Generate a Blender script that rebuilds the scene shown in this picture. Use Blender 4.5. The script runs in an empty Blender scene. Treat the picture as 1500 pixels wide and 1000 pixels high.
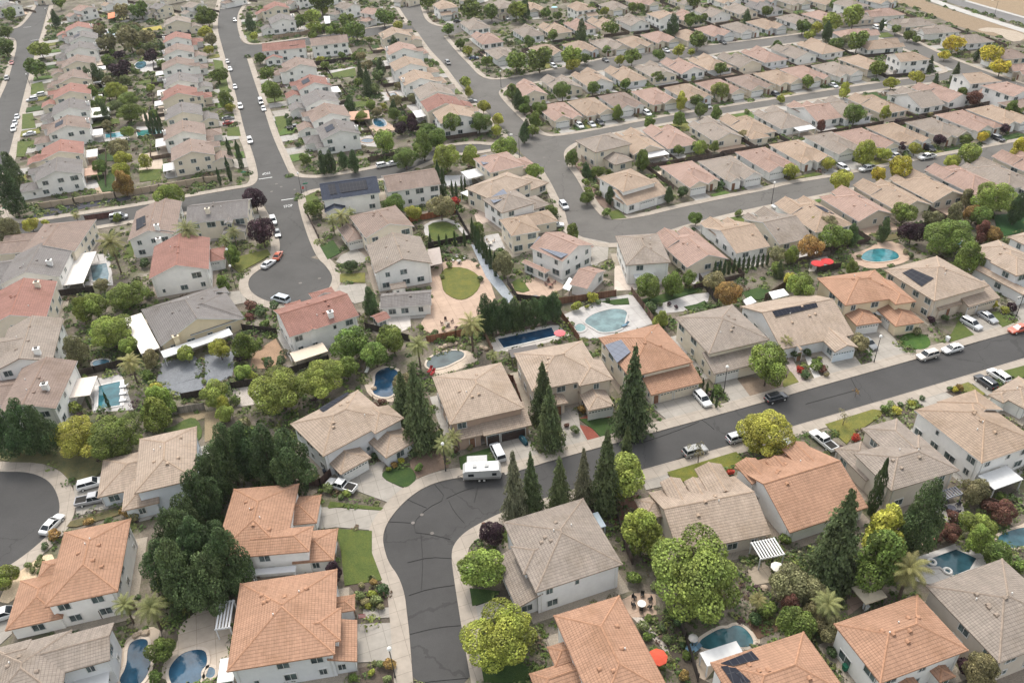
import bpy, math, random
from mathutils import Vector, Matrix
from mathutils.geometry import tessellate_polygon
RND = random.Random(7)
SC = bpy.context.scene
COL = SC.collection
R = math.radians
# ------------------------------------------------------------------ camera model (28 mm equivalent, drone 100 m up)
FPX, TH, HC = 1167.0, R(34.5), 100.0
RL = math.atan2(85, 1710)
CR, SR = math.cos(RL), math.sin(RL)
FW = Vector((0, math.cos(TH), -math.sin(TH)))
RT0 = Vector((1, 0, 0))
DN0 = Vector((0, -math.sin(TH), -math.cos(TH)))
CAM = Vector((0, 0, HC))
def G(x, y, z=0.0):
    """point of the place at height z seen at photo pixel x, y (1500 x 1000)"""
    u, v = x - 750, y - 500
    r = FW * FPX + RT0 * (u * CR - v * SR) + DN0 * (u * SR + v * CR)
    t = (z - HC) / r.z
    return Vector((r.x * t, r.y * t, z))
def PX(p):
    d = Vector(p) - CAM
    zc = d.dot(FW)
    a, b = FPX * d.dot(RT0) / zc, FPX * d.dot(DN0) / zc
    return 750 + a * CR + b * SR, 500 - a * SR + b * CR
def PPM(p):
    return FPX / (Vector(p) - CAM).dot(FW)
def ANG(x1, y1, x2, y2):
    d = G(x2, y2) - G(x1, y1)
    return math.atan2(d.y, d.x)
# ------------------------------------------------------------------ registry for labels
THINGS = []
ANCH = []          # (pixel x, pixel y, short reference)
def tag(o, label=None, cat=None, group=None, kind=None):
    if label: o['label'] = label
    if cat: o['category'] = cat
    if group: o['group'] = group
    if kind: o['kind'] = kind
    return o
def thing(name, loc=(0, 0, 0), rz=0.0):
    o = bpy.data.objects.new(name, None)
    o.empty_display_size = 0.5
    COL.objects.link(o)
    o.location = loc
    o.rotation_euler = (0, 0, rz)
    return o
def link(name, me, parent=None, color=None, loc=None, rz=None, scale=None):
    o = bpy.data.objects.new(name, me)
    COL.objects.link(o)
    if parent: o.parent = parent
    if color: o.color = (color[0], color[1], color[2], 1)
    if loc is not None: o.location = loc
    if rz is not None: o.rotation_euler = (0, 0, rz)
    if scale is not None: o.scale = scale
    return o
ORD = ['', 'first', 'second', 'third', 'fourth', 'fifth', 'sixth', 'seventh', 'eighth', 'ninth', 'tenth', 'eleventh', 'twelfth', 'thirteenth', 'fourteenth', 'fifteenth', 'sixteenth', 'seventeenth', 'eighteenth', 'nineteenth', 'twentieth', 'twenty-first', 'twenty-second', 'twenty-third', 'twenty-fourth', 'twenty-fifth']
NUM = ['zero', 'one', 'two', 'three', 'four', 'five', 'six', 'seven', 'eight', 'nine', 'ten', 'eleven', 'twelve', 'thirteen', 'fourteen', 'fifteen', 'sixteen', 'seventeen', 'eighteen', 'nineteen', 'twenty', 'twenty-one', 'twenty-two', 'twenty-three', 'twenty-four', 'twenty-five']
PENDING = []       # (object, description, plural, px, py)
def later(o, desc, plural, px, py, cat, group=None):
    o['category'] = cat
    if group: o['group'] = group
    PENDING.append((o, desc, plural, px, py))
def fit(s):
    w = s.split()
    for k in ('small', 'round', 'rounded', 'large', 'short', 'tall', 'dense', 'brown', 'slim'):
        if len(w) > 16 and k in w: w.remove(k)
    return ' '.join(w)
def resolve_labels():
    groups = {}
    for o, desc, plural, px, py in PENDING:
        best, bd = None, 1e9
        for a in ANCH:
            # weight so that "beside" is judged in metres on the ground, not in pixels
            d = math.hypot((px - a[0]), (py - a[1]) * 1.35) / (0.35 + 0.65 * max(0.2, (py + 320) / 820))
            if d < bd: best, bd = a, d
        dx, dy = px - best[0], py - best[1]
        if abs(dx) > abs(dy) * 1.1: rel = 'right of' if dx > 0 else 'left of'
        else: rel = 'below' if dy > 0 else 'behind'
        groups.setdefault((desc, plural, rel, best[2]), []).append((px, py, o))
    for (desc, plural, rel, ref), lst in groups.items():
        n = len(lst)
        if n == 1:
            lst[0][2]['label'] = '%s %s the %s' % (desc, rel, ref)
            continue
        xs = [l[0] for l in lst]; ys = [l[1] for l in lst]
        hor = (max(xs) - min(xs)) >= (max(ys) - min(ys)) * 0.6
        lst.sort(key=lambda l: l[0] if hor else l[1])
        first, last = ('leftmost', 'rightmost') if hor else ('topmost', 'lowest')
        side = 'left' if hor else 'top'
        for i, l in enumerate(lst):
            pre = first if i == 0 else last if i == n - 1 else ('middle' if n == 3 else ORD[i + 1])
            if n > 3 and 0 < i < n - 1:
                l[2]['label'] = fit('%s from %s of %s %s %s the %s' % (ORD[i + 1], side, NUM[n], plural, rel, ref))
            else:
                l[2]['label'] = fit('%s of %s %s %s the %s' % (pre, NUM[n], plural, rel, ref))
# ------------------------------------------------------------------ materials
def newmat(name):
    m = bpy.data.materials.new(name)
    m.use_nodes = True
    nt = m.node_tree
    return m, nt, nt.nodes['Principled BSDF']
def N(nt, t, **kw):
    n = nt.nodes.new(t)
    for k, v in kw.items():
        if k.startswith('_'): n.inputs[k[1:]].default_value = v
        else: setattr(n, k, v)
    return n
def mixc(nt, a, b, fac, blend='MIX'):
    n = nt.nodes.new('ShaderNodeMix')
    n.data_type = 'RGBA'; n.blend_type = blend
    for s, v in ((6, a), (7, b), (0, fac)):
        if hasattr(v, 'is_output'): nt.links.new(v, n.inputs[s])
        elif isinstance(v, (int, float)): n.inputs[s].default_value = v
        else: n.inputs[s].default_value = (v[0], v[1], v[2], 1)
    return n.outputs[2]
def math_n(nt, op, a, b=None, c=None, clamp=False):
    n = nt.nodes.new('ShaderNodeMath'); n.operation = op; n.use_clamp = clamp
    for i, v in enumerate((a, b, c)):
        if v is None: continue
        if hasattr(v, 'is_output'): nt.links.new(v, n.inputs[i])
        else: n.inputs[i].default_value = v
    return n.outputs[0]
def noise(nt, vec, scale, detail=3, rough=0.6):
    n = N(nt, 'ShaderNodeTexNoise', _Scale=scale, _Detail=detail, _Roughness=rough)
    if vec is not None: nt.links.new(vec, n.inputs['Vector'])
    return n.outputs['Fac']
def ramp(nt, fac, stops):
    n = nt.nodes.new('ShaderNodeValToRGB')
    e = n.color_ramp.elements
    while len(e) < len(stops): e.new(0.5)
    for el, (p, c) in zip(e, stops):
        el.position = p
        el.color = (c, c, c, 1) if isinstance(c, (int, float)) else (c[0], c[1], c[2], 1)
    nt.links.new(fac, n.inputs[0])
    return n.outputs[0]
def objcoord(nt): return nt.nodes.new('ShaderNodeTexCoord').outputs['Object']
def geopos(nt): return nt.nodes.new('ShaderNodeNewGeometry').outputs['Position']
def objcolor(nt): return nt.nodes.new('ShaderNodeObjectInfo').outputs['Color']
def setc(nt, b, col, rough=0.8):
    if hasattr(col, 'is_output'): nt.links.new(col, b.inputs['Base Color'])
    else: b.inputs['Base Color'].default_value = (col[0], col[1], col[2], 1)
    b.inputs['Roughness'].default_value = rough
    if 'Specular IOR Level' in b.inputs: b.inputs['Specular IOR Level'].default_value = 0.25
def bump(nt, b, h, strength=0.4, dist=0.1):
    n = N(nt, 'ShaderNodeBump', _Strength=strength, _Distance=dist)
    nt.links.new(h, n.inputs['Height'])
    nt.links.new(n.outputs[0], b.inputs['Normal'])
def plain(name, col, rough=0.7, var=0.0, scale=2.0, objc=False, metal=0.0):
    m, nt, b = newmat(name)
    c = objcolor(nt) if objc else col
    if var > 0:
        f = noise(nt, geopos(nt), scale, 4)
        v = ramp(nt, f, [(0.3, 1 - var), (0.7, 1 + var * 0.5)])
        c = mixc(nt, c, v, 1.0, 'MULTIPLY')
    setc(nt, b, c, rough)
    b.inputs['Metallic'].default_value = metal
    return m
MAT = {}
def build_materials():
    # --- roof tiles: courses and columns from the tile UVs (metres)
    m, nt, b = newmat('roof_tiles')
    uv = nt.nodes.new('ShaderNodeUVMap').outputs[0]
    sep = nt.nodes.new('ShaderNodeSeparateXYZ'); nt.links.new(uv, sep.inputs[0])
    u = math_n(nt, 'DIVIDE', sep.outputs[0], 0.34); v = math_n(nt, 'DIVIDE', sep.outputs[1], 0.46)
    fu = math_n(nt, 'FRACT', u); fv = math_n(nt, 'FRACT', v)
    cu = math_n(nt, 'FLOOR', u); cv = math_n(nt, 'FLOOR', v)
    cmb = nt.nodes.new('ShaderNodeCombineXYZ'); nt.links.new(cu, cmb.inputs[0]); nt.links.new(cv, cmb.inputs[1])
    wn = N(nt, 'ShaderNodeTexWhiteNoise', noise_dimensions='2D'); nt.links.new(cmb.outputs[0], wn.inputs['Vector'])
    per = math_n(nt, 'MULTIPLY_ADD', wn.outputs['Value'], 0.16, 0.92)
    big = ramp(nt, noise(nt, geopos(nt), 0.35, 5, 0.65), [(0.3, 0.9), (0.7, 1.08)])
    streak_m = nt.nodes.new('ShaderNodeMapping'); streak_m.inputs['Scale'].default_value = (1.6, 0.12, 1)
    nt.links.new(uv, streak_m.inputs[0])
    streak = ramp(nt, noise(nt, streak_m.outputs[0], 1.0, 4), [(0.35, 0.9), (0.65, 1.05)])
    c = mixc(nt, objcolor(nt), per, 1.0, 'MULTIPLY')
    c = mixc(nt, c, big, 1.0, 'MULTIPLY'); c = mixc(nt, c, streak, 1.0, 'MULTIPLY')
    st = ramp(nt, noise(nt, geopos(nt), 0.16, 4, 0.6), [(0.52, 0.0), (0.68, 1.0)])
    c = mixc(nt, c, mixc(nt, c, (0.62, 0.56, 0.46), 1.0, 'MULTIPLY'), math_n(nt, 'MULTIPLY', st, 0.4))
    lap_shade = ramp(nt, fv, [(0.0, 0.68), (0.12, 0.72), (0.22, 1.0)])      # shadow line under each tile lap, painted into the colour
    c = mixc(nt, c, lap_shade, 1.0, 'MULTIPLY')
    setc(nt, b, c, 0.85)
    h = math_n(nt, 'SUBTRACT', 1.0, fv)
    wv = math_n(nt, 'SINE', math_n(nt, 'MULTIPLY', fu, math.pi))
    hh = math_n(nt, 'MULTIPLY_ADD', wv, 0.5, h)
    bump(nt, b, hh, 0.7, 0.10)
    MAT['roof'] = m
    m, nt, b = newmat('ridge_tiles')
    c = mixc(nt, objcolor(nt), (1.12, 1.06, 1.0), 1.0, 'MULTIPLY')
    f = ramp(nt, noise(nt, geopos(nt), 2.5, 2), [(0.3, 0.8), (0.7, 1.15)])
    setc(nt, b, mixc(nt, c, f, 1.0, 'MULTIPLY'), 0.85); MAT['ridge'] = m
    # --- stucco
    m, nt, b = newmat('stucco')
    f = ramp(nt, noise(nt, geopos(nt), 0.5, 5, 0.7), [(0.25, 0.88), (0.7, 1.04)])
    setc(nt, b, mixc(nt, objcolor(nt), f, 1.0, 'MULTIPLY'), 0.9)
    bump(nt, b, noise(nt, geopos(nt), 12, 2), 0.15, 0.05); MAT['wall'] = m
    MAT['trim'] = plain('white_trim', (0.62, 0.61, 0.585), 0.6, 0.06, 1.0)
    MAT['trimc'] = plain('painted_trim', None, 0.6, 0.06, 1.0, objc=True)
    m, nt, b = newmat('window_glass'); 
    f = ramp(nt, noise(nt, geopos(nt), 0.8, 2), [(0.35, (0.03, 0.04, 0.045)), (0.65, (0.13, 0.17, 0.17))])
    setc(nt, b, f, 0.12); b.inputs['Specular IOR Level'].default_value = 0.6; MAT['glass'] = m
    MAT['car_glass'] = plain('car_glass', (0.02, 0.025, 0.03), 0.08)
    MAT['dark'] = plain('dark_opening', (0.02, 0.018, 0.016), 0.8)
    # --- leaves: tint of the tree, a light / dark value per leaf clump
    m, nt, b = newmat('leaves')
    at = N(nt, 'ShaderNodeAttribute', attribute_name='tone')
    f = at.outputs['Fac']
    oi = nt.nodes.new('ShaderNodeObjectInfo')
    c = mixc(nt, oi.outputs['Color'], f, 1.0, 'MULTIPLY')
    hs = N(nt, 'ShaderNodeHueSaturation'); nt.links.new(c, hs.inputs['Color'])
    hv = math_n(nt, 'MULTIPLY_ADD', noise(nt, geopos(nt), 0.35, 2), 0.06, 0.47)
    nt.links.new(hv, hs.inputs['Hue'])
    setc(nt, b, hs.outputs[0], 0.7)
    tr = N(nt, 'ShaderNodeBsdfTranslucent'); nt.links.new(hs.outputs[0], tr.inputs['Color'])
    mx = N(nt, 'ShaderNodeMixShader', _Fac=0.22)
    nt.links.new(b.outputs[0], mx.inputs[1]); nt.links.new(tr.outputs[0], mx.inputs[2])
    nt.links.new(mx.outputs[0], nt.nodes['Material Output'].inputs['Surface'])
    MAT['leaf'] = m
    MAT['bark'] = plain('bark', (0.12, 0.09, 0.07), 0.9, 0.3, 3)
    # --- ground covers
    m, nt, b = newmat('asphalt')
    p = geopos(nt)
    f = noise(nt, p, 0.08, 6, 0.7); g = noise(nt, p, 9.0, 3, 0.8)
    c = mixc(nt, objcolor(nt), ramp(nt, f, [(0.3, 0.82), (0.7, 1.18)]), 1.0, 'MULTIPLY')
    c = mixc(nt, c, ramp(nt, g, [(0.3, 0.85), (0.7, 1.15)]), 1.0, 'MULTIPLY')
    vo = N(nt, 'ShaderNodeTexVoronoi', feature='DISTANCE_TO_EDGE', _Scale=0.05, _Randomness=1.0)
    wob = N(nt, 'ShaderNodeTexNoise', _Scale=0.5, _Detail=3.0); nt.links.new(p, wob.inputs['Vector'])
    vadd = N(nt, 'ShaderNodeVectorMath', operation='MULTIPLY_ADD'); nt.links.new(wob.outputs['Color'], vadd.inputs[0])
    vadd.inputs[1].default_value = (3, 3, 0); nt.links.new(p, vadd.inputs[2]); nt.links.new(vadd.outputs[0], vo.inputs['Vector'])
    crack = math_n(nt, 'LESS_THAN', vo.outputs['Distance'], 0.0045)
    c = mixc(nt, c, mixc(nt, c, (0.35, 0.35, 0.35), 1.0, 'MULTIPLY'), math_n(nt, 'MULTIPLY', crack, 0.35))
    setc(nt, b, c, 0.9); MAT['asphalt'] = m
    m, nt, b = newmat('concrete')
    p = geopos(nt)
    mp = N(nt, 'ShaderNodeMapping'); mp.inputs['Rotation'].default_value = (0, 0, R(-18)); nt.links.new(p, mp.inputs[0])
    br = N(nt, 'ShaderNodeTexBrick', offset=0.0, _Scale=1.0)
    br.inputs['Mortar Size'].default_value = 0.035; br.inputs['Brick Width'].default_value = 2.6; br.inputs['Row Height'].default_value = 2.6
    br.inputs['Color1'].default_value = (1, 1, 1, 1); br.inputs['Color2'].default_value = (0.92, 0.92, 0.92, 1); br.inputs['Mortar'].default_value = (0.62, 0.6, 0.58, 1)
    nt.links.new(mp.outputs[0], br.inputs['Vector'])
    c = mixc(nt, objcolor(nt), br.outputs['Color'], 1.0, 'MULTIPLY')
    c = mixc(nt, c, ramp(nt, noise(nt, p, 0.4, 6, 0.7), [(0.3, 0.8), (0.7, 1.08)]), 1.0, 'MULTIPLY')
    setc(nt, b, c, 0.9); MAT['concrete'] = m
    m, nt, b = newmat('grass')
    p = geopos(nt)
    c = mixc(nt, objcolor(nt), ramp(nt, noise(nt, p, 0.45, 6, 0.75), [(0.28, (0.62, 0.72, 0.7)), (0.5, 1.0), (0.75, (1.45, 1.2, 1.0))]), 1.0, 'MULTIPLY')
    c = mixc(nt, c, ramp(nt, noise(nt, p, 5.0, 3, 0.8), [(0.3, 0.72), (0.7, 1.25)]), 1.0, 'MULTIPLY')
    setc(nt, b, c, 0.95); bump(nt, b, noise(nt, p, 8, 3), 0.5, 0.15); MAT['grass'] = m
    m, nt, b = newmat('soil')
    p = geopos(nt)
    c = ramp(nt, noise(nt, p, 0.11, 7, 0.72), [(0.3, (0.055, 0.047, 0.038)), (0.45, (0.11, 0.092, 0.072)), (0.57, (0.185, 0.157, 0.125)), (0.7, (0.28, 0.25, 0.21))])
    gr = ramp(nt, noise(nt, p, 0.25, 5, 0.7), [(0.46, 0.0), (0.6, 1.0)])
    c = mixc(nt, c, (0.075, 0.09, 0.03), math_n(nt, 'MULTIPLY', gr, 0.55))
    c = mixc(nt, c, ramp(nt, noise(nt, p, 3.0, 4, 0.8), [(0.3, 0.65), (0.7, 1.3)]), 1.0, 'MULTIPLY')
    setc(nt, b, c, 0.95); bump(nt, b, noise(nt, p, 4, 4), 0.6, 0.2); MAT['soil'] = m
    m, nt, b = newmat('loose_ground')        # gravel, bark, dirt: tint of the object
    p = geopos(nt)
    c = mixc(nt, objcolor(nt), ramp(nt, noise(nt, p, 0.5, 6, 0.75), [(0.3, 0.84), (0.7, 1.12)]), 1.0, 'MULTIPLY')
    c = mixc(nt, c, ramp(nt, noise(nt, p, 6.0, 3, 0.8), [(0.3, 0.7), (0.7, 1.3)]), 1.0, 'MULTIPLY')
    setc(nt, b, c, 0.95); bump(nt, b, noise(nt, p, 7, 3), 0.5, 0.12); MAT['loose'] = m
    m, nt, b = newmat('pool_water')
    p = geopos(nt)
    c = mixc(nt, objcolor(nt), ramp(nt, noise(nt, p, 0.35, 3, 0.6), [(0.35, 0.6), (0.65, 1.3)]), 1.0, 'MULTIPLY')
    c = mixc(nt, c, (0.72, 0.74, 0.76), 1.0, 'MULTIPLY')
    setc(nt, b, c, 0.03); b.inputs['Specular IOR Level'].default_value = 0.32
    bump(nt, b, noise(nt, p, 1.6, 3), 0.16, 0.1); MAT['water'] = m
    m, nt, b = newmat('car_paint'); setc(nt, b, objcolor(nt), 0.28); b.inputs['Coat Weight'].default_value = 0.6
    b.inputs['Specular IOR Level'].default_value = 0.5; MAT['paint'] = m
    MAT['rubber'] = plain('tyre_rubber', (0.018, 0.018, 0.018), 0.85)
    MAT['lens'] = plain('headlight_lens', (0.75, 0.75, 0.72), 0.15)
    MAT['tail'] = plain('tail_lens', (0.35, 0.02, 0.02), 0.2)
    m, nt, b = newmat('fence_boards')
    f = N(nt, 'ShaderNodeUVMap').outputs[0]
    sep = nt.nodes.new('ShaderNodeSeparateXYZ'); nt.links.new(f, sep.inputs[0])
    cu = math_n(nt, 'FLOOR', math_n(nt, 'DIVIDE', sep.outputs[0], 0.16))
    wn = N(nt, 'ShaderNodeTexWhiteNoise', noise_dimensions='1D'); nt.links.new(cu, wn.inputs['W'])
    c = mixc(nt, objcolor(nt), math_n(nt, 'MULTIPLY_ADD', wn.outputs['Value'], 0.5, 0.75), 1.0, 'MULTIPLY')
    c = mixc(nt, c, ramp(nt, noise(nt, geopos(nt), 0.8, 4), [(0.3, 0.75), (0.7, 1.2)]), 1.0, 'MULTIPLY')
    setc(nt, b, c, 0.9); MAT['fence'] = m
    m, nt, b = newmat('solar_cells')
    uv = nt.nodes.new('ShaderNodeUVMap').outputs[0]
    br = N(nt, 'ShaderNodeTexBrick', offset=0.0, _Scale=1.0)
    br.inputs['Mortar Size'].default_value = 0.03; br.inputs['Brick Width'].default_value = 1.0; br.inputs['Row Height'].default_value = 1.65
    br.inputs['Mortar'].default_value = (0.07, 0.07, 0.075, 1)
    nt.links.new(uv, br.inputs['Vector']); oc = objcolor(nt)
    nt.links.new(oc, br.inputs['Color1']); nt.links.new(oc, br.inputs['Color2'])
    setc(nt, b, br.outputs['Color'], 0.5); b.inputs['Specular IOR Level'].default_value = 0.05; MAT['solar'] = m
    MAT['pole'] = plain('lamp_pole', (0.035, 0.035, 0.035), 0.5)
    MAT['globe'] = plain('lamp_globe', (0.75, 0.74, 0.7), 0.3)
    MAT['line'] = plain('road_paint', (0.62, 0.62, 0.6), 0.8, 0.25, 2.0)
    MAT['cloth'] = plain('cloth', None, 0.85, 0.08, 2.0, objc=True)
    MAT['green_sign'] = plain('green_sign', (0.02, 0.22, 0.12), 0.5)
    MAT['red_sign'] = plain('red_sign', (0.5, 0.02, 0.02), 0.5)
    MAT['iron'] = plain('cast_iron', (0.13, 0.12, 0.11), 0.7, 0.2, 3)
build_materials()
BLK = []           # ground polygons where no ground cover grows
# ------------------------------------------------------------------ mesh builder
class MB:
    def __init__(s): s.v = []; s.f = []; s.m = []; s.uv = []
    def face(s, pts, mat=0, uvs=None):
        i = len(s.v); s.v += [tuple(p) for p in pts]; s.f.append(tuple(range(i, i + len(pts)))); s.m.append(mat)
        if uvs is None:
            a, b, c = (Vector(pts[0]), Vector(pts[1]), Vector(pts[2]))
            n = (b - a).cross(c - a)
            if n.length < 1e-9: n = Vector((0, 0, 1))
            n.normalize()
            if abs(n.z) > 0.98: ux, vx = Vector((1, 0, 0)), Vector((0, 1, 0))
            else:
                ux = Vector((0, 0, 1)).cross(n).normalized(); vx = n.cross(ux)
            uvs = [(Vector(p).dot(ux), Vector(p).dot(vx)) for p in pts]
        s.uv += uvs
    def box(s, x0, x1, y0, y1, z0, z1, mat=0, bottom=True):
        p = [(x0, y0, z0), (x1, y0, z0), (x1, y1, z0), (x0, y1, z0), (x0, y0, z1), (x1, y0, z1), (x1, y1, z1), (x0, y1, z1)]
        for q in ((4, 5, 6, 7), (0, 1, 5, 4), (1, 2, 6, 5), (2, 3, 7, 6), (3, 0, 4, 7)): s.face([p[k] for k in q], mat)
        if bottom: s.face([p[k] for k in (3, 2, 1, 0)], mat)
    def tube(s, a, b, r0, r1=None, n=8, mat=0, cap=True):
        a, b = Vector(a), Vector(b); r1 = r0 if r1 is None else r1
        d = (b - a).normalized()
        x = d.orthogonal().normalized(); y = d.cross(x)
        A = [a + (x * math.cos(t) + y * math.sin(t)) * r0 for t in [2 * math.pi * k / n for k in range(n)]]
        B = [b + (x * math.cos(t) + y * math.sin(t)) * r1 for t in [2 * math.pi * k / n for k in range(n)]]
        for k in range(n): s.face([A[k], A[(k + 1) % n], B[(k + 1) % n], B[k]], mat)
        if cap: s.face(B, mat); s.face(A[::-1], mat)
    def poly(s, pts2, z, depth=0.0, mat=0, smat=None):
        """flat polygon of 2-D points at height z, with sides going down by depth"""
        tri = tessellate_polygon([[Vector((p[0], p[1], 0)) for p in pts2]])
        for t in tri:
            q = [Vector((pts2[k][0], pts2[k][1], z)) for k in t]
            if (q[1] - q[0]).cross(q[2] - q[0]).z < 0: q.reverse()
            s.face(q, mat)
        if depth > 0:
            n = len(pts2)
            ar = sum(pts2[k][0] * pts2[(k + 1) % n][1] - pts2[(k + 1) % n][0] * pts2[k][1] for k in range(n))
            o = pts2 if ar > 0 else pts2[::-1]
            for k in range(n):
                a, b = o[k], o[(k + 1) % n]
                s.face([(a[0], a[1], z - depth), (b[0], b[1], z - depth), (b[0], b[1], z), (a[0], a[1], z)], mat if smat is None else smat)
    def mesh(s, name, mats, smooth=False):
        me = bpy.data.meshes.new(name)
        me.from_pydata(s.v, [], s.f)
        for k in mats: me.materials.append(MAT[k])
        me.polygons.foreach_set('material_index', s.m)
        ul = me.uv_layers.new(name='UVMap')
        ul.data.foreach_set('uv', [c for p in s.uv for c in p])
        if smooth: me.polygons.foreach_set('use_smooth', [True] * len(s.f))
        me.update()
        return me
    def obj(s, name, mats, parent=None, color=None, **kw):
        return link(name, s.mesh(name, mats), parent, color, **kw)
# ------------------------------------------------------------------ the setting
def pts(s):
    a = [float(t) for t in s.replace(';', ' ').replace(',', ' ').split()]
    return list(zip(a[0::2], a[1::2]))
def cr5(ox, oy, s):
    """points read in a five-times enlarged crop whose corner is ox, oy"""
    return [(ox + x / 5.0, oy + y / 5.0) for x, y in pts(s)]
def smooth(p, closed=False, it=2):
    for _ in range(it):
        q = []
        n = len(p)
        rng = range(n if closed else n - 1)
        if not closed: q.append(p[0])
        for i in rng:
            a, b = p[i], p[(i + 1) % n]
            q += [(a[0] * .75 + b[0] * .25, a[1] * .75 + b[1] * .25), (a[0] * .25 + b[0] * .75, a[1] * .25 + b[1] * .75)]
        if not closed: q.append(p[-1])
        p = q
    return p
def g2(pl, z=0.0): return [tuple(G(x, y, z)[:2]) for x, y in pl]
def struct(name, mb, mats, color=None, kind='structure'):
    o = mb.obj(name, mats, None, color); o['kind'] = kind
    return o
# ground sheet
mb = MB(); mb.face([(-2500, -400, 0), (2500, -400, 0), (2500, 4500, 0), (-2500, 4500, 0)])
struct('ground', mb, ['soil'])
ASPH = (0.073, 0.070, 0.066); ASPH_D = (0.056, 0.0542, 0.0525); ASPH_L = (0.108, 0.101, 0.092)
roads = [
 ('606,1010 600,930 596,896 593,870 584,844 569,824 562,800 561,785 566,768 580,748 600,728 625,712 655,702 700,697 760,690 800,677 840,666 924,643 1081,600 1200,566 1478,488 1620,448 1620,489 1500,525 1254,598 1156,626 1076,651 948,686 800,729 738,749 704,766 680,780 664,798 661,815 664,840 670,880 678,930 692,1010', ASPH_D),
 ('330,-20 322,10 318,40 323,60 334,100 346,140 360,200 379,258 388,305 406,340 411,360 408,374 466,380 454,356 442,320 436,294 424,254 399,200 388,164 376,130 362,86 352,58 347,38 350,18 372,-20', ASPH),
 ('409,372 398,386 382,394 368,404 363,414 366,426 378,436 396,443 418,447 440,446 462,438 480,426 487,412 486,402 476,388 465,378', ASPH),
 ('379,256 366,274 300,285 200,303 100,318 0,331 -80,342 -80,364 0,352 100,338 200,322 300,306 370,297 388,304 440,290 424,252', ASPH),
 ('424,252 434,260 460,262 500,257 550,247 578,241 612,232 630,222 660,214 696,211 720,214 742,206 772,236 738,219 700,222 660,226 640,232 616,242 590,254 550,264 500,272 460,277 438,289', ASPH),
 ('350,57 360,66 384,66 540,42 600,34 612,48 540,52 384,77 362,88', ASPH),
 ('562,-25 578,0 590,20 612,48 630,74 652,96 666,116 686,140 712,164 728,180 748,202 772,236 792,244 806,266 816,286 828,310 832,332 850,348 880,356 900,357 925,353 946,317 920,321 900,323 882,318 872,308 860,290 844,260 832,245 826,232 826,222 836,212 820,200 792,198 780,190 756,168 732,142 728,130 702,112 688,96 670,78 650,54 648,40 630,36 618,22 610,-25', ASPH_L),
 ('644,38 700,30 760,24 760,30 700,38 650,56', ASPH_L),
 ('702,112 720,118 744,116 800,105 840,96 900,84 966,77 1050,66 1140,55 1200,47 1262,36 1276,44 1230,55 1200,58 1140,66 1060,77 960,92 900,101 840,110 800,118 760,124 740,128 732,142', ASPH_L),
 ('1255,37 1276,34 1300,43 1340,62 1392,86 1440,104 1500,124 1560,140 1560,160 1500,140 1430,116 1390,100 1330,74 1285,52', ASPH_L),
 ('1392,86 1400,92 1396,108 1294,121 1200,135 1110,150 1020,164 960,174 900,186 840,197 792,198 826,226 836,214 862,204 900,194 960,183 1020,173 1110,159 1200,144 1294,130 1392,117 1430,112 1440,100', ASPH_L),
 ('912,324 946,317 986,307 1028,298 1066,290 1122,279 1160,269 1200,263 1256,253 1340,236 1454,215 1500,206 1620,183 1620,205 1490,230 1372,251 1270,270 1200,286 1168,292 1090,308 1030,323 1004,330 980,338 950,347 916,356', ASPH_L),
 ('82,-20 74,0 66,26 60,50 50,84 40,120 30,160 20,200 12,232 6,250 -6,300 0,330 -60,345 -60,260 -30,220 0,144 10,124 20,90 26,62 18,54 -40,60 -40,44 20,44 36,36 60,0 66,-20', ASPH),
 ('-70,690 0,691 40,691 66,700 80,714 88,736 87,754 78,776 56,798 22,824 -10,842 -60,880 -140,900 -140,700', ASPH_D),
 ('1340,-12 1376,0 1500,38 1620,74 1620,62 1500,27 1404,0 1366,-12', (0.14, 0.135, 0.13)),
]
ROADP = []
for k, (s, c) in enumerate(roads):
    p = pts(s)
    q = g2(smooth(p, True, 1)); BLK.append(q); ROADP.append(q); mb = MB(); mb.poly(q, 0.02 + 0.004 * k)
    struct('road', mb, ['asphalt'], c)
CONC = (0.339, 0.295, 0.246)
def ribbon(pl, side, w=2.3, off=0.0, z=0.14, name='sidewalk', color=CONC, sm=2, step=True):
    w2 = g2(smooth(pl, False, sm))
    n = len(w2); A = []; B = []
    for i in range(n):
        a = w2[max(0, i - 1)]; b = w2[min(n - 1, i + 1)]
        d = Vector((b[0] - a[0], b[1] - a[1])); d.normalize()
        nr = Vector((-d.y, d.x)) * side
        p = Vector(w2[i])
        A.append(p + nr * off); B.append(p + nr * (off + w))
    mb = MB()
    for i in range(n - 1):
        a, b, c, d = A[i], A[i + 1], B[i + 1], B[i]
        q = [(a.x, a.y, z), (b.x, b.y, z), (c.x, c.y, z), (d.x, d.y, z)]
        if side < 0: q = q[::-1]
        mb.face(q); BLK.append([t[:2] for t in q])
        for s, e in ((a, b), (c, d)) if side > 0 else ((b, a), (d, c)):
            mb.face([(s.x, s.y, 0), (e.x, e.y, 0), (e.x, e.y, z), (s.x, s.y, z)])
    return struct(name, mb, ['concrete'], color)
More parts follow.
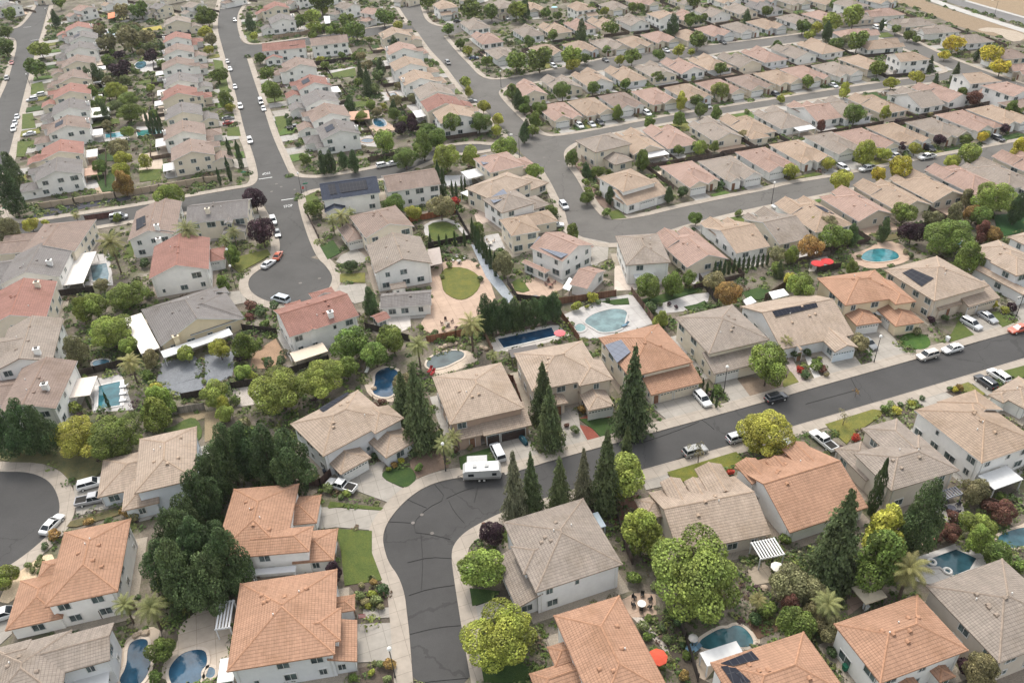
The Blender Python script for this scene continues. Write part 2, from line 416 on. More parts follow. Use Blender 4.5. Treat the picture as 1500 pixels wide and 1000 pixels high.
kerbs = [
 ('606,1010 600,930 596,896 593,870 584,844 569,824 562,800 561,785 566,768 580,748 600,728 625,712 655,702 700,697 760,690 800,677 840,666 924,643 1081,600 1200,566 1478,488 1620,448', 1, 2.6),
 ('692,1010 678,930 670,880 664,840 661,815 664,798 680,780 704,766 738,749 800,729 948,686 1076,651 1156,626 1254,598 1500,525 1620,489', -1, 2.6),
 ('330,-20 322,10 318,40 323,60 334,100 346,140 360,200 368,216 379,256 376,268 366,274 340,278 300,285 200,303 100,318 40,327 14,328 2,318 -4,300 0,262 6,250 12,232 20,200 30,160 40,120 50,84 57,60 64,40 70,14 82,-20', -1, 2.6),
 ('372,-20 358,4 348,20 347,38 352,56 360,66 384,66 540,42 600,34', 1, 2.2),
 ('362,87 376,130 388,164 399,200 420,246 424,254 434,260 460,262 500,257 550,247 578,241 612,232 630,222 660,214 696,211 720,214 738,210 748,202 728,180 712,164 696,150 682,136 666,116 652,96 630,74 612,48', 1, 2.4),
 ('600,34 590,20 578,0 562,-25', 1, 2.2),
 ('724,218 700,222 660,226 640,232 616,242 590,254 550,264 500,272 460,277 445,282 438,288 436,296 442,320 454,356 466,380 476,388 486,402 487,412 480,426 462,438 440,446 418,447 396,443 378,436 366,426 363,414 368,404 382,394 398,386 408,374 411,360 406,340 396,318 388,305 382,298 370,297 340,300 300,306 200,322 100,338 0,352 -80,364', 1, 2.4),
 ('724,218 750,222 772,236 792,244 806,266 816,286 828,310 832,332 850,348 880,356 900,357 925,353 950,347 980,338 1004,330 1030,323 1090,308 1168,292 1200,286 1270,270 1372,251 1490,230 1620,205', -1, 2.4),
 ('610,-25 618,22 630,36 648,40', 1, 2.2),
 ('650,54 670,78 688,96 702,112 720,118 744,116 800,105 840,96 900,84 966,77 1050,66 1140,55 1200,47 1256,37', 1, 2.2),
 ('1285,54 1230,55 1200,58 1140,66 1060,77 960,92 900,101 840,110 800,118 760,124 740,128 730,134 732,142 756,168 780,190 792,198 808,201 840,197 900,186 960,174 1020,164 1110,150 1200,135 1294,121 1384,109 1392,101 1330,74 1285,54', 1, 2.2),
 ('1560,162 1500,142 1430,116 1392,117 1294,130 1200,144 1110,159 1020,173 960,183 900,194 862,204 846,208 834,214 826,222 826,232 832,245 844,260 860,290 872,308 882,318 900,323 920,321 946,317 986,307 1028,298 1066,290 1122,279 1160,269 1200,263 1256,253 1340,236 1454,215 1500,206 1620,183', 1, 2.2),
 ('1262,35 1276,34 1300,43 1340,62 1392,86 1440,104 1500,124 1560,140', 1, 2.2),
 ('-60,345 -60,260 -30,220 0,144 10,124 20,90 26,62 18,54 -40,60', 1, 2.2),
 ('-40,44 20,44 36,36 60,0 66,-20', 1, 2.2),
 ('-70,690 0,691 40,691 66,700 80,714 88,736 87,754 78,776 56,798 22,824 -10,842 -60,880', 1, 2.6),
]
for k, (s, side, w) in enumerate(kerbs): ribbon(pts(s), side, w, z=0.14 + 0.003 * (k % 5))
ribbon(pts('1330,-20 1368,0 1500,43 1620,80'), -1, 5, name='verge', color=(0.4, 0.385, 0.36), z=0.10)
ribbon(pts('1366,-14 1404,0 1500,27 1620,62'), 1, 2.4, name='verge', color=(0.4, 0.385, 0.36), z=0.10)
_lay = {}
def patch(name, pl, mat, color, z, depth=0.0, sm=1):
    _lay[name] = _lay.get(name, 0) + 1
    if len(pl) <= 6: sm = 0
    zz = z + 0.004 * (_lay[name] % 9)
    q = g2(smooth(pl, True, sm) if sm else pl)
    if name != 'gravel_bed' or color[0] > .16: BLK.append(q)
    mb = MB(); mb.poly(q, zz, max(depth, zz - 0.005))
    return struct(name, mb, [mat], color)
DRY = (0.23, 0.17, 0.108)
patch('dry_field', pts('1290,-30 1340,-22 1360,4 1442,30 1500,48 1640,90 1640,110 1560,82 1500,60 1450,52 1400,38 1366,22 1340,12 1296,0'), 'loose', (0.21, 0.155, 0.10), 0.02, sm=0)
patch('dry_field', pts('1376,-16 1410,0 1500,24 1640,62 1640,-40'), 'loose', DRY, 0.02, sm=0)
patch('dirt_track', cr5(1200, 0, '1150,215 1260,200 1500,240 1500,300 1400,310 1300,240 1200,235'), 'loose', (0.33, 0.275, 0.215), 0.07)
GRN = (0.075, 0.098, 0.024); GRD = (0.036, 0.066, 0.018); GRY = (0.14, 0.14, 0.04); GRB = (0.105, 0.092, 0.045)
def lawn(pl, c=GRN, sm=1): return patch('lawn', pl, 'grass', c, 0.16, sm=sm)
def conc(pl, c=(0.31, 0.285, 0.25), name='driveway', sm=0): return patch(name, pl, 'concrete', c, 0.105 if name == 'driveway' else 0.03, sm=sm)
def loose(pl, c, name='gravel_bed', sm=1): return patch(name, pl, 'loose', c, 0.065, sm=sm)
PINK = (0.423, 0.310, 0.234); PALE = (0.42, 0.40, 0.38); GREY = (0.36, 0.36, 0.36); TANC = (0.468, 0.387, 0.306)
# lawns
for s, c in [('645,400 655,392 680,392 700,402 705,415 697,430 680,440 665,438 650,428 647,415', (0.115, 0.12, 0.03)),
 ('627,328 656,324 668,340 672,352 646,358 632,352 628,340', GRN), ('492,775 545,778 545,810 560,850 505,858 500,810', GRN),
 ('480,743 484,735 562,744 558,748 500,743 482,745', GRN), ('672,670 718,656 727,677 690,690 675,688', GRD),
 ('1393,490 1404,470 1427,491 1392,502 1381,497', GRN), ('1452,458 1462,457 1484,474 1468,480', GRN), ('1466,545 1500,536 1520,548 1490,556', GRN),
 ('1400,566 1418,560 1443,577 1428,588', GRY), ('977,692 1078,662 1094,677 1074,686 1012,706 988,706', (0.115, 0.122, 0.025)),
 ('1208,622 1278,600 1294,602 1290,610 1254,634 1240,651', (0.135, 0.135, 0.033)), ('1146,560 1158,544 1170,560 1148,568', GRY),
 ('1002,450 1020,446 1032,441 1041,450 1012,457', GRD), ('936,440 1022,419 1028,426 950,450', GRD), ('880,442 920,437 922,446 900,447', GRD),
 ('98,772 104,764 170,745 176,754 112,772', GRB), ('336,388 352,376 392,366 397,374 372,388 350,400', (0.11, 0.118, 0.03)),
 ('498,402 535,400 535,414 498,414', GRY), ('468,360 488,352 500,370 480,381', GRD), ('447,288 463,282 468,294 450,300', GRN),
 ('480,109 520,100 522,112 482,116', GRN), ('504,152 546,146 548,154 508,160', GRN), ('402,172 418,170 420,186 409,194', GRN),
 ('516,186 528,184 530,194 516,193', GRN), ('312,88 326,90 336,134 322,134', GRN), ('333,188 350,186 353,200 333,200', GRN),
 ('33,168 48,166 53,188 32,190', GRN), ('46,124 62,120 66,136 45,140', GRN), ('202,120 230,115 230,120 202,125', GRN), ('133,178 174,174 176,181 132,186', GRN),
 ('188,46 236,38 238,44 188,48', (0.3, 0.25, 0.06)), ('204,250 236,248 236,264 205,267', GRN), ('142,228 170,225 170,236 142,237', GRD), ('138,258 168,256 168,280 150,282', GRD),
 ('26,208 44,208 36,230 24,230', GRN), ('190,352 196,352 196,376 180,380', GRN), ('360,52 372,50 380,64 364,62', GRN), ('410,112 420,112 424,124 412,126', GRN),
 ('1455,316 1500,312 1500,340 1464,348', (0.02, 0.06, 0.015)), ('1290,346 1316,343 1318,350 1290,356', GRB), 
 ('976,344 990,338 994,344 980,348', GRY), ('786,276 800,274 802,284 786,284', GRN), ('890,312 906,308 918,320 896,322', GRN), ('1276,50 1300,48 1310,54 1290,56', GRN)]:
    lawn(pts(s), c)
lawn(cr5(300, 600, '1290,480 1330,440 1430,415 1520,430 1555,510 1500,560 1460,575 1330,520'), GRD)
lawn(cr5(600, 600, '1240,70 1490,60 1540,160 1400,200 1350,150'), GRD)
lawn(cr5(600, 400, '750,70 800,40 840,70 880,130 830,145 770,130'), GRN)
lawn(cr5(1200, 400, '575,490 640,440 730,440 800,470 818,520 790,555 720,565 630,540'), (0.05, 0.1, 0.02))
lawn(cr5(900, 400, '940,140 1050,110 1140,130 1130,180 1050,200 960,180'), GRD)
lawn(cr5(0, 600, '1080,145 1250,140 1380,60 1450,70 1490,180 1440,250 1250,170'), (0.07, 0.10, 0.03))
lawn(cr5(0, 600, '0,300 400,240 770,350 750,480 530,545 440,440 300,390 0,385'), (0.13, 0.125, 0.06))
lawn(cr5(900, 600, '1300,180 1390,250 1350,260 1310,230'), GRN)
lawn(cr5(600, 800, '440,310 660,330 600,400 460,440'), GRD); lawn(cr5(600, 800, '505,760 640,740 900,900 870,1000 545,1000'), GRD)
# driveways and paths
for ox, oy, s in [(300, 600, '1010,500 1200,400 1340,370 1300,450 1330,520 1460,580 1370,690 1100,590 1110,560'), (300, 600, '830,715 900,715 1290,740 1240,885 960,860 820,880'),
 (300, 800, '1110,570 1395,560 1415,840 1120,850'), (300, 800, '1160,460 1385,445 1388,520 1160,530'), (600, 600, '590,230 860,190 950,330 960,400 700,480 620,290'), (600, 600, '1115,-10 1230,-10 1250,130 1310,240 1100,310'),
 (900, 400, '225,940 600,860 760,985 400,1090'), (900, 400, '740,800 890,765 1000,915 850,960'), (1200, 400, '-20,610 220,555 320,690 90,750'), (1200, 400, '270,420 440,360 560,490 650,590 400,665'),
 (1200, 400, '1030,350 1200,295 1340,395 1130,460'), (1200, 400, '1370,170 1500,120 1560,300 1480,370 1410,300'), (0, 600, '540,550 755,480 930,690 560,780'), (0, 800, '-20,480 80,430 90,640 -20,740'),
 (900, 600, '205,515 380,465 440,545 230,590'), (1200, 400, '690,925 900,860 1150,1000 800,1010'), (1200, 400, '1100,795 1165,770 1280,880 1230,900'), (300, 400, '910,130 990,90 1180,80 1200,200 1100,225'),
 (300, 400, '70,150 270,130 310,215 140,250'), (600, 200, '1270,740 1460,780 1450,900 1340,950 1320,820'), (300, 200, '1000,870 1110,820 1200,900 1100,960 960,920'), (300, 200, '160,170 310,160 330,225 240,235 200,220'), (300, 0, '490,820 620,800 640,840 520,860'), (300, 200, '600,130 740,100 780,150 640,190'),
 (600, 800, '460,450 600,400 700,440 760,520 500,540'), (600, 400, '330,0 330,1 331,1')][:-1]:
    conc(cr5(ox, oy, s))
# patios
for s, c in [('628,400 640,385 690,378 712,395 722,425 727,440 706,450 704,464 690,472 640,492 612,480 632,450 632,425', PINK),
 ('823,462 880,438 930,430 957,474 900,492 850,498', PALE), ('716,496 770,483 815,474 826,484 840,492 745,516 720,514', (0.5, 0.46, 0.42)),
 ('620,326 664,318 690,348 684,350 660,322 632,330 628,350 622,344', PALE), ('742,418 770,410 800,402 830,420 790,440 762,440', PINK),
 ('624,540 646,516 680,512 698,520 700,530 660,546 632,555', TANC), ('531,556 548,540 566,535 590,542 588,566 580,588 560,590 540,580', TANC),
 ('1236,374 1270,366 1290,352 1318,356 1336,372 1330,384 1290,394 1262,392', PINK), ('130,556 178,548 196,600 136,604', PALE),
 ('158,1000 170,960 190,930 220,915 240,926 226,950 222,990 228,1010', TANC), ('236,1000 238,970 260,944 262,916 290,894 312,880 345,880 330,1000', (0.5, 0.42, 0.34)),
 ('1020,950 1060,930 1080,912 1112,930 1114,946 1050,975 1030,1000 1020,1000', TANC), ('1342,816 1400,796 1440,812 1450,830 1380,860 1340,850', (0.5, 0.48, 0.45)),
 ('1362,744 1410,734 1414,760 1386,764', (0.5, 0.46, 0.42)), ('908,880 930,868 960,870 962,900 926,905', PINK), ('1452,790 1500,766 1520,800 1470,806', TANC),
 ('1095,835 1120,822 1140,850 1100,858', (0.3, 0.25, 0.19)), ('122,372 160,372 166,418 120,418', PALE), ('556,470 600,452 602,480 566,494', (0.5, 0.46, 0.42)),
 ('136,268 162,266 162,282 142,284', PINK), ('640,258 690,256 692,270 642,276', GREY), ('690,300 724,300 726,322 700,330', (0.45, 0.36, 0.3)), ('708,346 730,342 740,364 716,368', PALE),
 ('540,186 562,176 584,190 548,196', PINK), ('520,200 556,198 560,216 530,214', PALE), ('558,136 590,132 592,146 562,148', PALE), ('480,104 520,98 520,102 480,108', PALE),
 ('900,390 930,386 986,410 940,424 900,426', (0.56, 0.48, 0.41)), ('944,444 1010,432 1040,428 1036,446 1000,456 964,460', PALE),
 ('1240,868 1260,864 1268,882 1242,902', (0.27, 0.2, 0.16)), ('1190,364 1220,380 1212,396 1184,398', (0.4, 0.36, 0.32)), ('130,120 160,116 160,130 136,134', PALE), ('128,164 162,158 162,174 134,178', (0.42, 0.4, 0.38)),
 ('130,90 152,88 152,98 130,100', TANC), ('205,92 228,88 232,104 206,106', PALE), ('208,168 240,160 242,176 210,178', TANC), ('200,186 240,186 240,196 200,198', PALE), ('150,44 176,40 176,54 152,56', PALE),
 ('204,226 236,222 240,248 204,250', TANC), ('150,195 188,192 190,206 154,208', PALE), ('432,40 474,32 474,40 432,46', PALE), ('400,112 412,104 430,120 420,130', (0.3, 0.28, 0.26))]:
    patch('patio', pts(s), 'concrete', c, 0.03, sm=1)
for s, c in [('690,358 704,362 722,392 754,438 744,444 712,406', (0.27, 0.29, 0.31)), ('60,304 170,287 190,284 192,292 120,306 42,324', (0.05, 0.05, 0.06)),
 ('1238,960 1000,500 1000,500', (0, 0, 0))][:-1]:
    loose(pts(s), c)
loose(cr5(0, 400, '1180,660 1420,600 1490,680 1470,760 1200,840 1150,790'), (0.17, 0.178, 0.19)); loose(cr5(0, 400, '1200,840 1480,760 1500,880 1320,900 1250,880'), (0.17, 0.178, 0.19))
loose(cr5(300, 400, '0,600 230,570 200,760 60,810 0,820'), (0.17, 0.178, 0.19)); loose(cr5(300, 400, '350,590 520,480 600,620 480,700 330,700'), (0.3, 0.2, 0.13))
loose(cr5(300, 400, '200,850 390,820 400,960 240,980'), (0.38, 0.34, 0.3)); loose(cr5(0, 800, '100,180 330,60 400,60 400,200 160,300 80,420 0,410 0,380'), (0.55, 0.43, 0.29))
loose(cr5(600, 600, '1240,70 1300,40 1450,20 1480,70 1300,95'), (0.2, 0.06, 0.042)); loose(cr5(600, 600, '1240,110 1330,130 1390,200 1300,245'), (0.2, 0.06, 0.042))
loose(cr5(900, 400, '905,785 1000,760 1230,800 1240,860 1000,915'), (0.2, 0.15, 0.11)); loose(cr5(300, 800, '1040,260 1310,230 1380,440 1160,460 1100,340'), (0.09, 0.07, 0.055))
loose(cr5(300, 800, '1130,890 1280,860 1420,850 1420,1000 1140,1000'), (0.09, 0.07, 0.055)); loose(cr5(600, 600, '80,80 200,200 290,420 60,500 0,400'), (0.17, 0.12, 0.09))
loose(cr5(900, 800, '430,480 620,960 700,1000 480,1000 300,500'), (0.08, 0.065, 0.05)); loose(cr5(900, 800, '960,540 1150,500 1240,600 1050,680'), (0.12, 0.075, 0.05))
loose(cr5(600, 400, '540,430 900,360 1110,330 1110,370 900,400 570,470'), (0.08, 0.06, 0.05)); loose(cr5(1200, 400, '900,860 1000,830 1150,930 1160,980 1000,960'), (0.09, 0.07, 0.055))
loose(cr5(900, 600, '-20,680 180,620 200,760 0,900'), (0.13, 0.07, 0.05)); loose(cr5(600, 200, '1130,120 1210,80 1280,300 1460,470 1480,520 1440,540 1300,420'), (0.17, 0.12, 0.095))
loose(cr5(1200, 600, '330,0 700,0 640,40 420,50'), (0.1, 0.08, 0.06)); loose(cr5(0, 600, '1300,30 1500,0 1500,60 1380,100'), (0.24, 0.19, 0.12)); loose(cr5(300, 600, '0,20 130,0 140,180 0,240'), (0.24, 0.19, 0.12))
loose(cr5(900, 800, '130,520 200,520 460,820 430,830'), (0.45, 0.4, 0.35), 'garden_path'); loose(cr5(600, 600, '80,220 110,260 160,450 130,470 100,330'), (0.45, 0.44, 0.43), 'garden_path')
loose(cr5(900, 400, '1390,600 1440,620 1500,740 1540,790 1480,800 1430,700'), (0.45, 0.43, 0.4), 'garden_path'); loose(cr5(900, 400, '1240,640 1290,610 1400,800 1340,810'), (0.35, 0.29, 0.26))
# road markings
def road_text(txt, cx, cy, ang, h):
    cu = bpy.data.curves.new('road_lettering', 'FONT'); cu.body = txt; cu.size = h; cu.align_x = 'CENTER'; cu.align_y = 'CENTER'
    tmp = bpy.data.objects.new('tmp', cu); COL.objects.link(tmp)
    bpy.context.view_layer.update()
    me = bpy.data.meshes.new_from_object(tmp.evaluated_get(bpy.context.evaluated_depsgraph_get()))
    bpy.data.objects.remove(tmp)
    me.materials.clear(); me.materials.append(MAT['line'])
    p = G(cx, cy, 0.1)
    o = link('road_lettering', me, loc=(p.x, p.y, 0.095), rz=ang, scale=(.42, 1.0, 1)); o['kind'] = 'structure'
a2 = ANG(440, 320, 424, 254)
road_text('STOP', 422, 302, a2 - math.pi / 2, 2.6)
road_text('STOP', 390, 254, a2 + math.pi / 2, 2.6)
def stripe(x1, y1, x2, y2, w=0.4):
    a, b = G(x1, y1), G(x2, y2); d = (b - a).normalized(); n = Vector((-d.y, d.x, 0)) * w / 2
    mb = MB(); mb.face([a - n + Vector((0, 0, .095)), b - n + Vector((0, 0, .095)), b + n + Vector((0, 0, .095)), a + n + Vector((0, 0, .095))])
    struct('stop_line', mb, ['line'])
stripe(379, 263, 399, 260); stripe(412, 293.8, 435, 290.4); stripe(34, 41, 46, 39.5); stripe(45, 60, 58, 58)
for x, y in [(618, 754), (605, 766), (633, 781), (405, 270), (412, 274), (398, 281), (432, 278), (440, 415), (468, 408), (797, 231), (804, 237), (818, 236)]:
    mb = MB(); p = G(x, y); r = 0.32 if y > 500 else 0.45
    mb.poly([(p.x + r * math.cos(t * math.pi / 8), p.y + r * math.sin(t * math.pi / 8)) for t in range(16)], 0.1)
    struct('manhole_cover', mb, ['concrete'], (0.17, 0.155, 0.14))

def seal(s, ox, oy, w=.07):
    ribbon(smooth(cr5(ox, oy, s), False, 1), 1, w, 0, .088, 'crack_seal', (0.04, 0.039, 0.038), 0)
for s in ('180,545 270,650 125,720 25,830 45,900', '270,650 400,590 470,575', '285,665 320,740 400,830', '-60,640 125,720', '45,900 160,915 300,950', '-160,820 25,830', '500,560 470,680'): seal(s, 600, 600)
for s in ('-5,360 150,310 330,285', '0,645 200,595 375,580', '10,1010 200,985 430,965', '80,-100 95,100 85,320', '-15,120 150,80 310,90'): seal(s, 600, 800)
for s in ('640,75 690,110 730,145', '180,250 420,170 620,90', '330,420 520,340'): seal(s, 900, 600)
for s in ('230,770 300,900', '640,650 900,590 1180,500', '-100,960 300,850'): seal(s, 1200, 400)
# ------------------------------------------------------------------ houses
RC = {'tan': (0.303, 0.229, 0.172), 'pink': (0.303, 0.210, 0.172), 'brown': (0.223, 0.169, 0.141), 'grey': (0.242, 0.204, 0.172), 'terracotta': (0.325, 0.190, 0.125),
      'red': (0.247, 0.129, 0.103), 'slate': (0.174, 0.160, 0.152), 'navy': (0.030, 0.037, 0.057), 'sand': (0.324, 0.256, 0.201)}
WC = {'white': (0.81, 0.79, 0.755), 'cream': (0.72, 0.64, 0.52), 'beige': (0.58, 0.51, 0.43), 'pale': (0.68, 0.68, 0.68), 'blue': (0.62, 0.66, 0.70), 'yellow': (0.72, 0.60, 0.42), 'brick': (0.42, 0.30, 0.23), 'tan': (0.62, 0.53, 0.43)}
OV = 0.5
class Vol:
    """one roofed block of a house in its local frame; x0..y1 is the eave rectangle"""
    def __init__(s, x0, x1, y0, y1, z, roof='H', pitch=0.36, ov=OV, base=0.0, wall=True):
        s.x0, s.x1, s.y0, s.y1, s.z, s.pitch, s.ov, s.base, s.wall = x0, x1, y0, y1, z, pitch, ov, base, wall
        if roof == 'H': roof = ('X' if (x1 - x0) >= (y1 - y0) else 'Y') + '11'
        s.roof = roof
        s.h0, s.h1 = (roof[1:] + '00')[0] == '1', (roof[1:] + '00')[1] == '1'
    def wr(s): return s.x0 + s.ov, s.x1 - s.ov, s.y0 + s.ov, s.y1 - s.ov
    def inside(s, x, y, m=0.0):
        a, b, c, d = s.wr(); return a - m < x < b + m and c - m < y < d + m
    def height(s, x, y):
        if not (s.x0 <= x <= s.x1 and s.y0 <= y <= s.y1): return -1
        if s.roof[0] == 'S':
            t = {'-y': y - s.y0, '+y': s.y1 - y, '-x': x - s.x0, '+x': s.x1 - x}[s.roof[1:]]
            return s.z + t * s.pitch
        if s.roof[0] == 'X':
            d = [y - s.y0, s.y1 - y] + ([x - s.x0] if s.h0 else []) + ([s.x1 - x] if s.h1 else [])
        else:
            d = [x - s.x0, s.x1 - x] + ([y - s.y0] if s.h0 else []) + ([s.y1 - y] if s.h1 else [])
        return s.z + min(d) * s.pitch
    def top(s):
        w = (s.y1 - s.y0) if s.roof[0] == 'X' else (s.x1 - s.x0)
        return s.z + w / 2 * s.pitch
    def faces(s):
        z = s.z
        if s.roof[0] == 'S':
            hh = lambda x, y: (x, y, s.height(x, y))
            return [[hh(s.x0, s.y0), hh(s.x1, s.y0), hh(s.x1, s.y1), hh(s.x0, s.y1)]]
        if s.roof[0] == 'X': a0, a1, b0, b1 = s.x0, s.x1, s.y0, s.y1
        else: a0, a1, b0, b1 = s.y0, s.y1, s.x0, s.x1
        half = (b1 - b0) / 2; m = (b0 + b1) / 2
        r0 = a0 + (half if s.h0 else 0); r1 = a1 - (half if s.h1 else 0)
        if r0 > r1: r0 = r1 = (r0 + r1) / 2
        zr = z + half * s.pitch
        F = [[(a0, b0, z), (a1, b0, z), (r1, m, zr), (r0, m, zr)], [(a1, b1, z), (a0, b1, z), (r0, m, zr), (r1, m, zr)]]
        if s.h0: F.append([(a0, b1, z), (a0, b0, z), (r0, m, zr)])
        if s.h1: F.append([(a1, b0, z), (a1, b1, z), (r1, m, zr)])
        out = []
        for f in F:
            g = []
            for p in f:
                if not g or (Vector(p) - Vector(g[-1])).length > 0.01: g.append(p)
            if len(g) > 2 and (Vector(g[0]) - Vector(g[-1])).length < 0.01: g.pop()
            out.append(g)
        if s.roof[0] == 'Y': out = [[(p[1], p[0], p[2]) for p in f][::-1] for f in out]
        return out
def roof_mesh(vols, caps=True):
    mb = MB()
    for k, v in enumerate(vols):
        F = v.faces(); edges = {}
        key = lambda p: tuple(round(c, 3) for c in p)
        for f in F:
            mb.face(f, 0)
            n = len(f)
            for i in range(n):
                a, b = key(f[i]), key(f[(i + 1) % n])
                edges.setdefault(tuple(sorted((a, b))), []).append((f[i], f[(i + 1) % n]))
        for e, l in edges.items():
            a, b = Vector(l[0][0]), Vector(l[0][1])
            if len(l) == 1:
                d = Vector((0, 0, -0.22))
                mb.face([a + d, b + d, b, a], 2)
            elif caps and (b - a).length > 0.4:
                dr = (b - a).normalized(); sd = dr.cross(Vector((0, 0, 1))).normalized() * 0.16; up = Vector((0, 0, 0.1))
                dn = Vector((0, 0, -0.03))
                A0, A1, A2 = a - sd + dn, a + up, a + sd + dn
                B0, B1, B2 = b - sd + dn, b + up, b + sd + dn
                mb.face([A0, A1, B1, B0][::-1], 1); mb.face([A1, A2, B2, B1][::-1], 1); mb.face([A0, A2, A1], 1); mb.face([B0, B1, B2], 1)
        for f in F: mb.face([(p[0], p[1], p[2] - 0.22) for p in f][::-1], 2)
    return mb
def wall_mesh(vols):
    mb = MB()
    for k, v in enumerate(vols):
        if not v.wall: continue
        x0, x1, y0, y1 = v.wr(); j = 0.013 * k
        x0 += j; x1 -= j; y0 += j; y1 -= j
        zt = v.z + v.ov * v.pitch - 0.1; b = v.base
        if v.roof[0] == 'S':
            P = [(x0, y0), (x1, y0), (x1, y1), (x0, y1)]
            H = [v.height(*p) - 0.1 for p in P]
            for i in range(4):
                a, c = P[i], P[(i + 1) % 4]
                mb.face([(a[0], a[1], b), (c[0], c[1], b), (c[0], c[1], H[(i + 1) % 4]), (a[0], a[1], H[i])])
            continue
        xm, ym = (x0 + x1) / 2, (y0 + y1) / 2
        zr = v.top() - 0.12
        def side(a, c, gable, m):
            if gable: mb.face([(a[0], a[1], b), (c[0], c[1], b), (c[0], c[1], zt), (m[0], m[1], zr), (a[0], a[1], zt)])
            else: mb.face([(a[0], a[1], b), (c[0], c[1], b), (c[0], c[1], zt), (a[0], a[1], zt)])
        X = v.roof[0] == 'X'
        side((x0, y0), (x1, y0), (not X) and not v.h0, (xm, y0)); side((x1, y1), (x0, y1), (not X) and not v.h1, (xm, y1))
        side((x0, y1), (x0, y0), X and not v.h0, (x0, ym)); side((x1, y0), (x1, y1), X and not v.h1, (x1, ym))
    return mb
def _winmesh(w, h):
    mb = MB(); t = 0.11
    mb.box(-w / 2 - t, w / 2 + t, -0.08, 0.02, -h / 2 - t, -h / 2, 0); mb.box(-w / 2 - t, w / 2 + t, -0.08, 0.02, h / 2, h / 2 + t, 0)
    mb.box(-w / 2 - t, -w / 2, -0.075, 0.02, -h / 2, h / 2, 0); mb.box(w / 2, w / 2 + t, -0.075, 0.02, -h / 2, h / 2, 0)
    mb.face([(-w / 2, -0.03, -h / 2), (w / 2, -0.03, -h / 2), (w / 2, -0.03, h / 2), (-w / 2, -0.03, h / 2)], 1)
    if w > 0.9: mb.box(-0.03, 0.03, -0.06, 0.0, -h / 2, h / 2, 0)
    return mb.mesh('window', ['trim', 'glass'])
WIN = {k: _winmesh(*k) for k in ((1.6, 1.3), (1.0, 1.2), (2.2, 1.5), (0.6, 0.9), (0.5, 0.5))}
def _garmesh(w):
    mb = MB(); h = 2.25
    for i in range(4):
        z0 = i * h / 4
        mb.box(-w / 2, w / 2, -0.06, 0.0, z0 + 0.02, z0 + h / 4 - 0.02, 0)
    mb.box(-w / 2, w / 2, -0.02, 0.02, 0, h, 0)
    n = int(w / 0.6)
    for i in range(n):
        x = -w / 2 + (i + 0.5) * w / n
        mb.face([(x - 0.2, -0.065, h * .82), (x + 0.2, -0.065, h * .82), (x + 0.2, -0.065, h * .94), (x - 0.2, -0.065, h * .94)], 1)
    t = 0.14
    mb.box(-w / 2 - t, -w / 2, -0.1, 0.02, 0, h + t, 2); mb.box(w / 2, w / 2 + t, -0.1, 0.02, 0, h + t, 2); mb.box(-w / 2, w / 2, -0.1, 0.02, h, h + t, 2)
    return mb.mesh('garage_door', ['trimc', 'glass', 'trim'])
GAR = {4.9: _garmesh(4.9), 2.6: _garmesh(2.6)}
_m = MB(); _m.box(-.5, .5, -.03, .02, 0, 2.1, 0); _m.box(-.6, -.5, -.05, .02, 0, 2.2, 1); _m.box(.5, .6, -.05, .02, 0, 2.2, 1)
DOOR = _m.mesh('front_door', ['trimc', 'trim'])
_m = MB()
for k in range(6):
    a, b = math.pi * k / 6, math.pi * (k + 1) / 6
    _m.face([(-.3 * math.cos(a), -.25, .3 * math.sin(a)), (-.3 * math.cos(b), -.25, .3 * math.sin(b)), (-.3 * math.cos(b), .3, .3 * math.sin(b)), (-.3 * math.cos(a), .3, .3 * math.sin(a))], 0)
_m.face([(-.3 * math.cos(math.pi * k / 6), -.25, .3 * math.sin(math.pi * k / 6)) for k in range(7)], 0)
VENT = _m.mesh('roof_vent', ['ridge'])
_m = MB(); _m.tube((0, 0, -.3), (0, 0, .35), .09, n=8); PIPE = _m.mesh('vent_pipe', ['trim'])
_m = MB(); _m.box(-.55, .55, -.45, .45, -3.5, 1.3); _m.box(-.68, .68, -.58, .58, 1.3, 1.45); _m.box(-.3, .3, -.3, .3, 1.45, 1.75, 1); CHIM = _m.mesh('chimney', ['wall', 'iron'])
PIPED = {}
for _k, _h in ((True, 5.6), (False, 3.1)):
    _m = MB(); _m.box(-.045, .045, -.045, .045, 0, _h); PIPED[_k] = _m.mesh('downpipe', ['trim'])
SIDES = {'-y': (0, -1, 0), '+x': (1, 0, math.pi / 2), '+y': (0, 1, math.pi), '-x': (-1, 0, -math.pi / 2)}
def wall_line(v, side):
    x0, x1, y0, y1 = v.wr()
    return {'-y': ((x0, y0), (x1, y0)), '+x': ((x1, y0), (x1, y1)), '+y': ((x1, y1), (x0, y1)), '-x': ((x0, y1), (x0, y0))}[side]
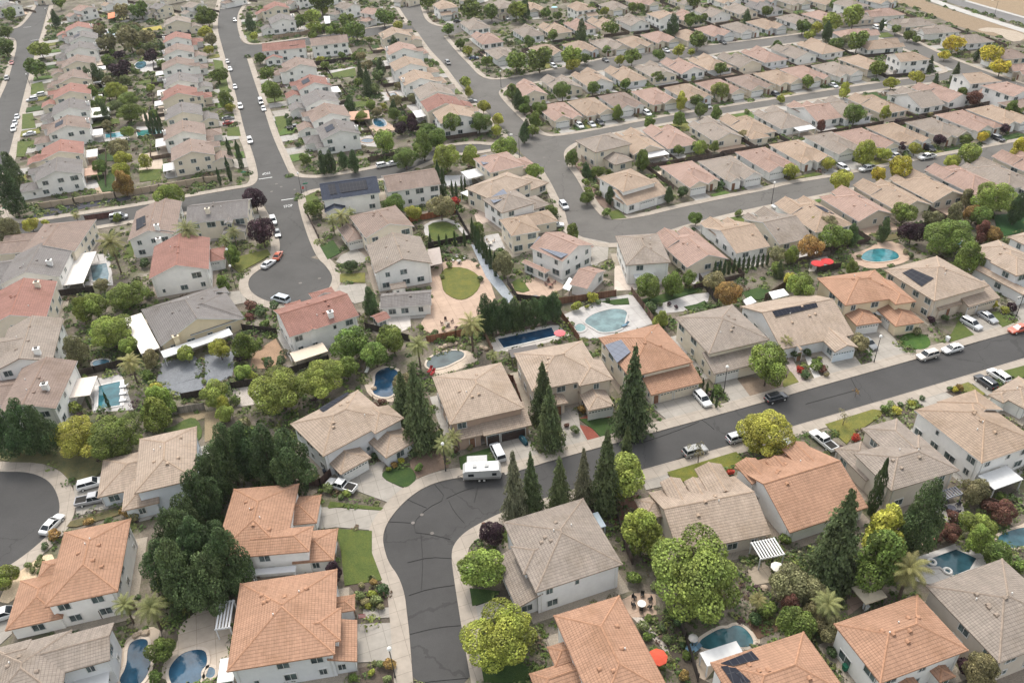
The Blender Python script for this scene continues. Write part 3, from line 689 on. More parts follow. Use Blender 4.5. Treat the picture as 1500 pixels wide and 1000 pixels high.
def put_windows(root, vols, rnd, doors, dense=0.75, rzroot=0.0):
    for k, v in enumerate(vols):
        if not v.wall or v.base > 0: continue
        for s, (nx, ny, rz) in SIDES.items():
            wn = Vector((nx, ny, 0)); wn.rotate(Matrix.Rotation(rzroot, 3, 'Z'))
            tocam = (CAM - root.location); tocam.z = 0
            if wn.dot(tocam.normalized()) < -0.35: continue
            a, b = wall_line(v, s); L = math.hypot(b[0] - a[0], b[1] - a[1])
            n = max(1, int(L / 3.4))
            lev = [1.55, 4.35] if v.z > 4.5 else [1.55]
            for z in lev:
                for i in range(n):
                    if rnd.random() > dense: continue
                    t = (i + 0.5 + rnd.uniform(-.12, .12)) / n
                    x, y = a[0] + (b[0] - a[0]) * t, a[1] + (b[1] - a[1]) * t
                    if any(w is not v and w.inside(x + nx * .3, y + ny * .3, 0.5) and w.base < z < w.z + 1.4 for w in vols): continue
                    if any(w is not v and w.x0 - .2 < x + nx * .3 < w.x1 + .2 and w.y0 - .2 < y + ny * .3 < w.y1 + .2 and w.z - 0.6 < z < w.top() + 0.3 for w in vols): continue
                    if any(d[0] == k and d[1] == s and abs(d[2] - t * L) < d[3] / 2 + 1.2 and z < 3 for d in doors): continue
                    q = rnd.random()
                    ks = (1.6, 1.3) if q < .5 else (1.0, 1.2) if q < .75 else (2.2, 1.5) if q < .86 and L > 7 else (0.6, 0.9)
                    link('window', WIN[ks], root, loc=(x + nx * 0.02, y + ny * 0.02, z), rz=rz)
def house_parts(root, vols, roofc, wallc, rnd, rz, doors=(), vents=4, chim=None, dense=0.75, dcol=(0.7, 0.69, 0.66), fascia='trim'):
    for v in vols: BLK.append([wpt(root, rz, x, y) for x, y in ((v.x0, v.y0), (v.x1, v.y0), (v.x1, v.y1), (v.x0, v.y1))])
    wall_mesh(vols).obj('wall', ['wall'], root, wallc)
    mb = roof_mesh(vols); link('roof', mb.mesh('roof', ['roof', 'ridge', fascia]), root, roofc)
    dl = []
    for d in doors:                                   # (vol, side, fraction along wall, width)
        v = vols[d[0]]; a, b = wall_line(v, d[1]); L = math.hypot(b[0] - a[0], b[1] - a[1])
        nx, ny, rr = SIDES[d[1]]
        x, y = a[0] + (b[0] - a[0]) * d[2], a[1] + (b[1] - a[1]) * d[2]
        j = 0.013 * d[0]
        if d[3] < 2: link('front_door', DOOR, root, d[4] if len(d) > 4 else (0.2, 0.1, 0.06), loc=(x + nx * (.06 - j), y + ny * (.06 - j), 0), rz=rr)
        else: link('garage_door', GAR[d[3]], root, d[4] if len(d) > 4 else dcol, loc=(x + nx * (.05 - j), y + ny * (.05 - j), 0), rz=rr)
        dl.append((d[0], d[1], d[2] * L, d[3]))
    put_windows(root, vols, rnd, dl, dense, rz)
    v = vols[0]
    if fascia == 'ridge' or vents >= 4:
        x0, x1, y0, y1 = v.wr(); z = v.z + .1
        for x, y in ((x0 + .5, y0 - .06), (x1 - .5, y0 - .06), (x1 + .06, y1 - .6), (x0 - .06, y0 + .7)):
            if not any(w.inside(x, y, .3) for w in vols[1:]): link('downpipe', PIPED[z > 4], root, loc=(x, y, 0))
    for i in range(vents):
        x = v.x0 + (v.x1 - v.x0) * rnd.uniform(.25, .75); y = v.y0 + (v.y1 - v.y0) * rnd.uniform(.25, .75)
        z = v.height(x, y)
        gx = v.height(x + .1, y) - v.height(x - .1, y); gy = v.height(x, y + .1) - v.height(x, y - .1)
        if i % 3 == 2: link('vent_pipe', PIPE, root, loc=(x, y, z))
        else:
            o = link('roof_vent', VENT, root, roofc, loc=(x, y, z - 0.03), rz=math.atan2(-gy, -gx) + math.pi / 2)
    if chim:
        x, y = chim; z = max(w.height(x, y) for w in vols)
        if z < 0: z = v.z
        link('chimney', CHIM, root, wallc, loc=(x, y, z))
def roof_at(root, rz, vols, px, py, z0=6.0):
    z = z0
    for _ in range(14):
        p = G(px, py, z) - root.location
        c, s = math.cos(-rz), math.sin(-rz)
        x, y = p.x * c - p.y * s, p.x * s + p.y * c
        h = max(v.height(x, y) for v in vols)
        if h < 0: h = z
        z = z * 0.4 + h * 0.6
    return Vector((x, y, z))
def solar_on(root, rz, vols, quad, color=(0.018, 0.02, 0.028)):
    """a slab of panels lying on the roof slope below the given photo corners"""
    q = [roof_at(root, rz, vols, *p) for p in quad]
    c = sum(q, Vector()) / 4
    nrm = (q[2] - q[0]).cross(q[3] - q[1]); nrm.normalize()
    if nrm.z < 0: nrm.negate()
    fl = [p - nrm * (p - c).dot(nrm) + nrm * 0.16 for p in q]
    mb = MB(); dn = nrm * -0.1
    if (fl[1] - fl[0]).cross(fl[2] - fl[0]).dot(nrm) < 0: fl.reverse()
    e = (fl[1] - fl[0]).normalized(); w = nrm.cross(e)
    mb.face(fl, 0, [((p - fl[0]).dot(e), (p - fl[0]).dot(w)) for p in fl])
    for i in range(4):
        a, b = fl[i], fl[(i + 1) % 4]; mb.face([a + dn, b + dn, b, a], 1)
    mb.obj('solar_panel', ['solar', 'iron'], root, color)
def cover(root, x0, x1, y0, y1, z, color=(0.56, 0.55, 0.54), slope=0.1, slats=False, away=1):
    """a patio cover on posts; it is fixed to the house"""
    mb = MB(); zl, zh = z, z + slope
    if slats:
        n = int((x1 - x0) / 0.45)
        for i in range(n):
            x = x0 + (i + .5) * (x1 - x0) / n; mb.box(x - .12, x + .12, y0, y1, z, z + .12)
        mb.box(x0, x1, y0, y0 + .15, z - .2, z); mb.box(x0, x1, y1 - .15, y1, z - .2, z)
    else:
        mb.face([(x0, y0, zl), (x1, y0, zl), (x1, y1, zh), (x0, y1, zh)]); mb.face([(x0, y0, zl - .16), (x1, y0, zl - .16), (x1, y1, zh - .16), (x0, y1, zh - .16)][::-1])
        P = [(x0, y0, zl), (x1, y0, zl), (x1, y1, zh), (x0, y1, zh)]
        for i in range(4):
            a, b = Vector(P[i]), Vector(P[(i + 1) % 4]); d = Vector((0, 0, -.16)); mb.face([a + d, b + d, b, a])
        n = int((x1 - x0) / 0.8)
        for i in range(1, n):
            x = x0 + i * (x1 - x0) / n; mb.face([(x - .03, y0, zl + .03), (x + .03, y0, zl + .03), (x + .03, y1, zh + .03), (x - .03, y1, zh + .03)])
    for x in (x0 + .15, x1 - .15):
        for y in (y0 + .15, y1 - .15): mb.box(x - .08, x + .08, y - .08, y + .08, 0, z - .17)
    mb.obj('patio_cover', ['trimc'], root, color)
STREET = {}
def fence_run(p2, h=1.8, color=(0.13, 0.085, 0.06), name='wooden_fence', mat='fence', thick=0.06, posts=True):
    """fence along ground points p2 (x, y); boards and posts in one thing"""
    root = thing(name, (p2[0][0], p2[0][1], 0))
    mb = MB(); mp = []
    o = Vector((p2[0][0], p2[0][1], 0)); run = 0
    for a, b in zip(p2[:-1], p2[1:]):
        A, B = Vector((a[0], a[1], 0)) - o, Vector((b[0], b[1], 0)) - o
        L = (B - A).length
        if L < 0.05: continue
        d = (B - A) / L; n = Vector((-d.y, d.x, 0)) * thick / 2; up = Vector((0, 0, h))
        for s in (1, -1):
            q = [A - n * s, B - n * s, B - n * s + up, A - n * s + up]
            uv = [(run, 0), (run + L, 0), (run + L, h), (run, h)]
            if s < 0: q.reverse(); uv.reverse()
            mb.face(q, 0, uv)
        mb.face([A - n + up, B - n + up, B + n + up, A + n + up], 0)
        mb.face([A + n, A - n, A - n + up, A + n + up]); mb.face([B - n, B + n, B + n + up, B - n + up])
        k = max(1, int(L / 2.6))
        for i in range(k + 1):
            p = A + d * (L * i / k); q_ = MB(); mp.append(q_); q_.box(p.x - .07 - thick / 2, p.x + .07 + thick / 2, p.y - .07 - thick / 2, p.y + .07 + thick / 2, 0, h + .1)
        run += L
    mb.obj('fence_panel', [mat], root, color)
    for q_ in mp if posts else []: q_.obj('fence_post', [mat], root, tuple(c * 0.85 for c in color))
    return root
ROOFWORD = {'tan': 'tan', 'pink': 'pinkish', 'brown': 'brown', 'grey': 'grey', 'terracotta': 'terracotta', 'red': 'red', 'slate': 'dark grey', 'navy': 'navy', 'sand': 'sand'}
def wpt(root, rz, x, y):
    c, s = math.cos(rz), math.sin(rz); return (root.location.x + x * c - y * s, root.location.y + x * s + y * c)
def row(items, phi, kind, rowlabel, rowref, group, W=11.5, D=16.4, start='from the left', setback=6.5):
    """items: px py colour flags ; px py is the middle of the main ridge in the photo"""
    n = 0
    for k, it in enumerate(items.split(';')):
        t = it.split(); px, py, rc = float(t[0]), float(t[1]), t[2]; fl = t[3] if len(t) > 3 else ''
        rnd = random.Random(int(px * 31 + py * 17))
        ph = R(phi) if callable(phi) is False else phi(px, py)
        rz = ph + math.pi / 2
        two = ('2' in fl) or (kind == 'two' and '1' not in fl)
        zt = 7.6 if two else 5.2
        base = G(px, py, zt); root = thing('house', (base.x, base.y, 0), rz)
        w = W + rnd.uniform(-.4, .4) - (1.3 if 'x' in fl else 0); d = D + rnd.uniform(-.6, .6)
        m = 1 if 'm' not in fl else -1                     # mirrored
        if (k % 2 == 1): m = -m
        wc = WC['white' if 'w' in fl else rnd.choice(['white', 'cream', 'pale', 'white', 'cream', 'tan'] if kind != 'two' else ['white', 'white', 'white', 'white', 'cream'])]
        mx = lambda a, b: (a, b) if m > 0 else (-b, -a)
        doors = []
        if two and kind == 'two':
            d0, d1 = -d * .40, d * .60
            vols = [Vol(-w / 2, w / 2, d0, d1, 5.5, 'X00' if 'h' not in fl else 'H', .33)]
            x0, x1 = mx(-w / 2 + .2, .9); vols.append(Vol(x0, x1, d0 - 5.2, d0 + 1.5, 2.9, 'Y10' if rnd.random() < .5 else 'X00', .36)); doors.append((1, '-y', .5, 4.9))
            x0, x1 = mx(1.2, w / 2 - .3); vols.append(Vol(x0, x1, d0 - 2.2, d0 + 2.5, 5.45 if rnd.random() < .6 else 2.8, 'Y00', .36)); doors.append((2, '-y', .5, 1.0))
            front = d0 - 4.7; back = d1
            chim = (rnd.uniform(-3, 3), d1 - 0.6) if rnd.random() < .6 else None
        elif two:
            vols = [Vol(-w / 2, w / 2, -d * .42, d * .42, 5.5, 'H' if 'h' in fl else 'Y10', .34)]
            x0, x1 = mx(-w / 2 + .3, 1.0); vols.append(Vol(x0, x1, -d * .42 - 3.2, -d * .42 + 1.5, 2.9, 'S-y', .34)); doors.append((1, '-y', .5, 4.9))
            x0, x1 = mx(1.3, w / 2 - .4); vols.append(Vol(x0, x1, -d * .42 - 1.8, -d * .42 + 3, 2.9, 'Y00', .36)); doors.append((2, '-y', .5, 1.0))
            front = -d * .42 - 2.7; back = d * .42; chim = None
        else:
            rear = 'Y11' if 'g' not in fl else 'Y10'
            vols = [Vol(-w / 2, w / 2, -d / 2, d / 2, 2.75, 'X00' if 'x' in fl else rear, .40 if 'x' not in fl else .34)]
            x0, x1 = mx(-w / 2 + .15, .9); vols.append(Vol(x0, x1, -d / 2 - 2.2, -d / 2 + 5.5, 2.9, 'Y00', .5)); doors.append((1, '-y', .5, 4.9))
            x0, x1 = mx(1.3, w / 2 - .3); vols.append(Vol(x0, x1, -d / 2 - 1.2 - rnd.random(), -d / 2 + 3.5, 2.75, 'Y00' if rnd.random() < .8 else 'Y10', .5)); doors.append((2, '-y', .3, 1.0))
            if 's' in fl: x0, x1 = mx(-w / 2 + .2, 1.5); vols.append(Vol(x0, x1, d / 2 - 2.5, d / 2 + 2.6, 2.5, 'Y01', .28))
            front = -d / 2 - 1.7; back = d / 2; chim = None
        house_parts(root, vols, (lambda q: tuple(c * q for c in RC[rc]))(rnd.uniform(.9, 1.06)), wc, rnd, rz, doors, 3 if py > 110 else 2, chim, .8)
        if 'p' in fl: cover(root, *mx(-w / 2 + .5, .5 + rnd.random() * 2), back - .3, back + 3.4, 2.6, slope=-.12)
        if 'q' in fl: cover(root, *mx(-1, w / 2 - .5), back - .3, back + 3.6, 2.6, (0.42, 0.27, 0.2), slope=-.12)
        if 'o' in fl:
            a = Vector((rnd.uniform(-1.5, .5), rnd.uniform(-2, 1), 0)); v = vols[0]
            sx = (1.2 if m > 0 else -1.2) if v.roof[0] == 'Y' else 0; sy = 0 if v.roof[0] == 'Y' else -1.5
            cx, cy = (sx * 2.2, 0) if sx else (0, v.y0 + (v.y1 - v.y0) * .3)
            qd = [(cx - 1.6, cy - 2.4), (cx + 1.6, cy - 2.4), (cx + 1.6, cy + 2.4), (cx - 1.6, cy + 2.4)] if sx else [(cx - 2.6, cy - 1.5), (cx + 2.6, cy - 1.5), (cx + 2.6, cy + 1.5), (cx - 2.6, cy + 1.5)]
            P = [Vector((x, y, v.height(x, y) + .14)) for x, y in qd]
            mb = MB(); e = (P[1] - P[0]).normalized(); nn = e.cross(P[3] - P[0]).normalized(); ww = nn.cross(e)
            mb.face(P, 0, [((p - P[0]).dot(e), (p - P[0]).dot(ww)) for p in P])
            for i in range(4): mb.face([P[i] - nn * .09, P[(i + 1) % 4] - nn * .09, P[(i + 1) % 4], P[i]], 1)
            mb.obj('solar_panel', ['solar', 'iron'], root, (0.03, 0.035, 0.05))
        n += 1
        st = 'two-storey' if two else 'single-storey'
        tag(root, '%s-roofed %s house, %s %s in %s' % (ROOFWORD[rc], st, ORD[n], start, rowlabel), 'house', group)
        bx, by = PX((base.x, base.y, 2.5)); ANCH.append((bx, by, '%s house, %s' % (ORD[n], rowref)))
        # driveway, front lawn, yard slab and the fence behind
        gx0, gx1 = mx(-w / 2 + .7, .2); setback = min(to_road(root, rz, (gx0 + gx1) / 2, front), 12) - .2
        mb = MB(); BLK.append([wpt(root, rz, x, y) for x, y in ((gx0, front + .4), (gx1, front + .4), (gx1, front - setback), (gx0, front - setback))]); mb.poly(BLK[-1], 0.112 + 0.003 * (k % 4), 0.11)
        struct('driveway', mb, ['concrete'], (0.33, 0.315, 0.29))
        lx0, lx1 = mx(1.0, w / 2 + 1.2); setback = min(to_road(root, rz, lx0, front), to_road(root, rz, lx1, front), 12) - 2.3
        if setback > 2.4 and rnd.random() < .85:
            mb = MB(); BLK.append([wpt(root, rz, x, y) for x, y in ((lx0, front - setback + .2), (lx0, front - 1.6), (lx1 - .6, front - 1.0), (lx1, front - setback + .2))]); mb.poly(BLK[-1], 0.17 + 0.003 * (k % 4), 0.15)
            struct('lawn', mb, ['grass'], rnd.choice([GRN, (0.075, 0.12, 0.03), GRD, GRY]))
        yx0, yx1 = mx(-w / 2, rnd.uniform(0, w / 2))
        mb = MB(); BLK.append([wpt(root, rz, x, y) for x, y in ((yx0, back - .5), (yx1, back - .5), (yx1, back + rnd.uniform(2, 4)), (yx0, back + rnd.uniform(2, 4)))]); mb.poly(BLK[-1], 0.05 + 0.003 * (k % 4), 0.05)
        struct('patio', mb, ['concrete'], rnd.choice([PALE, (0.45, 0.42, 0.39), TANC, PINK]))
        if rnd.random() < .45:
            mb = MB(); BLK.append([wpt(root, rz, x, y) for x, y in ((lx0, back + 1), (lx1 - 1, back + 1), (lx1 - 1, back + 4.2), (lx0, back + 4.5))]); mb.poly(BLK[-1], 0.17 + 0.003 * (k % 4), 0.15)
            struct('lawn', mb, ['grass'], rnd.choice([GRN, (0.075, 0.12, 0.03), GRD]))
        fy = back + 5.6
        if 'n' not in fl and (kind == 'two' or rnd.random() < .6):
            f = fence_run([wpt(root, rz, x, y) for x, y in ((-w / 2 - 1.3, front + 6), (-w / 2 - 1.3, fy), (w / 2 + 1.2, fy))], h=1.4, color=rnd.choice([(0.085, 0.06, 0.05), (0.075, 0.06, 0.052), (0.12, 0.09, 0.07)]), posts=False)
            q = wpt(root, rz, 0, fy); fx, fy2 = PX((q[0], q[1], 1))
            later(f, 'brown wooden yard fence', 'wooden yard fences', fx, fy2, 'fence', 'wooden yard fences')
        # shrubs against the house
        for i in range(rnd.choice([0, 1, 1, 1])):
            x = rnd.uniform(*sorted((lx0, lx1))); y = front - rnd.uniform(.4, 1.3)
            SHRUBS.append((wpt(root, rz, x, y), rnd.uniform(.5, 1.0), rnd.choice('gddsogr')))
        for i in range(rnd.choice([0, 0, 1, 1])):
            x = rnd.uniform(-w / 2, w / 2); y = back + rnd.uniform(3.5, 5.2)
            SHRUBS.append((wpt(root, rz, x, y), rnd.uniform(.7, 1.5), rnd.choice('gdsszoogu')))
SHRUBS = []
def in_poly(x, y, P):
    r = False
    for i in range(len(P)):
        (ax, ay), (bx, by) = P[i], P[i - 1]
        if (ay > y) != (by > y) and x < (bx - ax) * (y - ay) / (by - ay) + ax: r = not r
    return r
def to_road(root, rz, x, y0):
    for k in range(60):
        p = wpt(root, rz, x, y0 - k * .3)
        if any(in_poly(p[0], p[1], P) for P in ROADP): return max(k * .3, 2.5)
    return 6.5
# ------------------------------------------------------------------ rows of houses
aA = math.degrees(ANG(1000, 304, 1450, 216)); aB = math.degrees(ANG(900, 186, 1290, 122)); aC = math.degrees(ANG(800, 105, 1190, 48))
aD = math.degrees(ANG(1300, 43, 1440, 104))
W0, D0 = 12.9, 18.3
TG = 'tile-roofed single-storey houses of the upper right tract'
row('1010 242 pink;1068 234 grey;1122 221 pink;1173 210 tan;1222 197 grey;1268 192 pink;1317 184 tan;1374 176 grey;1420 165 pink;1464 157 tan;1512 147 brown', aA - 90, 'tract', 'the second tract row from below', 'second tract row', TG)
row('1014 352 pink gm;1080 334 tan x;1142 322 grey x;1196 304 tan o;1258 290 pink g;1312 276 tan g;1364 264 tan g;1418 252 pink s;1470 246 grey s;1520 232 pink', aA + 90, 'tract', 'the lowest tract row', 'lowest tract row', TG)
row('935 200 tan gp;985 192 pink;1050 182 grey g;1098 175 tan s;1148 165 grey p;1196 155 pink xw;1238 151 grey;1290 144 tan o;1345 136 grey xw;1385 128 pink g;1482 122 pink 2w', aB + 90, 'tract', 'the third tract row from below', 'third tract row', TG)
row('818 153 pink;864 146 tan;910 138 brown;958 131 pink;1008 125 tan;1054 118 pink;1098 111 brown;1140 104 tan;1180 98 pink;1226 92 grey;1264 82 tan', aB - 90, 'tract', 'the fourth tract row from below', 'fourth tract row', TG)
row('772 124 pink g;824 115 grey g;868 107 tan gw;918 102 tan;962 96 grey g;1002 90 pink g;1042 85 tan;1086 81 grey g;1122 74 pink;1166 69 grey g;1204 62 tan', aC + 90, 'tract', 'the fifth tract row from below', 'fifth tract row', TG)
row('734 70 grey;800 66 tan;850 61 tan;890 57 grey;930 54 tan;966 47 pink;1008 44 tan;1046 38 pink;1084 33 grey;1122 28 tan;1166 21 grey;1204 16 pink', aC - 90, 'tract', 'the sixth tract row from below', 'sixth tract row', TG)
row('696 30 grey;714 50 pink;774 40 grey;814 36 tan;850 31 pink;886 28 tan;928 24 grey g;972 16 tan 2w;1008 18 pink;1046 12 grey gw;1086 8 grey g;1122 4 slate o', aC + 90, 'tract', 'the seventh tract row from below', 'seventh tract row', TG)
row('652 3 tan 2w;738 2 grey 2;778 4 tan;852 5 tan 2w;900 2 grey;940 -4 pink;1002 -6 grey;1060 -8 tan;1112 -8 pink g;1160 -6 grey;1206 -6 tan g;1248 0 grey 2w;1284 -8 tan', aC - 90, 'tract', 'the topmost tract row', 'topmost tract row', TG)
row('1252 18 grey;1296 12 pink;1340 26 grey;1376 36 grey o;1422 50 grey;1474 72 brown;1520 92 pink', aD - 90, 'tract', 'the row beside the dry field', 'dry-field row', TG, D=16)
row('1252 42 pink;1288 58 tan;1332 76 tan 2w;1432 106 tan 2w', aD + 90, 'tract', 'the row opposite the dry-field row', 'opposite corner row', TG, D=15)
a4 = math.degrees(ANG(66, 26, 20, 200)); a2d = math.degrees(ANG(334, 100, 379, 258)); a5 = math.degrees(ANG(620, 60, 728, 180))
VG = 'two-storey gabled houses of the upper left streets'
row('110 36 red p;116 50 slate o;112 66 slate;108 86 brown p;102 108 brown p;98 129 red p;96 152 slate p;92 178 brown op;82 214 red p;76 242 slate q', a4 - 90, 'two', 'the far-left row', 'far-left row', VG, W=13.2, D=14, start='from the top')
row('262 26 grey;262 50 red;264 68 brown p;264 88 brown p;268 111 slate p;266 130 red p;272 156 slate;274 184 brown p;286 212 brown pn', a2d + 90, 'two', 'the row left of the stop-marked street', 'left stop-street row', VG, W=13.2, D=14, start='from the top')
row('400 6 red;408 24 slate w;432 90 brown;452 116 red op;462 139 slate;474 160 brown q;488 184 slate o', a2d - 90, 'two', 'the row right of the stop-marked street', 'right stop-street row', VG, W=13.2, D=14, start='from the top')
row('582 44 tan;592 66 pink;602 88 tan;616 108 tan;640 127 grey;652 144 red p;672 160 tan', a5 + 90, 'two', 'the row left of the curving street', 'curving-street row', VG, W=13.2, D=14, start='from the top')
row('120 8 pink 2;205 4 slate 2;232 5 slate 2;282 3 grey 2;506 4 grey 2;544 12 pink 2;12 4 slate 2;340 -12 brown;70 -14 red;165 -8 tan 2;440 -10 brown 2;480 -14 tan 2;600 -14 grey 2;690 -16 tan 2;-10 -10 slate 2;250 -16 brown 2', a2d - 60, 'two', 'the scattered group along the top edge', 'top-edge group', VG, W=11, D=10, start='from the left')
# ------------------------------------------------------------------ houses read one by one
def quad(s):
    a = pts(s); return a
CUST = {}
def custom(label, ref, rc, wc, corners, z=5.6, roof='H', subs=(), doors=(), solar=(), covers=(), chim=None, vents=5, pitch=.36, depth=None, dense=.8, dcol=(0.7, 0.69, 0.66), group=None, apron=True):
    c = [G(x, y, z) for x, y in pts(corners)]
    if depth:                                             # near edge (left, right) and a depth going away
        u = (c[1] - c[0]).normalized(); v = Vector((-u.y, u.x, 0))
        c = [c[0] + v * depth, c[1] + v * depth, c[1], c[0]]
    u = (c[1] - c[0]) + (c[2] - c[3]); ang = math.atan2(u.y, u.x)
    cen = sum(c, Vector()) / 4
    root = thing('house', (cen.x, cen.y, 0), ang)
    co, si = math.cos(-ang), math.sin(-ang)
    def loc(p): q = p - cen; return (q.x * co - q.y * si, q.x * si + q.y * co)
    l = [loc(p) for p in c]
    vols = [Vol((l[0][0] + l[3][0]) / 2, (l[1][0] + l[2][0]) / 2, (l[2][1] + l[3][1]) / 2, (l[0][1] + l[1][1]) / 2, z, roof, pitch)]
    for k, sb in enumerate(subs):
        s, zz, rf = sb[0], sb[1], sb[2]
        q = [loc(G(x, y, zz)) for x, y in pts(s)]
        x0, x1, y0, y1 = min(t[0] for t in q), max(t[0] for t in q), min(t[1] for t in q), max(t[1] for t in q)
        for e in (sb[3] if len(sb) > 3 else '').split():
            a, amt = e[:2], float(e[2:])
            if a == '-x': x0 -= amt
            if a == '+x': x1 += amt
            if a == '-y': y0 -= amt
            if a == '+y': y1 += amt
        vols.append(Vol(x0, x1, y0, y1, zz + 0.011 * (k + 1), rf, pitch))
    rnd = random.Random(len(CUST) + 5)
    ch = None
    if chim:
        p = roof_at(root, ang, vols, *chim); ch = (p.x, p.y)
    house_parts(root, vols, (lambda q: tuple(t * q for t in RC[rc]))(rnd.uniform(.96, 1.04)), WC[wc], rnd, ang, doors, vents, ch, dense, dcol, 'ridge' if rc in ('terracotta', 'sand', 'grey') else 'trim')
    for s in solar: solar_on(root, ang, vols, pts(s.replace('G', '')), (0.15, 0.165, 0.2) if 'G' in s else (0.018, 0.02, 0.028))
    for cv in covers:
        q = [loc(G(x, y, cv[1])) for x, y in pts(cv[0])]
        cover(root, min(t[0] for t in q), max(t[0] for t in q), min(t[1] for t in q), max(t[1] for t in q), cv[1], *(cv[2:]))
    v = vols[0]; P = [wpt(root, ang, x, y) for x, y in ((v.x0 - .9, v.y0 - .9), (v.x1 + .9, v.y0 - .9), (v.x1 + .9, v.y1 + .9), (v.x0 - .9, v.y1 + .9))]
    BLK.append(P); mb = MB(); mb.poly(P, .024 + .0007 * (len(CUST) % 8), .02); struct('path', mb, ['loose'], rnd.choice([(.30, .26, .21), (.24, .2, .16), (.33, .31, .28)]))
    tag(root, label, 'house', group)
    bx, by = PX((cen.x, cen.y, 3)); ANCH.append((bx, by, ref))
    CUST[ref] = (root, vols, ang)
    return root
T_, S_ = 'terracotta', 'tan'
WHT = (0.56, 0.56, 0.55)
# foreground left
custom('square terracotta hip-roofed house with pale grey walls beside the lower street bend', 'square terracotta house', T_, 'pale', '348,855 489,833 496,957 336,982',
  subs=[('494,912 523,968', 2.9, 'S+x', '-x1'), ('492,874 520,893', 2.9, 'X01', '-x2'), ('476,893 499,938', 5.6, 'X01', '-x5')], doors=[(1, '+x', .45, 4.9), (2, '+x', .5, 1.0)],
  covers=[('314,922 344,878', 2.5, (0.66, 0.66, 0.66), .05, True), ('323,965 342,996', 2.5, WHT)], vents=7)
custom('terracotta house of stepped hip roofs and white walls above the square terracotta house', 'stepped terracotta house', T_, 'white', '337,716 425,709 432,807 318,817',
  subs=[('410,774 453,807', 5.6, 'X01', '-x4'), ('424,728 464,765', 3.0, 'X01', '-x3'), ('455,777 489,820', 2.9, 'X01', '-x2')], doors=[(2, '+x', .5, 4.9), (3, '+x', .4, 1.0)],
  covers=[('368,842 434,828', 2.6, (0.62, 0.62, 0.62))], vents=6)
custom('white house under long terracotta roof beside the lower left cul-de-sac', 'long terracotta house', T_, 'white', '85,781 185,760 180,864 74,887',
  subs=[('30,850 78,861 76,905 13,922', 2.9, 'H', '+x1.5'), ('62,822 82,842', 2.9, 'X10', '+x2')], doors=[(1, '-x', .5, 4.9), (2, '-x', .5, 1.0)], vents=6)
custom('grey-tan house at the lower left corner with large white patio cover', 'lower-left grey house', 'grey', 'pale', '-30,958 84,927 112,1015 -14,1050',
  subs=[('80,934 161,966', 5.6, 'X00', '-x2'), ('-10,950 38,975', 5.5, 'X10')], covers=[('112,976 158,966 158,1006', 2.7, WHT)], vents=4)
custom('two-toned tan house with three-car driveway facing the lower left cul-de-sac', 'cul-de-sac tan house', 'sand', 'blue', '201,643 284,625 292,700 200,722',
  subs=[('151,673 196,716', 2.9, 'X10', '+x2'), ('184,700 206,742', 2.9, 'X10', '+x3')], doors=[(1, '-x', .4, 4.9), (1, '-x', .85, 2.6), (2, '-x', .5, 1.0)], vents=6)
# centre foreground
custom('big grey-tan hip-roofed house inside the street bend', 'grey house inside the bend', 'grey', 'pale', '738,764 855,729 912,826 783,868',
  subs=[('741,812 785,878 757,891', 2.8, 'S-x', '+x1'), ('748,800 783,836', 5.6, 'X10', '+x5')], doors=[(1, '-x', .25, 4.9), (1, '-x', .75, 2.6)], covers=[('868,752 888,770', 2.5, (0.34, 0.4, 0.44))], vents=6)
custom('terracotta house at the bottom edge beside the red-orange umbrella', 'terracotta umbrella house', T_, 'white', '806,903 900,873 992,1014 882,1050',
  subs=[('801,947 838,968', 3.0, 'X10', '+x3'), ('775,986 852,1004', 2.8, 'X10', '+x2')], vents=5)
custom('terracotta house at the bottom edge with black solar strips and white pool cover', 'solar terracotta house', T_, 'white', '1042,971 1176,923 1245,1018 1096,1066',
  solar=['1056,972 1101,954 1112,966 1074,976', '1056,976 1066,975 1092,1000 1076,1004', '1068,977 1078,978 1100,998 1094,1001'], covers=[('1026,958 1074,940 1088,954 1040,974', 2.7, WHT)], vents=5)
custom('terracotta hip-roofed house with white walls left of the lower right grey house', 'lower-right terracotta house', T_, 'white', '1222,914 1344,869 1419,953 1289,999',
  subs=[('1356,974 1400,990', 3.0, 'Y10', '+y3'), ('1310,994 1356,1012', 2.9, 'Y10', '+y3')], vents=8)
custom('large grey-tan hip-roofed house at the lower right corner', 'lower-right grey house', 'grey', 'beige', '1357,857 1472,816 1580,925 1463,971',
  subs=[('1480,900 1520,925 1490,955', 5.6, 'Y10', '+y4')], vents=7)
custom('tan house with grey-striped hip roof right of the leaning cypress', 'leaning-cypress house', 'grey', 'beige', '1249,665 1345,636 1407,689 1307,717',
  subs=[('1222,657 1264,650 1292,675', 3.0, 'Y01', '-y3'), ('1262,627 1300,618 1345,640', 5.6, 'Y01', '-y4')], doors=[(1, '+y', .5, 4.9)], covers=[('1376,722 1400,712 1408,724', 2.5, (0.25, 0.25, 0.27), .05, True)], vents=6)
custom('big white house with tan roof and square white patio cover near right edge', 'white house by the square cover', S_, 'white', '1335,600 1425,575 1520,648 1443,679',
  subs=[('1390,602 1440,580 1470,600', 5.6, 'Y01', '+y2')], covers=[('1440,694 1478,685 1492,704 1456,716', 2.6, WHT)], vents=6)
custom('white single-storey house under long terracotta roof with three front gables', 'gabled terracotta house', T_, 'white', '1077,684 1188,650 1266,745 1155,780', z=3.2, pitch=.42, roof='X00',
  subs=[('1082,686 1112,676', 4.4, 'Y00', '-y4 +y1'), ('1150,662 1184,652', 4.6, 'Y00', '-y5 +y1'), ('1122,676 1146,668', 4.4, 'Y00', '-y4')], vents=5)
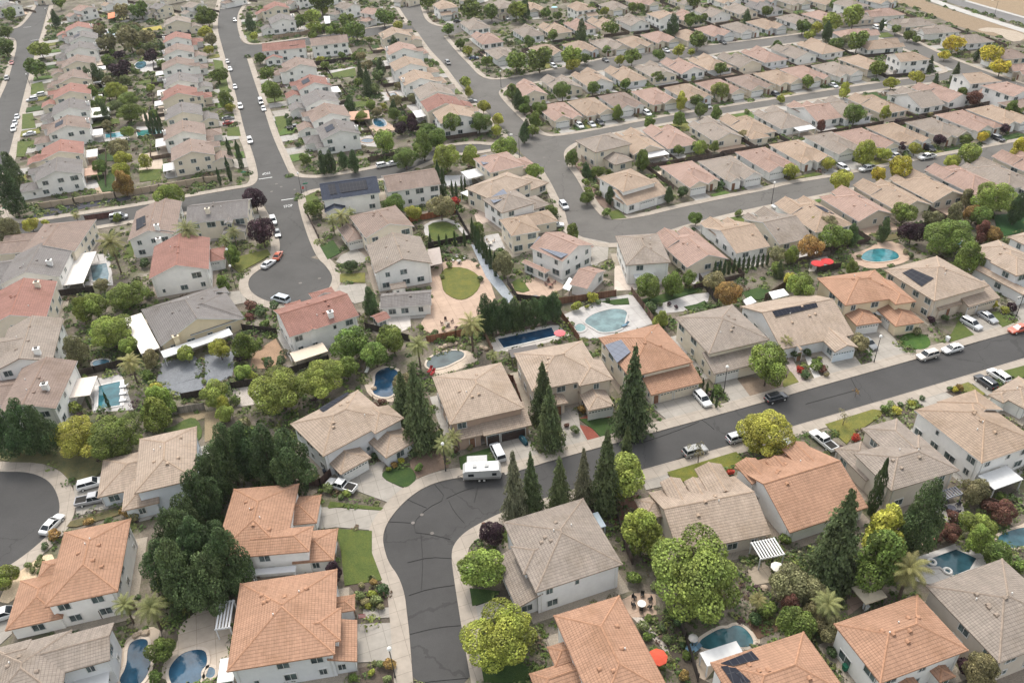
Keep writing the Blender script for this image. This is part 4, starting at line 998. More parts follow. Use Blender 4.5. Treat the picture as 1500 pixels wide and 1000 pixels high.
custom('tan single-storey house with gabled front facing the main road', 'tan gabled house', 'sand', 'beige', '940,722 1072,698 1134,780 1003,808', z=3.2, pitch=.42, roof='X00',
  subs=[('972,716 1000,706', 4.4, 'Y00', '-y5 +y1'), ('1024,698 1062,688', 4.6, 'Y00', '-y5 +y1.5'), ('1004,708 1026,700', 4.3, 'Y00', '-y4'), ('938,730 975,755', 3.0, 'X10', '-x1')], covers=[('1100,797 1130,788 1147,806 1114,819', 2.6, WHT, .05, True)], vents=4)
# upper side of the main road
custom('tan brick-fronted house with dark garage doors behind the white trailer', 'trailer house', 'sand', 'brick', '633,553 730,530 772,598 659,620',
  subs=[('662,626 701,618 705,637 668,642', 2.9, 'S-y', '+y1'), ('702,618 770,604 775,623 706,632', 2.95, 'S-y', '+y1')], doors=[(2, '-y', .62, 4.9, (0.06, 0.04, 0.035)), (2, '-y', .18, 2.6, (0.06, 0.04, 0.035)), (1, '-y', .6, 1.0)], vents=5, dense=.95)
custom('tan stucco house below the dark blue pool with bay window', 'tan house below dark pool', 'sand', 'tan', '754,518 850,498 888,552 778,572',
  subs=[('846,560 894,556 894,548', 5.6, 'Y10', '+y5'), ('850,580 898,590 870,600', 2.9, 'Y10', '+y3'), ('800,580 832,590', 2.9, 'Y10', '+y3')], doors=[(2, '-y', .5, 4.9), (3, '-y', .5, 1.0)], vents=5, dense=.95, covers=[('745,514 784,505 790,514 752,523', 2.5, (0.10, 0.09, 0.085))])
custom('terracotta-orange house with grey solar array beside the white pool deck', 'orange solar house', T_, 'cream', '874,495 965,474 1015,530 925,552',
  subs=[('944,566 1021,550 1020,562', 2.9, 'S-y', '+y1.5'), ('945,560 968,575', 2.9, 'Y10', '+y3')], doors=[(1, '-y', .72, 4.9, (0.62, 0.55, 0.44)), (1, '-y', .3, 2.6, (0.62, 0.55, 0.44)), (2, '-y', .5, 1.0)], solar=['886,506 910,498 924,516 904,532 G'], vents=4)
custom('cream house with grey hip roof behind the round roadside tree', 'grey-roofed cream house', 'grey', 'cream', '987,465 1074,446 1126,497 1040,518',
  subs=[('1036,532 1112,514 1116,522 1046,548', 2.9, 'S-y', '+y1.5')], doors=[(1, '-y', .25, 4.9)], vents=5)
custom('pale single-storey house with tan roof and dark solar row', 'solar-row house', 'sand', 'pale', '1088,448 1190,428 1244,492 1140,512', z=3.1, pitch=.42, roof='X00',
  subs=[('1196,490 1248,500 1240,512', 3.0, 'Y00', '+y6'), ('1150,490 1176,512', 3.1, 'Y00', '+y3')], doors=[(1, '-y', .45, 4.9, (0.6, 0.66, 0.7)), (2, '-y', .5, 1.0)], solar=['1131,456 1194,442 1198,450 1136,465'], vents=5)
custom('orange-roofed yellow house with two front garages around a courtyard', 'courtyard orange house', T_, 'yellow', '1197,412 1272,392 1338,438 1238,442',
  subs=[('1235,455 1264,450 1286,466 1255,477', 2.9, 'Y10', '+y2'), ('1296,463 1330,454 1348,467 1312,478', 2.9, 'Y10', '+y3'), ('1294,424 1338,438 1312,446', 5.6, 'Y10', '+y3')], doors=[(1, '-y', .5, 4.9), (2, '-x', .5, 2.6)], vents=5)
custom('beige house with tan roof, black solar panel and long front eave', 'black-solar tan house', 'sand', 'tan', '1298,396 1374,373 1448,420 1366,440',
  subs=[('1360,444 1396,436 1398,448', 2.9, 'S-y', '+y1.5'), ('1400,438 1448,426 1452,440', 2.9, 'S-y', '+y1.5')], doors=[(2, '-y', .65, 4.9, (0.6, 0.52, 0.42)), (2, '-y', .15, 2.6, (0.6, 0.52, 0.42)), (1, '-y', .5, 1.0)], solar=['1322,400 1336,394 1368,408 1350,420'], vents=4, dense=.95)
custom('tan house at right edge above the parked grey sedan', 'right-edge tan house', 'sand', 'pale', '1424,362 1468,350 1520,384 1474,398',
  subs=[('1440,398 1498,420 1500,432', 2.9, 'Y00', '+y3'), ('1466,392 1530,392', 5.6, 'Y10', '+y3')], doors=[(1, '-y', .5, 4.9)], vents=4)
custom('tan house at the right edge behind the dark courtyard trees', 'right-edge upper house', 'sand', 'white', '1478,346 1516,336 1566,362 1530,374', vents=3)
custom('low tan-roofed white house at right edge below the main road', 'low right-edge house', 'sand', 'white', '1454,572 1492,552 1540,574 1502,600', z=3.0, subs=[('1453,575 1470,590', 2.9, 'X10', '+x2')], vents=3)
# middle left
custom('tan two-garage house above the street bend with white pickup in its driveway', 'tan two-garage house', 'sand', 'pale', '424,626 512,572 588,612 474,662',
  subs=[('480,676 500,694 540,666 512,650', 2.9, 'Y10', '+y2'), ('548,655 570,668 606,640 585,630', 2.9, 'Y10', '+y3'), ('548,634 592,612', 5.6, 'Y10', '+y5')], doors=[(1, '-y', .5, 4.9), (2, '-x', .5, 2.6), (0, '-y', .45, 1.0)],
  solar=['468,600 508,574 512,578 474,604'], vents=5, dense=.95)
custom('white house with long red-brown gable roof below the upper cul-de-sac', 'long red-gabled house', 'red', 'white', '424,494 526,462', depth=13, roof='X00',
  subs=[('416,446 440,440', 3.0, 'Y01', '-y3'), ('452,430 486,421', 5.0, 'Y01', '-y3'), ('450,486 466,482', 5.55, 'Y00', '+y3')], chim=(485, 464), covers=[('428,516 474,504 478,514 432,530', 2.6, (0.55, 0.46, 0.36))], vents=5)
custom('low grey-roofed cream house with pale patio covers left of the cul-de-sac', 'low grey cream house', 'slate', 'yellow', '206,454 312,420 358,466 236,506', z=3.2, roof='Y01', pitch=.42,
  subs=[('268,448 330,432 358,465', 3.15, 'X01', '-x2'), ('300,430 330,420', 3.1, 'Y01', '-y3')], chim=(254, 484), covers=[('182,468 206,459 233,507 207,518', 2.6, (0.66, 0.61, 0.55)), ('238,514 336,482 338,490 240,524', 2.5, WHT)], vents=5)
custom('white house with red gable roof beside the lawn of the upper cul-de-sac', 'red gabled cul-de-sac house', 'red', 'white', '218,362 302,349 312,393 226,408', roof='Y00',
  subs=[('300,366 328,364 330,380', 2.9, 'X01', '-x3')], doors=[(1, '-y', .5, 4.9)], chim=(233, 354), vents=4)
custom('white house with brown gables and black solar panel by the cross street', 'brown solar-gabled house', 'brown', 'white', '192,312 256,300 260,344 195,350', roof='Y00',
  subs=[('232,300 256,296 258,340', 5.6, 'Y00', '-x2')], chim=(231, 336), solar=['200,322 213,316 214,330 200,338'], vents=3)
custom('cream house with plain grey gable roof between two purple trees and palms', 'grey purple-tree house', 'slate', 'cream', '272,328 363,318', depth=13, roof='X00',
  subs=[('328,334 362,326 352,340', 2.9, 'Y00', '+y3'), ('330,320 340,326', 5.5, 'Y00', '+y3')], chim=(305, 312), vents=3)
custom('brown striped-roof house at left edge, below the cross street', 'left-edge brown house', 'brown', 'cream', '48,330 126,322 126,367 44,374', roof='Y01',
  subs=[('14,344 52,352', 2.9, 'X00', '+x2'), ('0,354 28,370', 2.9, 'X00', '+x2')], vents=3)
custom('grey house with skylight and long white patio cover, at left edge', 'grey skylight house', 'slate', 'white', '12,376 98,364 98,404 8,416', roof='Y00', covers=[('100,374 126,372 122,414 98,416', 2.7, (0.68, 0.64, 0.59))], subs=[('-24,386 14,408', 2.9, 'X00', '+x3')], vents=4, chim=(74, 388))
custom('red-roofed cream house with white chimney at the left edge', 'red left-edge house', 'red', 'cream', '-12,428 79,413 73,464 -18,482', roof='Y00', chim=(56, 420), subs=[('-30,452 10,480', 2.9, 'X00', '+x3')], vents=4)
custom('grey-tan striped house with white chimney, below the red left-edge house', 'grey left-edge house', 'grey', 'white', '0,482 89,467 81,526 2,544', roof='Y00', chim=(56, 518), subs=[('-24,500 14,530', 5.4, 'X00', '+x3')], vents=4)
custom('brown-tan house with square patio cover beside the teal pool', 'teal-pool brown house', 'brown', 'white', '18,540 101,531 96,595 8,610', roof='Y00', chim=(68, 570), covers=[('107,556 134,552 132,578 105,582', 2.6, (0.62, 0.55, 0.49))], subs=[('-20,560 26,590', 2.9, 'X00', '+x3')], vents=6)
custom('white house with navy roof and big black solar panels at the junction', 'navy solar house', 'navy', 'white', '472,294 557,282', depth=13, roof='X00',
  subs=[('476,312 506,302', 2.9, 'Y00', '+y3'), ('496,288 504,290', 5.55, 'Y00', '+y3')], solar=['480,271 490,269.5 494,284 484,285.5', '496,270 536,264 539,277 499,283'], vents=0)
custom('white house with brown gable roof right of the navy solar house', 'brown house beside navy house', 'brown', 'white', '568,282 646,270', depth=13, roof='X00', vents=2)
custom('brown hip-roofed cream house with small garage wing by the stop-street lawn', 'brown cream-walled house', 'brown', 'cream', '518,314 586,300 600,332 528,352', roof='Y01',
  subs=[('495,336 522,332 522,352', 2.9, 'Y10', '+x1')], doors=[(1, '-y', .5, 4.9)], vents=5)
custom('grey-brown gabled white house left of the round putting lawn', 'house by the round lawn', 'grey', 'white', '545,358 621,346 628,386 540,402', roof='Y00',
  subs=[('541,370 562,384', 2.9, 'X10', '+x2'), ('570,416 596,420', 2.9, 'X00')], doors=[(1, '-x', .5, 2.6)], vents=5)
custom('low grey-roofed white wing below the house by the round lawn', 'low grey wing', 'slate', 'white', '560,430 632,424 632,446 556,452', z=2.9, roof='X00', vents=2)
custom('tiny red-roofed white pool cabin right of the long red-gabled house', 'red pool cabin', 'red', 'white', '543,462 562,456 572,465 552,474', z=2.6, roof='X00', vents=0, dense=.5)
# centre, left of the curving street
custom('pinkish hip-roofed house with solar at the inner street corner', 'pink corner solar house', 'pink', 'cream', '697,232 740,222 772,242 714,254', subs=[('740,236 772,232 772,246', 2.9, 'X01', '-x3')], solar=['700,231 712,228 718,238 708,243 G'], covers=[('681,252 698,247 706,254 686,262', 2.6, WHT)], vents=3)
custom('tan hip-roofed house second below the inner street corner', 'tan inner-corner house', 'sand', 'cream', '693,272 740,252 784,266 706,296', subs=[('756,262 784,260 784,276', 2.9, 'X01', '-x3')], covers=[('679,281 696,275 700,282 686,288', 2.6, WHT)], vents=3)
custom('grey hip-roofed house with grey solar panels, mid curve', 'grey mid-curve solar house', 'grey', 'white', '714,292 748,277 792,298 726,312', subs=[('770,290 794,292 792,304', 2.9, 'X01', '-x3')], solar=['716,290 738,279 746,287 724,300 G'], vents=3)
custom('tan house facing the parked white car on the curve', 'tan curve house', 'tan', 'cream', '728,322 764,316 800,336 752,346', subs=[('766,314 806,310 808,326', 2.9, 'X01', '-x3')], vents=3)
custom('pinkish house with wide blue-grey solar panel above the flag-shaped driveway', 'pink wide-solar house', 'pink', 'white', '774,364 824,338 868,360 826,382', roof='Y00', subs=[('838,348 868,360 850,372', 2.9, 'X01', '-x3'), ('776,390 806,396', 2.8, 'Y10', '+y3')], solar=['780,358 790,348 836,370 822,380 G'], vents=2)
custom('small pink-roofed detached garage beside the flag-shaped driveway', 'pink detached garage', 'pink', 'white', '836,412 866,388 884,398 858,428', z=2.8, roof='Y00', vents=1, dense=.5)
custom('white hip-roofed house with brown-grey roof inside the street elbow', 'white elbow house', 'grey', 'white', '905,347 966,340 980,386 913,387', covers=[('928,398 956,396 958,406 930,408', 2.6, WHT)], vents=4)
custom('cream two-storey house behind the hedge on the outer curve', 'hedged outer-curve house', 'grey', 'cream', '848,204 902,193 918,212 866,226', subs=[('884,232 914,226 916,238', 2.9, 'Y10', '+y3')], vents=2)
custom('white two-storey house with three-car garage on the outer curve', 'three-car outer-curve house', 'tan', 'white', '880,258 930,246 956,268 908,284', subs=[('902,292 968,276 970,286', 2.9, 'S-y', '+y1.5'), ('904,294 922,296', 2.9, 'Y10', '+y3')], doors=[(1, '-y', .5, 4.9), (1, '-y', .87, 2.6)], vents=2, dense=.95)
custom('red-roofed white house with solar panel at the side-lane corner', 'red side-lane house', 'red', 'white', '384,76 448,70', depth=12, roof='X00', subs=[('388,88 414,86', 2.9, 'Y00', '+y3')], solar=['422,60 437,58 438,66 424,68'], vents=1)
custom('white house with long brown roof right of the red side-lane house', 'brown side-lane house', 'brown', 'white', '456,68 511,62', depth=12, roof='X00', vents=1)
# ------------------------------------------------------------------ trees and plants
import numpy as np
def leaf_mesh(name, centers, normals, sizes, tones, rs, rect=1.0):
    """leaf clumps: one small bent quad each"""
    n = len(centers)
    c = np.array(centers, dtype=np.float64); nr = np.array(normals, dtype=np.float64)
    nr /= np.linalg.norm(nr, axis=1, keepdims=True) + 1e-9
    rv = rs.normal(size=(n, 3)); a = np.cross(nr, rv); a /= np.linalg.norm(a, axis=1, keepdims=True) + 1e-9
    b = np.cross(nr, a)
    s = np.array(sizes)[:, None]
    v = np.empty((n, 4, 3))
    k = 0.75 + rs.random((n, 4, 1)) * 0.5
    v[:, 0] = c - a * s * k[:, 0] * rect; v[:, 1] = c - b * s * k[:, 1]; v[:, 2] = c + a * s * k[:, 2] * rect; v[:, 3] = c + b * s * k[:, 3] + nr * s * 0.3
    me = bpy.data.meshes.new(name)
    me.vertices.add(n * 4); me.vertices.foreach_set('co', v.reshape(-1))
    me.loops.add(n * 4); me.loops.foreach_set('vertex_index', np.arange(n * 4))
    me.polygons.add(n); me.polygons.foreach_set('loop_start', np.arange(n) * 4); me.polygons.foreach_set('loop_total', np.full(n, 4))
    at = me.attributes.new('tone', 'FLOAT', 'FACE'); at.data.foreach_set('value', np.array(tones))
    me.materials.append(MAT['leaf']); me.update(); me.validate()
    return me
def crown_lobes(seed, lobes, n, size, up=0.25, jit=0.16):
    """leaves over a cluster of lobes (x, y, z, radius); unit crown"""
    rs = np.random.RandomState(seed)
    L = np.array(lobes); w = L[:, 3] ** 2; w /= w.sum()
    C, Nn, S, T = [], [], [], []
    tone = 0.68 + rs.random(len(L)) * 0.68
    while len(C) < n:
        i = rs.choice(len(L), p=w); d = rs.normal(size=3); d /= np.linalg.norm(d)
        if d[2] < -0.55 and rs.random() < .7: continue
        r = L[i, 3] * (1 - abs(rs.normal()) * jit + 0.04)
        p = L[i, :3] + d * r
        q = np.linalg.norm(L[:, :3] - p, axis=1) / L[:, 3]; q[i] = 9
        if q.min() < 0.72: continue
        C.append(p); nn = d + rs.normal(size=3) * 0.55; nn[2] += up; Nn.append(nn)
        S.append(size * (0.6 + rs.random() * 0.8)); T.append(tone[i] * (0.66 + rs.random() ** 2 * 0.95))
    return C, Nn, S, T, rs
def round_lobes(seed, nl=14, bottom=.25, cone=0.0, spread=.30, rad=.2):
    rs = np.random.RandomState(seed); out = []
    zc = (1 + bottom) / 2; hz = (1 - bottom) / 2
    out.append((0, 0, zc, .2 * (1 - cone * .3)))
    for i in range(nl):
        t = (i + .5) / nl; z = 1 - 2 * t; a = i * 2.399 + rs.random() * .8
        rr = math.sqrt(max(0, 1 - z * z)); k = (1 - cone * (z + 1) / 2) * (1 + .2 * math.sin(a + seed) + .14 * math.sin(2 * a + seed * 1.7) + rs.normal() * .1)
        r = rad * (.55 + rs.random() * .8) * (0.6 + 0.4 * k)
        out.append((math.cos(a) * rr * spread * k * (.8 + rs.random() * .4), math.sin(a) * rr * spread * k * (.8 + rs.random() * .4), zc + z * (hz - r * .75) * (.82 + rs.random() * .2), r))
    return out
PROTO = {}
def protos():
    for i in range(5):
        PROTO['round', i] = leaf_mesh('crown', *crown_lobes(10 + i, round_lobes(10 + i, 17, .2, .1, .31, .18), 6500, .0185))
        PROTO['big', i] = leaf_mesh('crown', *crown_lobes(20 + i, round_lobes(20 + i, 30, .16, .12, .34, .14), 17000, .0108))
        PROTO['oval', i] = leaf_mesh('crown', *crown_lobes(30 + i, round_lobes(30 + i, 18, .1, .4, .31, .17), 6500, .018))
        PROTO['dark', i] = leaf_mesh('crown', *crown_lobes(40 + i, round_lobes(40 + i, 34, .0, .62, .37, .14), 11000, .0125, .45))
        PROTO['shrub', i] = leaf_mesh('crown', *crown_lobes(50 + i, [(math.cos(k * 2.4) * .27, math.sin(k * 2.4) * .27, .4 + .2 * (k % 3), .22) for k in range(7)] + [(0, 0, .6, .36)], 620, .055))
        PROTO['far', i] = leaf_mesh('crown', *crown_lobes(60 + i, round_lobes(60 + i, 11, .22), 1100, .045))
        rs = np.random.RandomState(70 + i)     # sparse small tree
        lob = [(rs.normal() * .2, rs.normal() * .2, .45 + rs.random() * .45, .13) for _ in range(12)]
        PROTO['sparse', i] = leaf_mesh('crown', *crown_lobes(70 + i, lob, 420, .02))
        # conifer: whorls of drooping boughs
        C, Nn, S, T = [], [], [], []
        rs = np.random.RandomState(80 + i); H = 34
        for k in range(H):
            z = .06 + .92 * (k / H) ** .9; rad = .5 * min(1, (1 - z) / .8) ** (.85 if i != 1 else 1.05) * (.55 + .45 * min(1, z / .12)) * (.8 + rs.random() * .3) + .02
            nb = max(4, int(11 * (1 - z) + 4)); ph = rs.random() * 6.28
            for b_ in range(nb):
                a = ph + b_ * 6.283 / nb + rs.normal() * .15; tone = .65 + rs.random() * .7; rl = rad * (.6 + rs.random() * .6)
                m = max(4, int(40 * rl / .5 + 5))
                for q in range(m):
                    t = .25 + .75 * (q + rs.random()) / m; w = .24 * rl * (1.15 - t) + .01
                    o = rs.normal() * w
                    C.append((math.cos(a) * rl * t - math.sin(a) * o, math.sin(a) * rl * t + math.cos(a) * o, z - .05 * t * t * (rl / .3) + rs.normal() * .012))
                    Nn.append((math.cos(a) * .5 + rs.normal() * .5, math.sin(a) * .5 + rs.normal() * .5, 1.0)); S.append(.017 * (.7 + rs.random() * .6)); T.append(tone * (.7 + rs.random() * .6))
        # conifers are scaled unevenly, so leaf size is given for a width-to-height of about 1 : 3
        PROTO['conifer', i] = leaf_mesh('crown', C, Nn, S, T, rs, 1.5)
        C, Nn, S, T = [], [], [], []
        rs = np.random.RandomState(90 + i)
        for q in range(1500):
            z = rs.random() ** .9; rad = .5 * (1 - (2 * abs(z - .32) if z < .32 else (z - .32) / .68) ** 1.7) ** .75 * (.85 + .2 * math.sin(z * 17 + i)) + .02
            a = rs.random() * 6.283; r = rad * (1 - abs(rs.normal()) * .15)
            C.append((math.cos(a) * r, math.sin(a) * r, z)); Nn.append((math.cos(a), math.sin(a), .4 + rs.normal() * .3)); S.append(.035 * (.6 + rs.random() * .8)); T.append(.6 + rs.random() * .75)
        PROTO['cypress', i] = leaf_mesh('crown', C, Nn, S, T, rs)
        # palm crown: arching fronds with leaflets; unit = frond length 1, origin at trunk head
        C, Nn, S, T = [], [], [], []
        mb = MB(); rs = np.random.RandomState(100 + i); tones = []
        nf = 30
        for f in range(nf):
            a = f * 2.399; el = math.radians(72 - 112 * f / nf + rs.normal() * 6); L = .85 + rs.random() * .25
            p = Vector((0, 0, 0)); prev = p; tone = .75 + rs.random() * .5
            seg = 9
            for k in range(seg):
                e = el - math.radians(75) * (k / seg) ** 1.3
                d = Vector((math.cos(a) * math.cos(e), math.sin(a) * math.cos(e), math.sin(e)))
                q = p + d * (L / seg); side = Vector((-math.sin(a), math.cos(a), 0)); up = side.cross(d)
                wl = .19 * math.sin(math.pi * min(1, (k + .7) / (seg + .2))) + .015
                mb.face([p - side * .008, p + side * .008, q + side * .008, q - side * .008]); tones.append(.5)
                for s in (1, -1):
                    for h in (0.15, .5, .85):
                        o = p.lerp(q, h); tip = o + side * s * wl + d * wl * .55 - Vector((0, 0, 1)) * wl * .45
                        mb.face([o, o + d * .035, tip] if s > 0 else [o, tip, o + d * .035]); tones.append(tone * (.8 + rs.random() * .45))
                p = q
        me = bpy.data.meshes.new('crown'); me.from_pydata(mb.v, [], mb.f); me.materials.append(MAT['leaf'])
        at = me.attributes.new('tone', 'FLOAT', 'FACE'); at.data.foreach_set('value', tones); me.update(); PROTO['palm', i] = me
        # trunks with limbs, unit height
        rs2 = random.Random(110 + i); mb = MB()
        mb.tube((0, 0, 0), (0.01, 0, .34), .030, .022, 8); mb.tube((0.01, 0, .34), (0, .01, .7), .022, .008, 6)
        for k in range(6):
            a = k * 2.399; z = .28 + .06 * k; r = .27 - .015 * k
            m_ = Vector((math.cos(a) * r * .5, math.sin(a) * r * .5, z + .13)); e_ = Vector((math.cos(a) * r, math.sin(a) * r, z + .3))
            mb.tube((0, 0, z), m_, .013, .009, 5, cap=False); mb.tube(m_, e_, .009, .004, 5, cap=False)
        PROTO['trunk', i] = mb.mesh('trunk', ['bark'])
        mb = MB(); mb.tube((0, 0, 0), (0, 0, .95), .03, .004, 7); PROTO['pole', i] = mb.mesh('trunk', ['bark'])
        mb = MB()
        for k in range(8): mb.tube((0.004 * math.sin(k), 0, k / 8), (0.004 * math.sin(k + 1), 0, (k + 1) / 8), .036 - .001 * k, .033 - .001 * k, 9)
        PROTO['palmtrunk', i] = mb.mesh('trunk', ['bark'])
protos()
TINT = {'g': (0.136, 0.183, 0.042), 'y': (0.319, 0.325, 0.059), 'Y': (0.496, 0.425, 0.059), 'z': (0.215, 0.265, 0.058), 'd': (0.08, 0.12, 0.046), 'o': (0.224, 0.206, 0.100),
        'u': (0.05, 0.026, 0.034), 'r': (0.15, 0.07, 0.05), 'R': (0.45, 0.05, 0.03), 's': (0.165, 0.201, 0.077), 'a': (0.28, 0.18, 0.06), 'c': (0.10, 0.13, 0.054), 'i': (0.062, 0.095, 0.038), 'p': (0.22, 0.22, 0.085), 'h': (0.075, 0.12, 0.046), 'w': (0.22, 0.22, 0.13)}
CWORD = {'g': 'green', 'y': 'yellow-green', 'Y': 'yellow', 'z': 'bright green', 'd': 'dark green', 'o': 'olive', 'u': 'purple-leaved', 'r': 'reddish', 'R': 'red-flowering', 's': 'light green', 'a': 'orange-leaved', 'c': 'dark', 'i': 'slim', 'p': 'feathery', 'h': 'dark hedge', 'w': 'grey-green'}
def tint(k, rnd):
    c = TINT[k]; f = rnd.uniform(.82, 1.2); g = rnd.uniform(.92, 1.08)
    return (c[0] * f * g, c[1] * f, c[2] * f)
def plant(loc, w, h, k, shape, rnd, trunk=True, lean=(0, 0)):
    """one tree or shrub standing at loc: width w, height h in metres"""
    name = {'palm': 'palm_tree', 'conifer': 'conifer_tree', 'cypress': 'cypress_tree', 'shrub': 'shrub', 'dark': 'evergreen_tree'}.get(shape, 'broadleaf_tree')
    root = thing(name, loc, rnd.uniform(0, 6.28))
    if lean != (0, 0): root.rotation_euler = (lean[0], lean[1], 0)
    i = rnd.randrange(5)
    if shape == 'palm':
        L = w * .56; th = h - L * .25
        link('trunk', PROTO['palmtrunk', i], root, None, scale=(min(th * 1.0, 7), min(th, 7), th))
        link('crown', PROTO['palm', i], root, tint(k, rnd), loc=(0, 0, th), scale=(L, L, L * .95))
        return root
    gw = 1.14 if shape in ('round', 'big', 'oval', 'far') else 1.0
    ax = rnd.uniform(.9, 1.12) if shape in ('round', 'big', 'oval', 'far') else 1
    cr = link('crown', PROTO[shape, i], root, tint(k, rnd), scale=(w * ax * gw, w / ax * gw, h))
    if shape != 'shrub':
        if shape in ('conifer', 'cypress', 'dark'): link('trunk', PROTO['pole', i], root, scale=(max(h * .5, w), max(h * .5, w), h))
        else: link('trunk', PROTO['trunk', i], root, scale=(w, w, h * .95))
    return root
ASP = {'round': 1.08, 'big': .83, 'oval': 1.45, 'dark': 1.75, 'conifer': 2.6, 'cypress': 4.6, 'shrub': .85, 'far': 1.08, 'sparse': 1.3, 'palm': 1.25}
def describe(k, shape, w, h):
    if shape == 'palm': return ('tall feathery palm', 'tall feathery palms', 'palm tree') if h > 6 else ('short feathery palm', 'short feathery palms', 'palm tree')
    if shape == 'conifer': return ('tall %s conifer' % ('grey-green' if k == 'w' else 'dark'), 'tall %s conifers' % ('grey-green' if k == 'w' else 'dark'), 'conifer')
    if shape == 'cypress': return 'slim dark cypress', 'slim dark cypresses', 'cypress'
    if shape == 'dark': return 'dense %s evergreen' % ('dark' if k in 'dh' else CWORD[k]), 'dense dark evergreens' if k in 'dh' else 'dense %s evergreens' % CWORD[k], 'evergreen tree'
    cw = CWORD[k]
    if shape == 'shrub': return 'rounded %s shrub' % cw, 'rounded %s shrubs' % cw, 'shrub'
    if shape == 'sparse': return 'thin %s young tree' % cw, 'thin %s young trees' % cw, 'tree'
    sz = 'large' if w > 8.5 else 'small' if w < 5 else 'round'
    return '%s %s tree' % (sz, cw), '%s %s trees' % (sz, cw), 'tree'
NTREE = [0]
def tree_px(x, y, wpx, k, shape=None):
    """crown centre and crown width read in the photo"""
    NTREE[0] += 1
    rnd = random.Random(int(x * 13 + y * 7 + NTREE[0]))
    z = 3.0
    for _ in range(4):
        p = G(x, y, z); w = wpx / PPM(p)
        sh = shape
        if sh is None:
            if k == 'p': sh = 'palm'
            elif k == 'i': sh = 'cypress'
            elif k == 'c': sh = 'conifer'
            elif k in 'dh' and w > 3.2: sh = 'dark'
            elif w < 3.0: sh = 'shrub'
            elif y < 130: sh = 'far'
            elif w > 8.2: sh = 'big'
            else: sh = 'oval' if rnd.random() < .3 else 'round'
        h = w * ASP[sh]
        if sh == 'shrub': h = min(h, 2.4)
        if sh == 'palm': h = max(h, 4.2)
        z = h * (.82 if sh == 'palm' else .5)
    q = G(x, y, z)
    h *= rnd.uniform(.92, 1.1)
    o = plant((q.x, q.y, 0.02), w, h, k, sh, rnd)
    d = describe(k, sh, w, h); later(o, d[0], d[1], x, y, d[2])
    return o
def tree_tb(x, ytop, yb, wpx, k, shape='conifer', lean=(0, 0), xb=None):
    """top and foot of a tall tree read in the photo"""
    rnd = random.Random(int(x * 3 + yb)); p = G(x if xb is None else xb, yb)
    lo, hi = 0.5, 40
    for _ in range(40):
        m = (lo + hi) / 2
        if PX((p.x, p.y, m))[1] > ytop: lo = m
        else: hi = m
    w = wpx / PPM((p.x, p.y, lo * .4))
    o = plant((p.x, p.y, 0.02), w, lo, k, shape, rnd, lean=lean)
    d = describe(k, shape, w, lo); later(o, d[0], d[1], PX((p.x, p.y, lo / 2))[0], (ytop + yb) / 2, d[2])
    return o
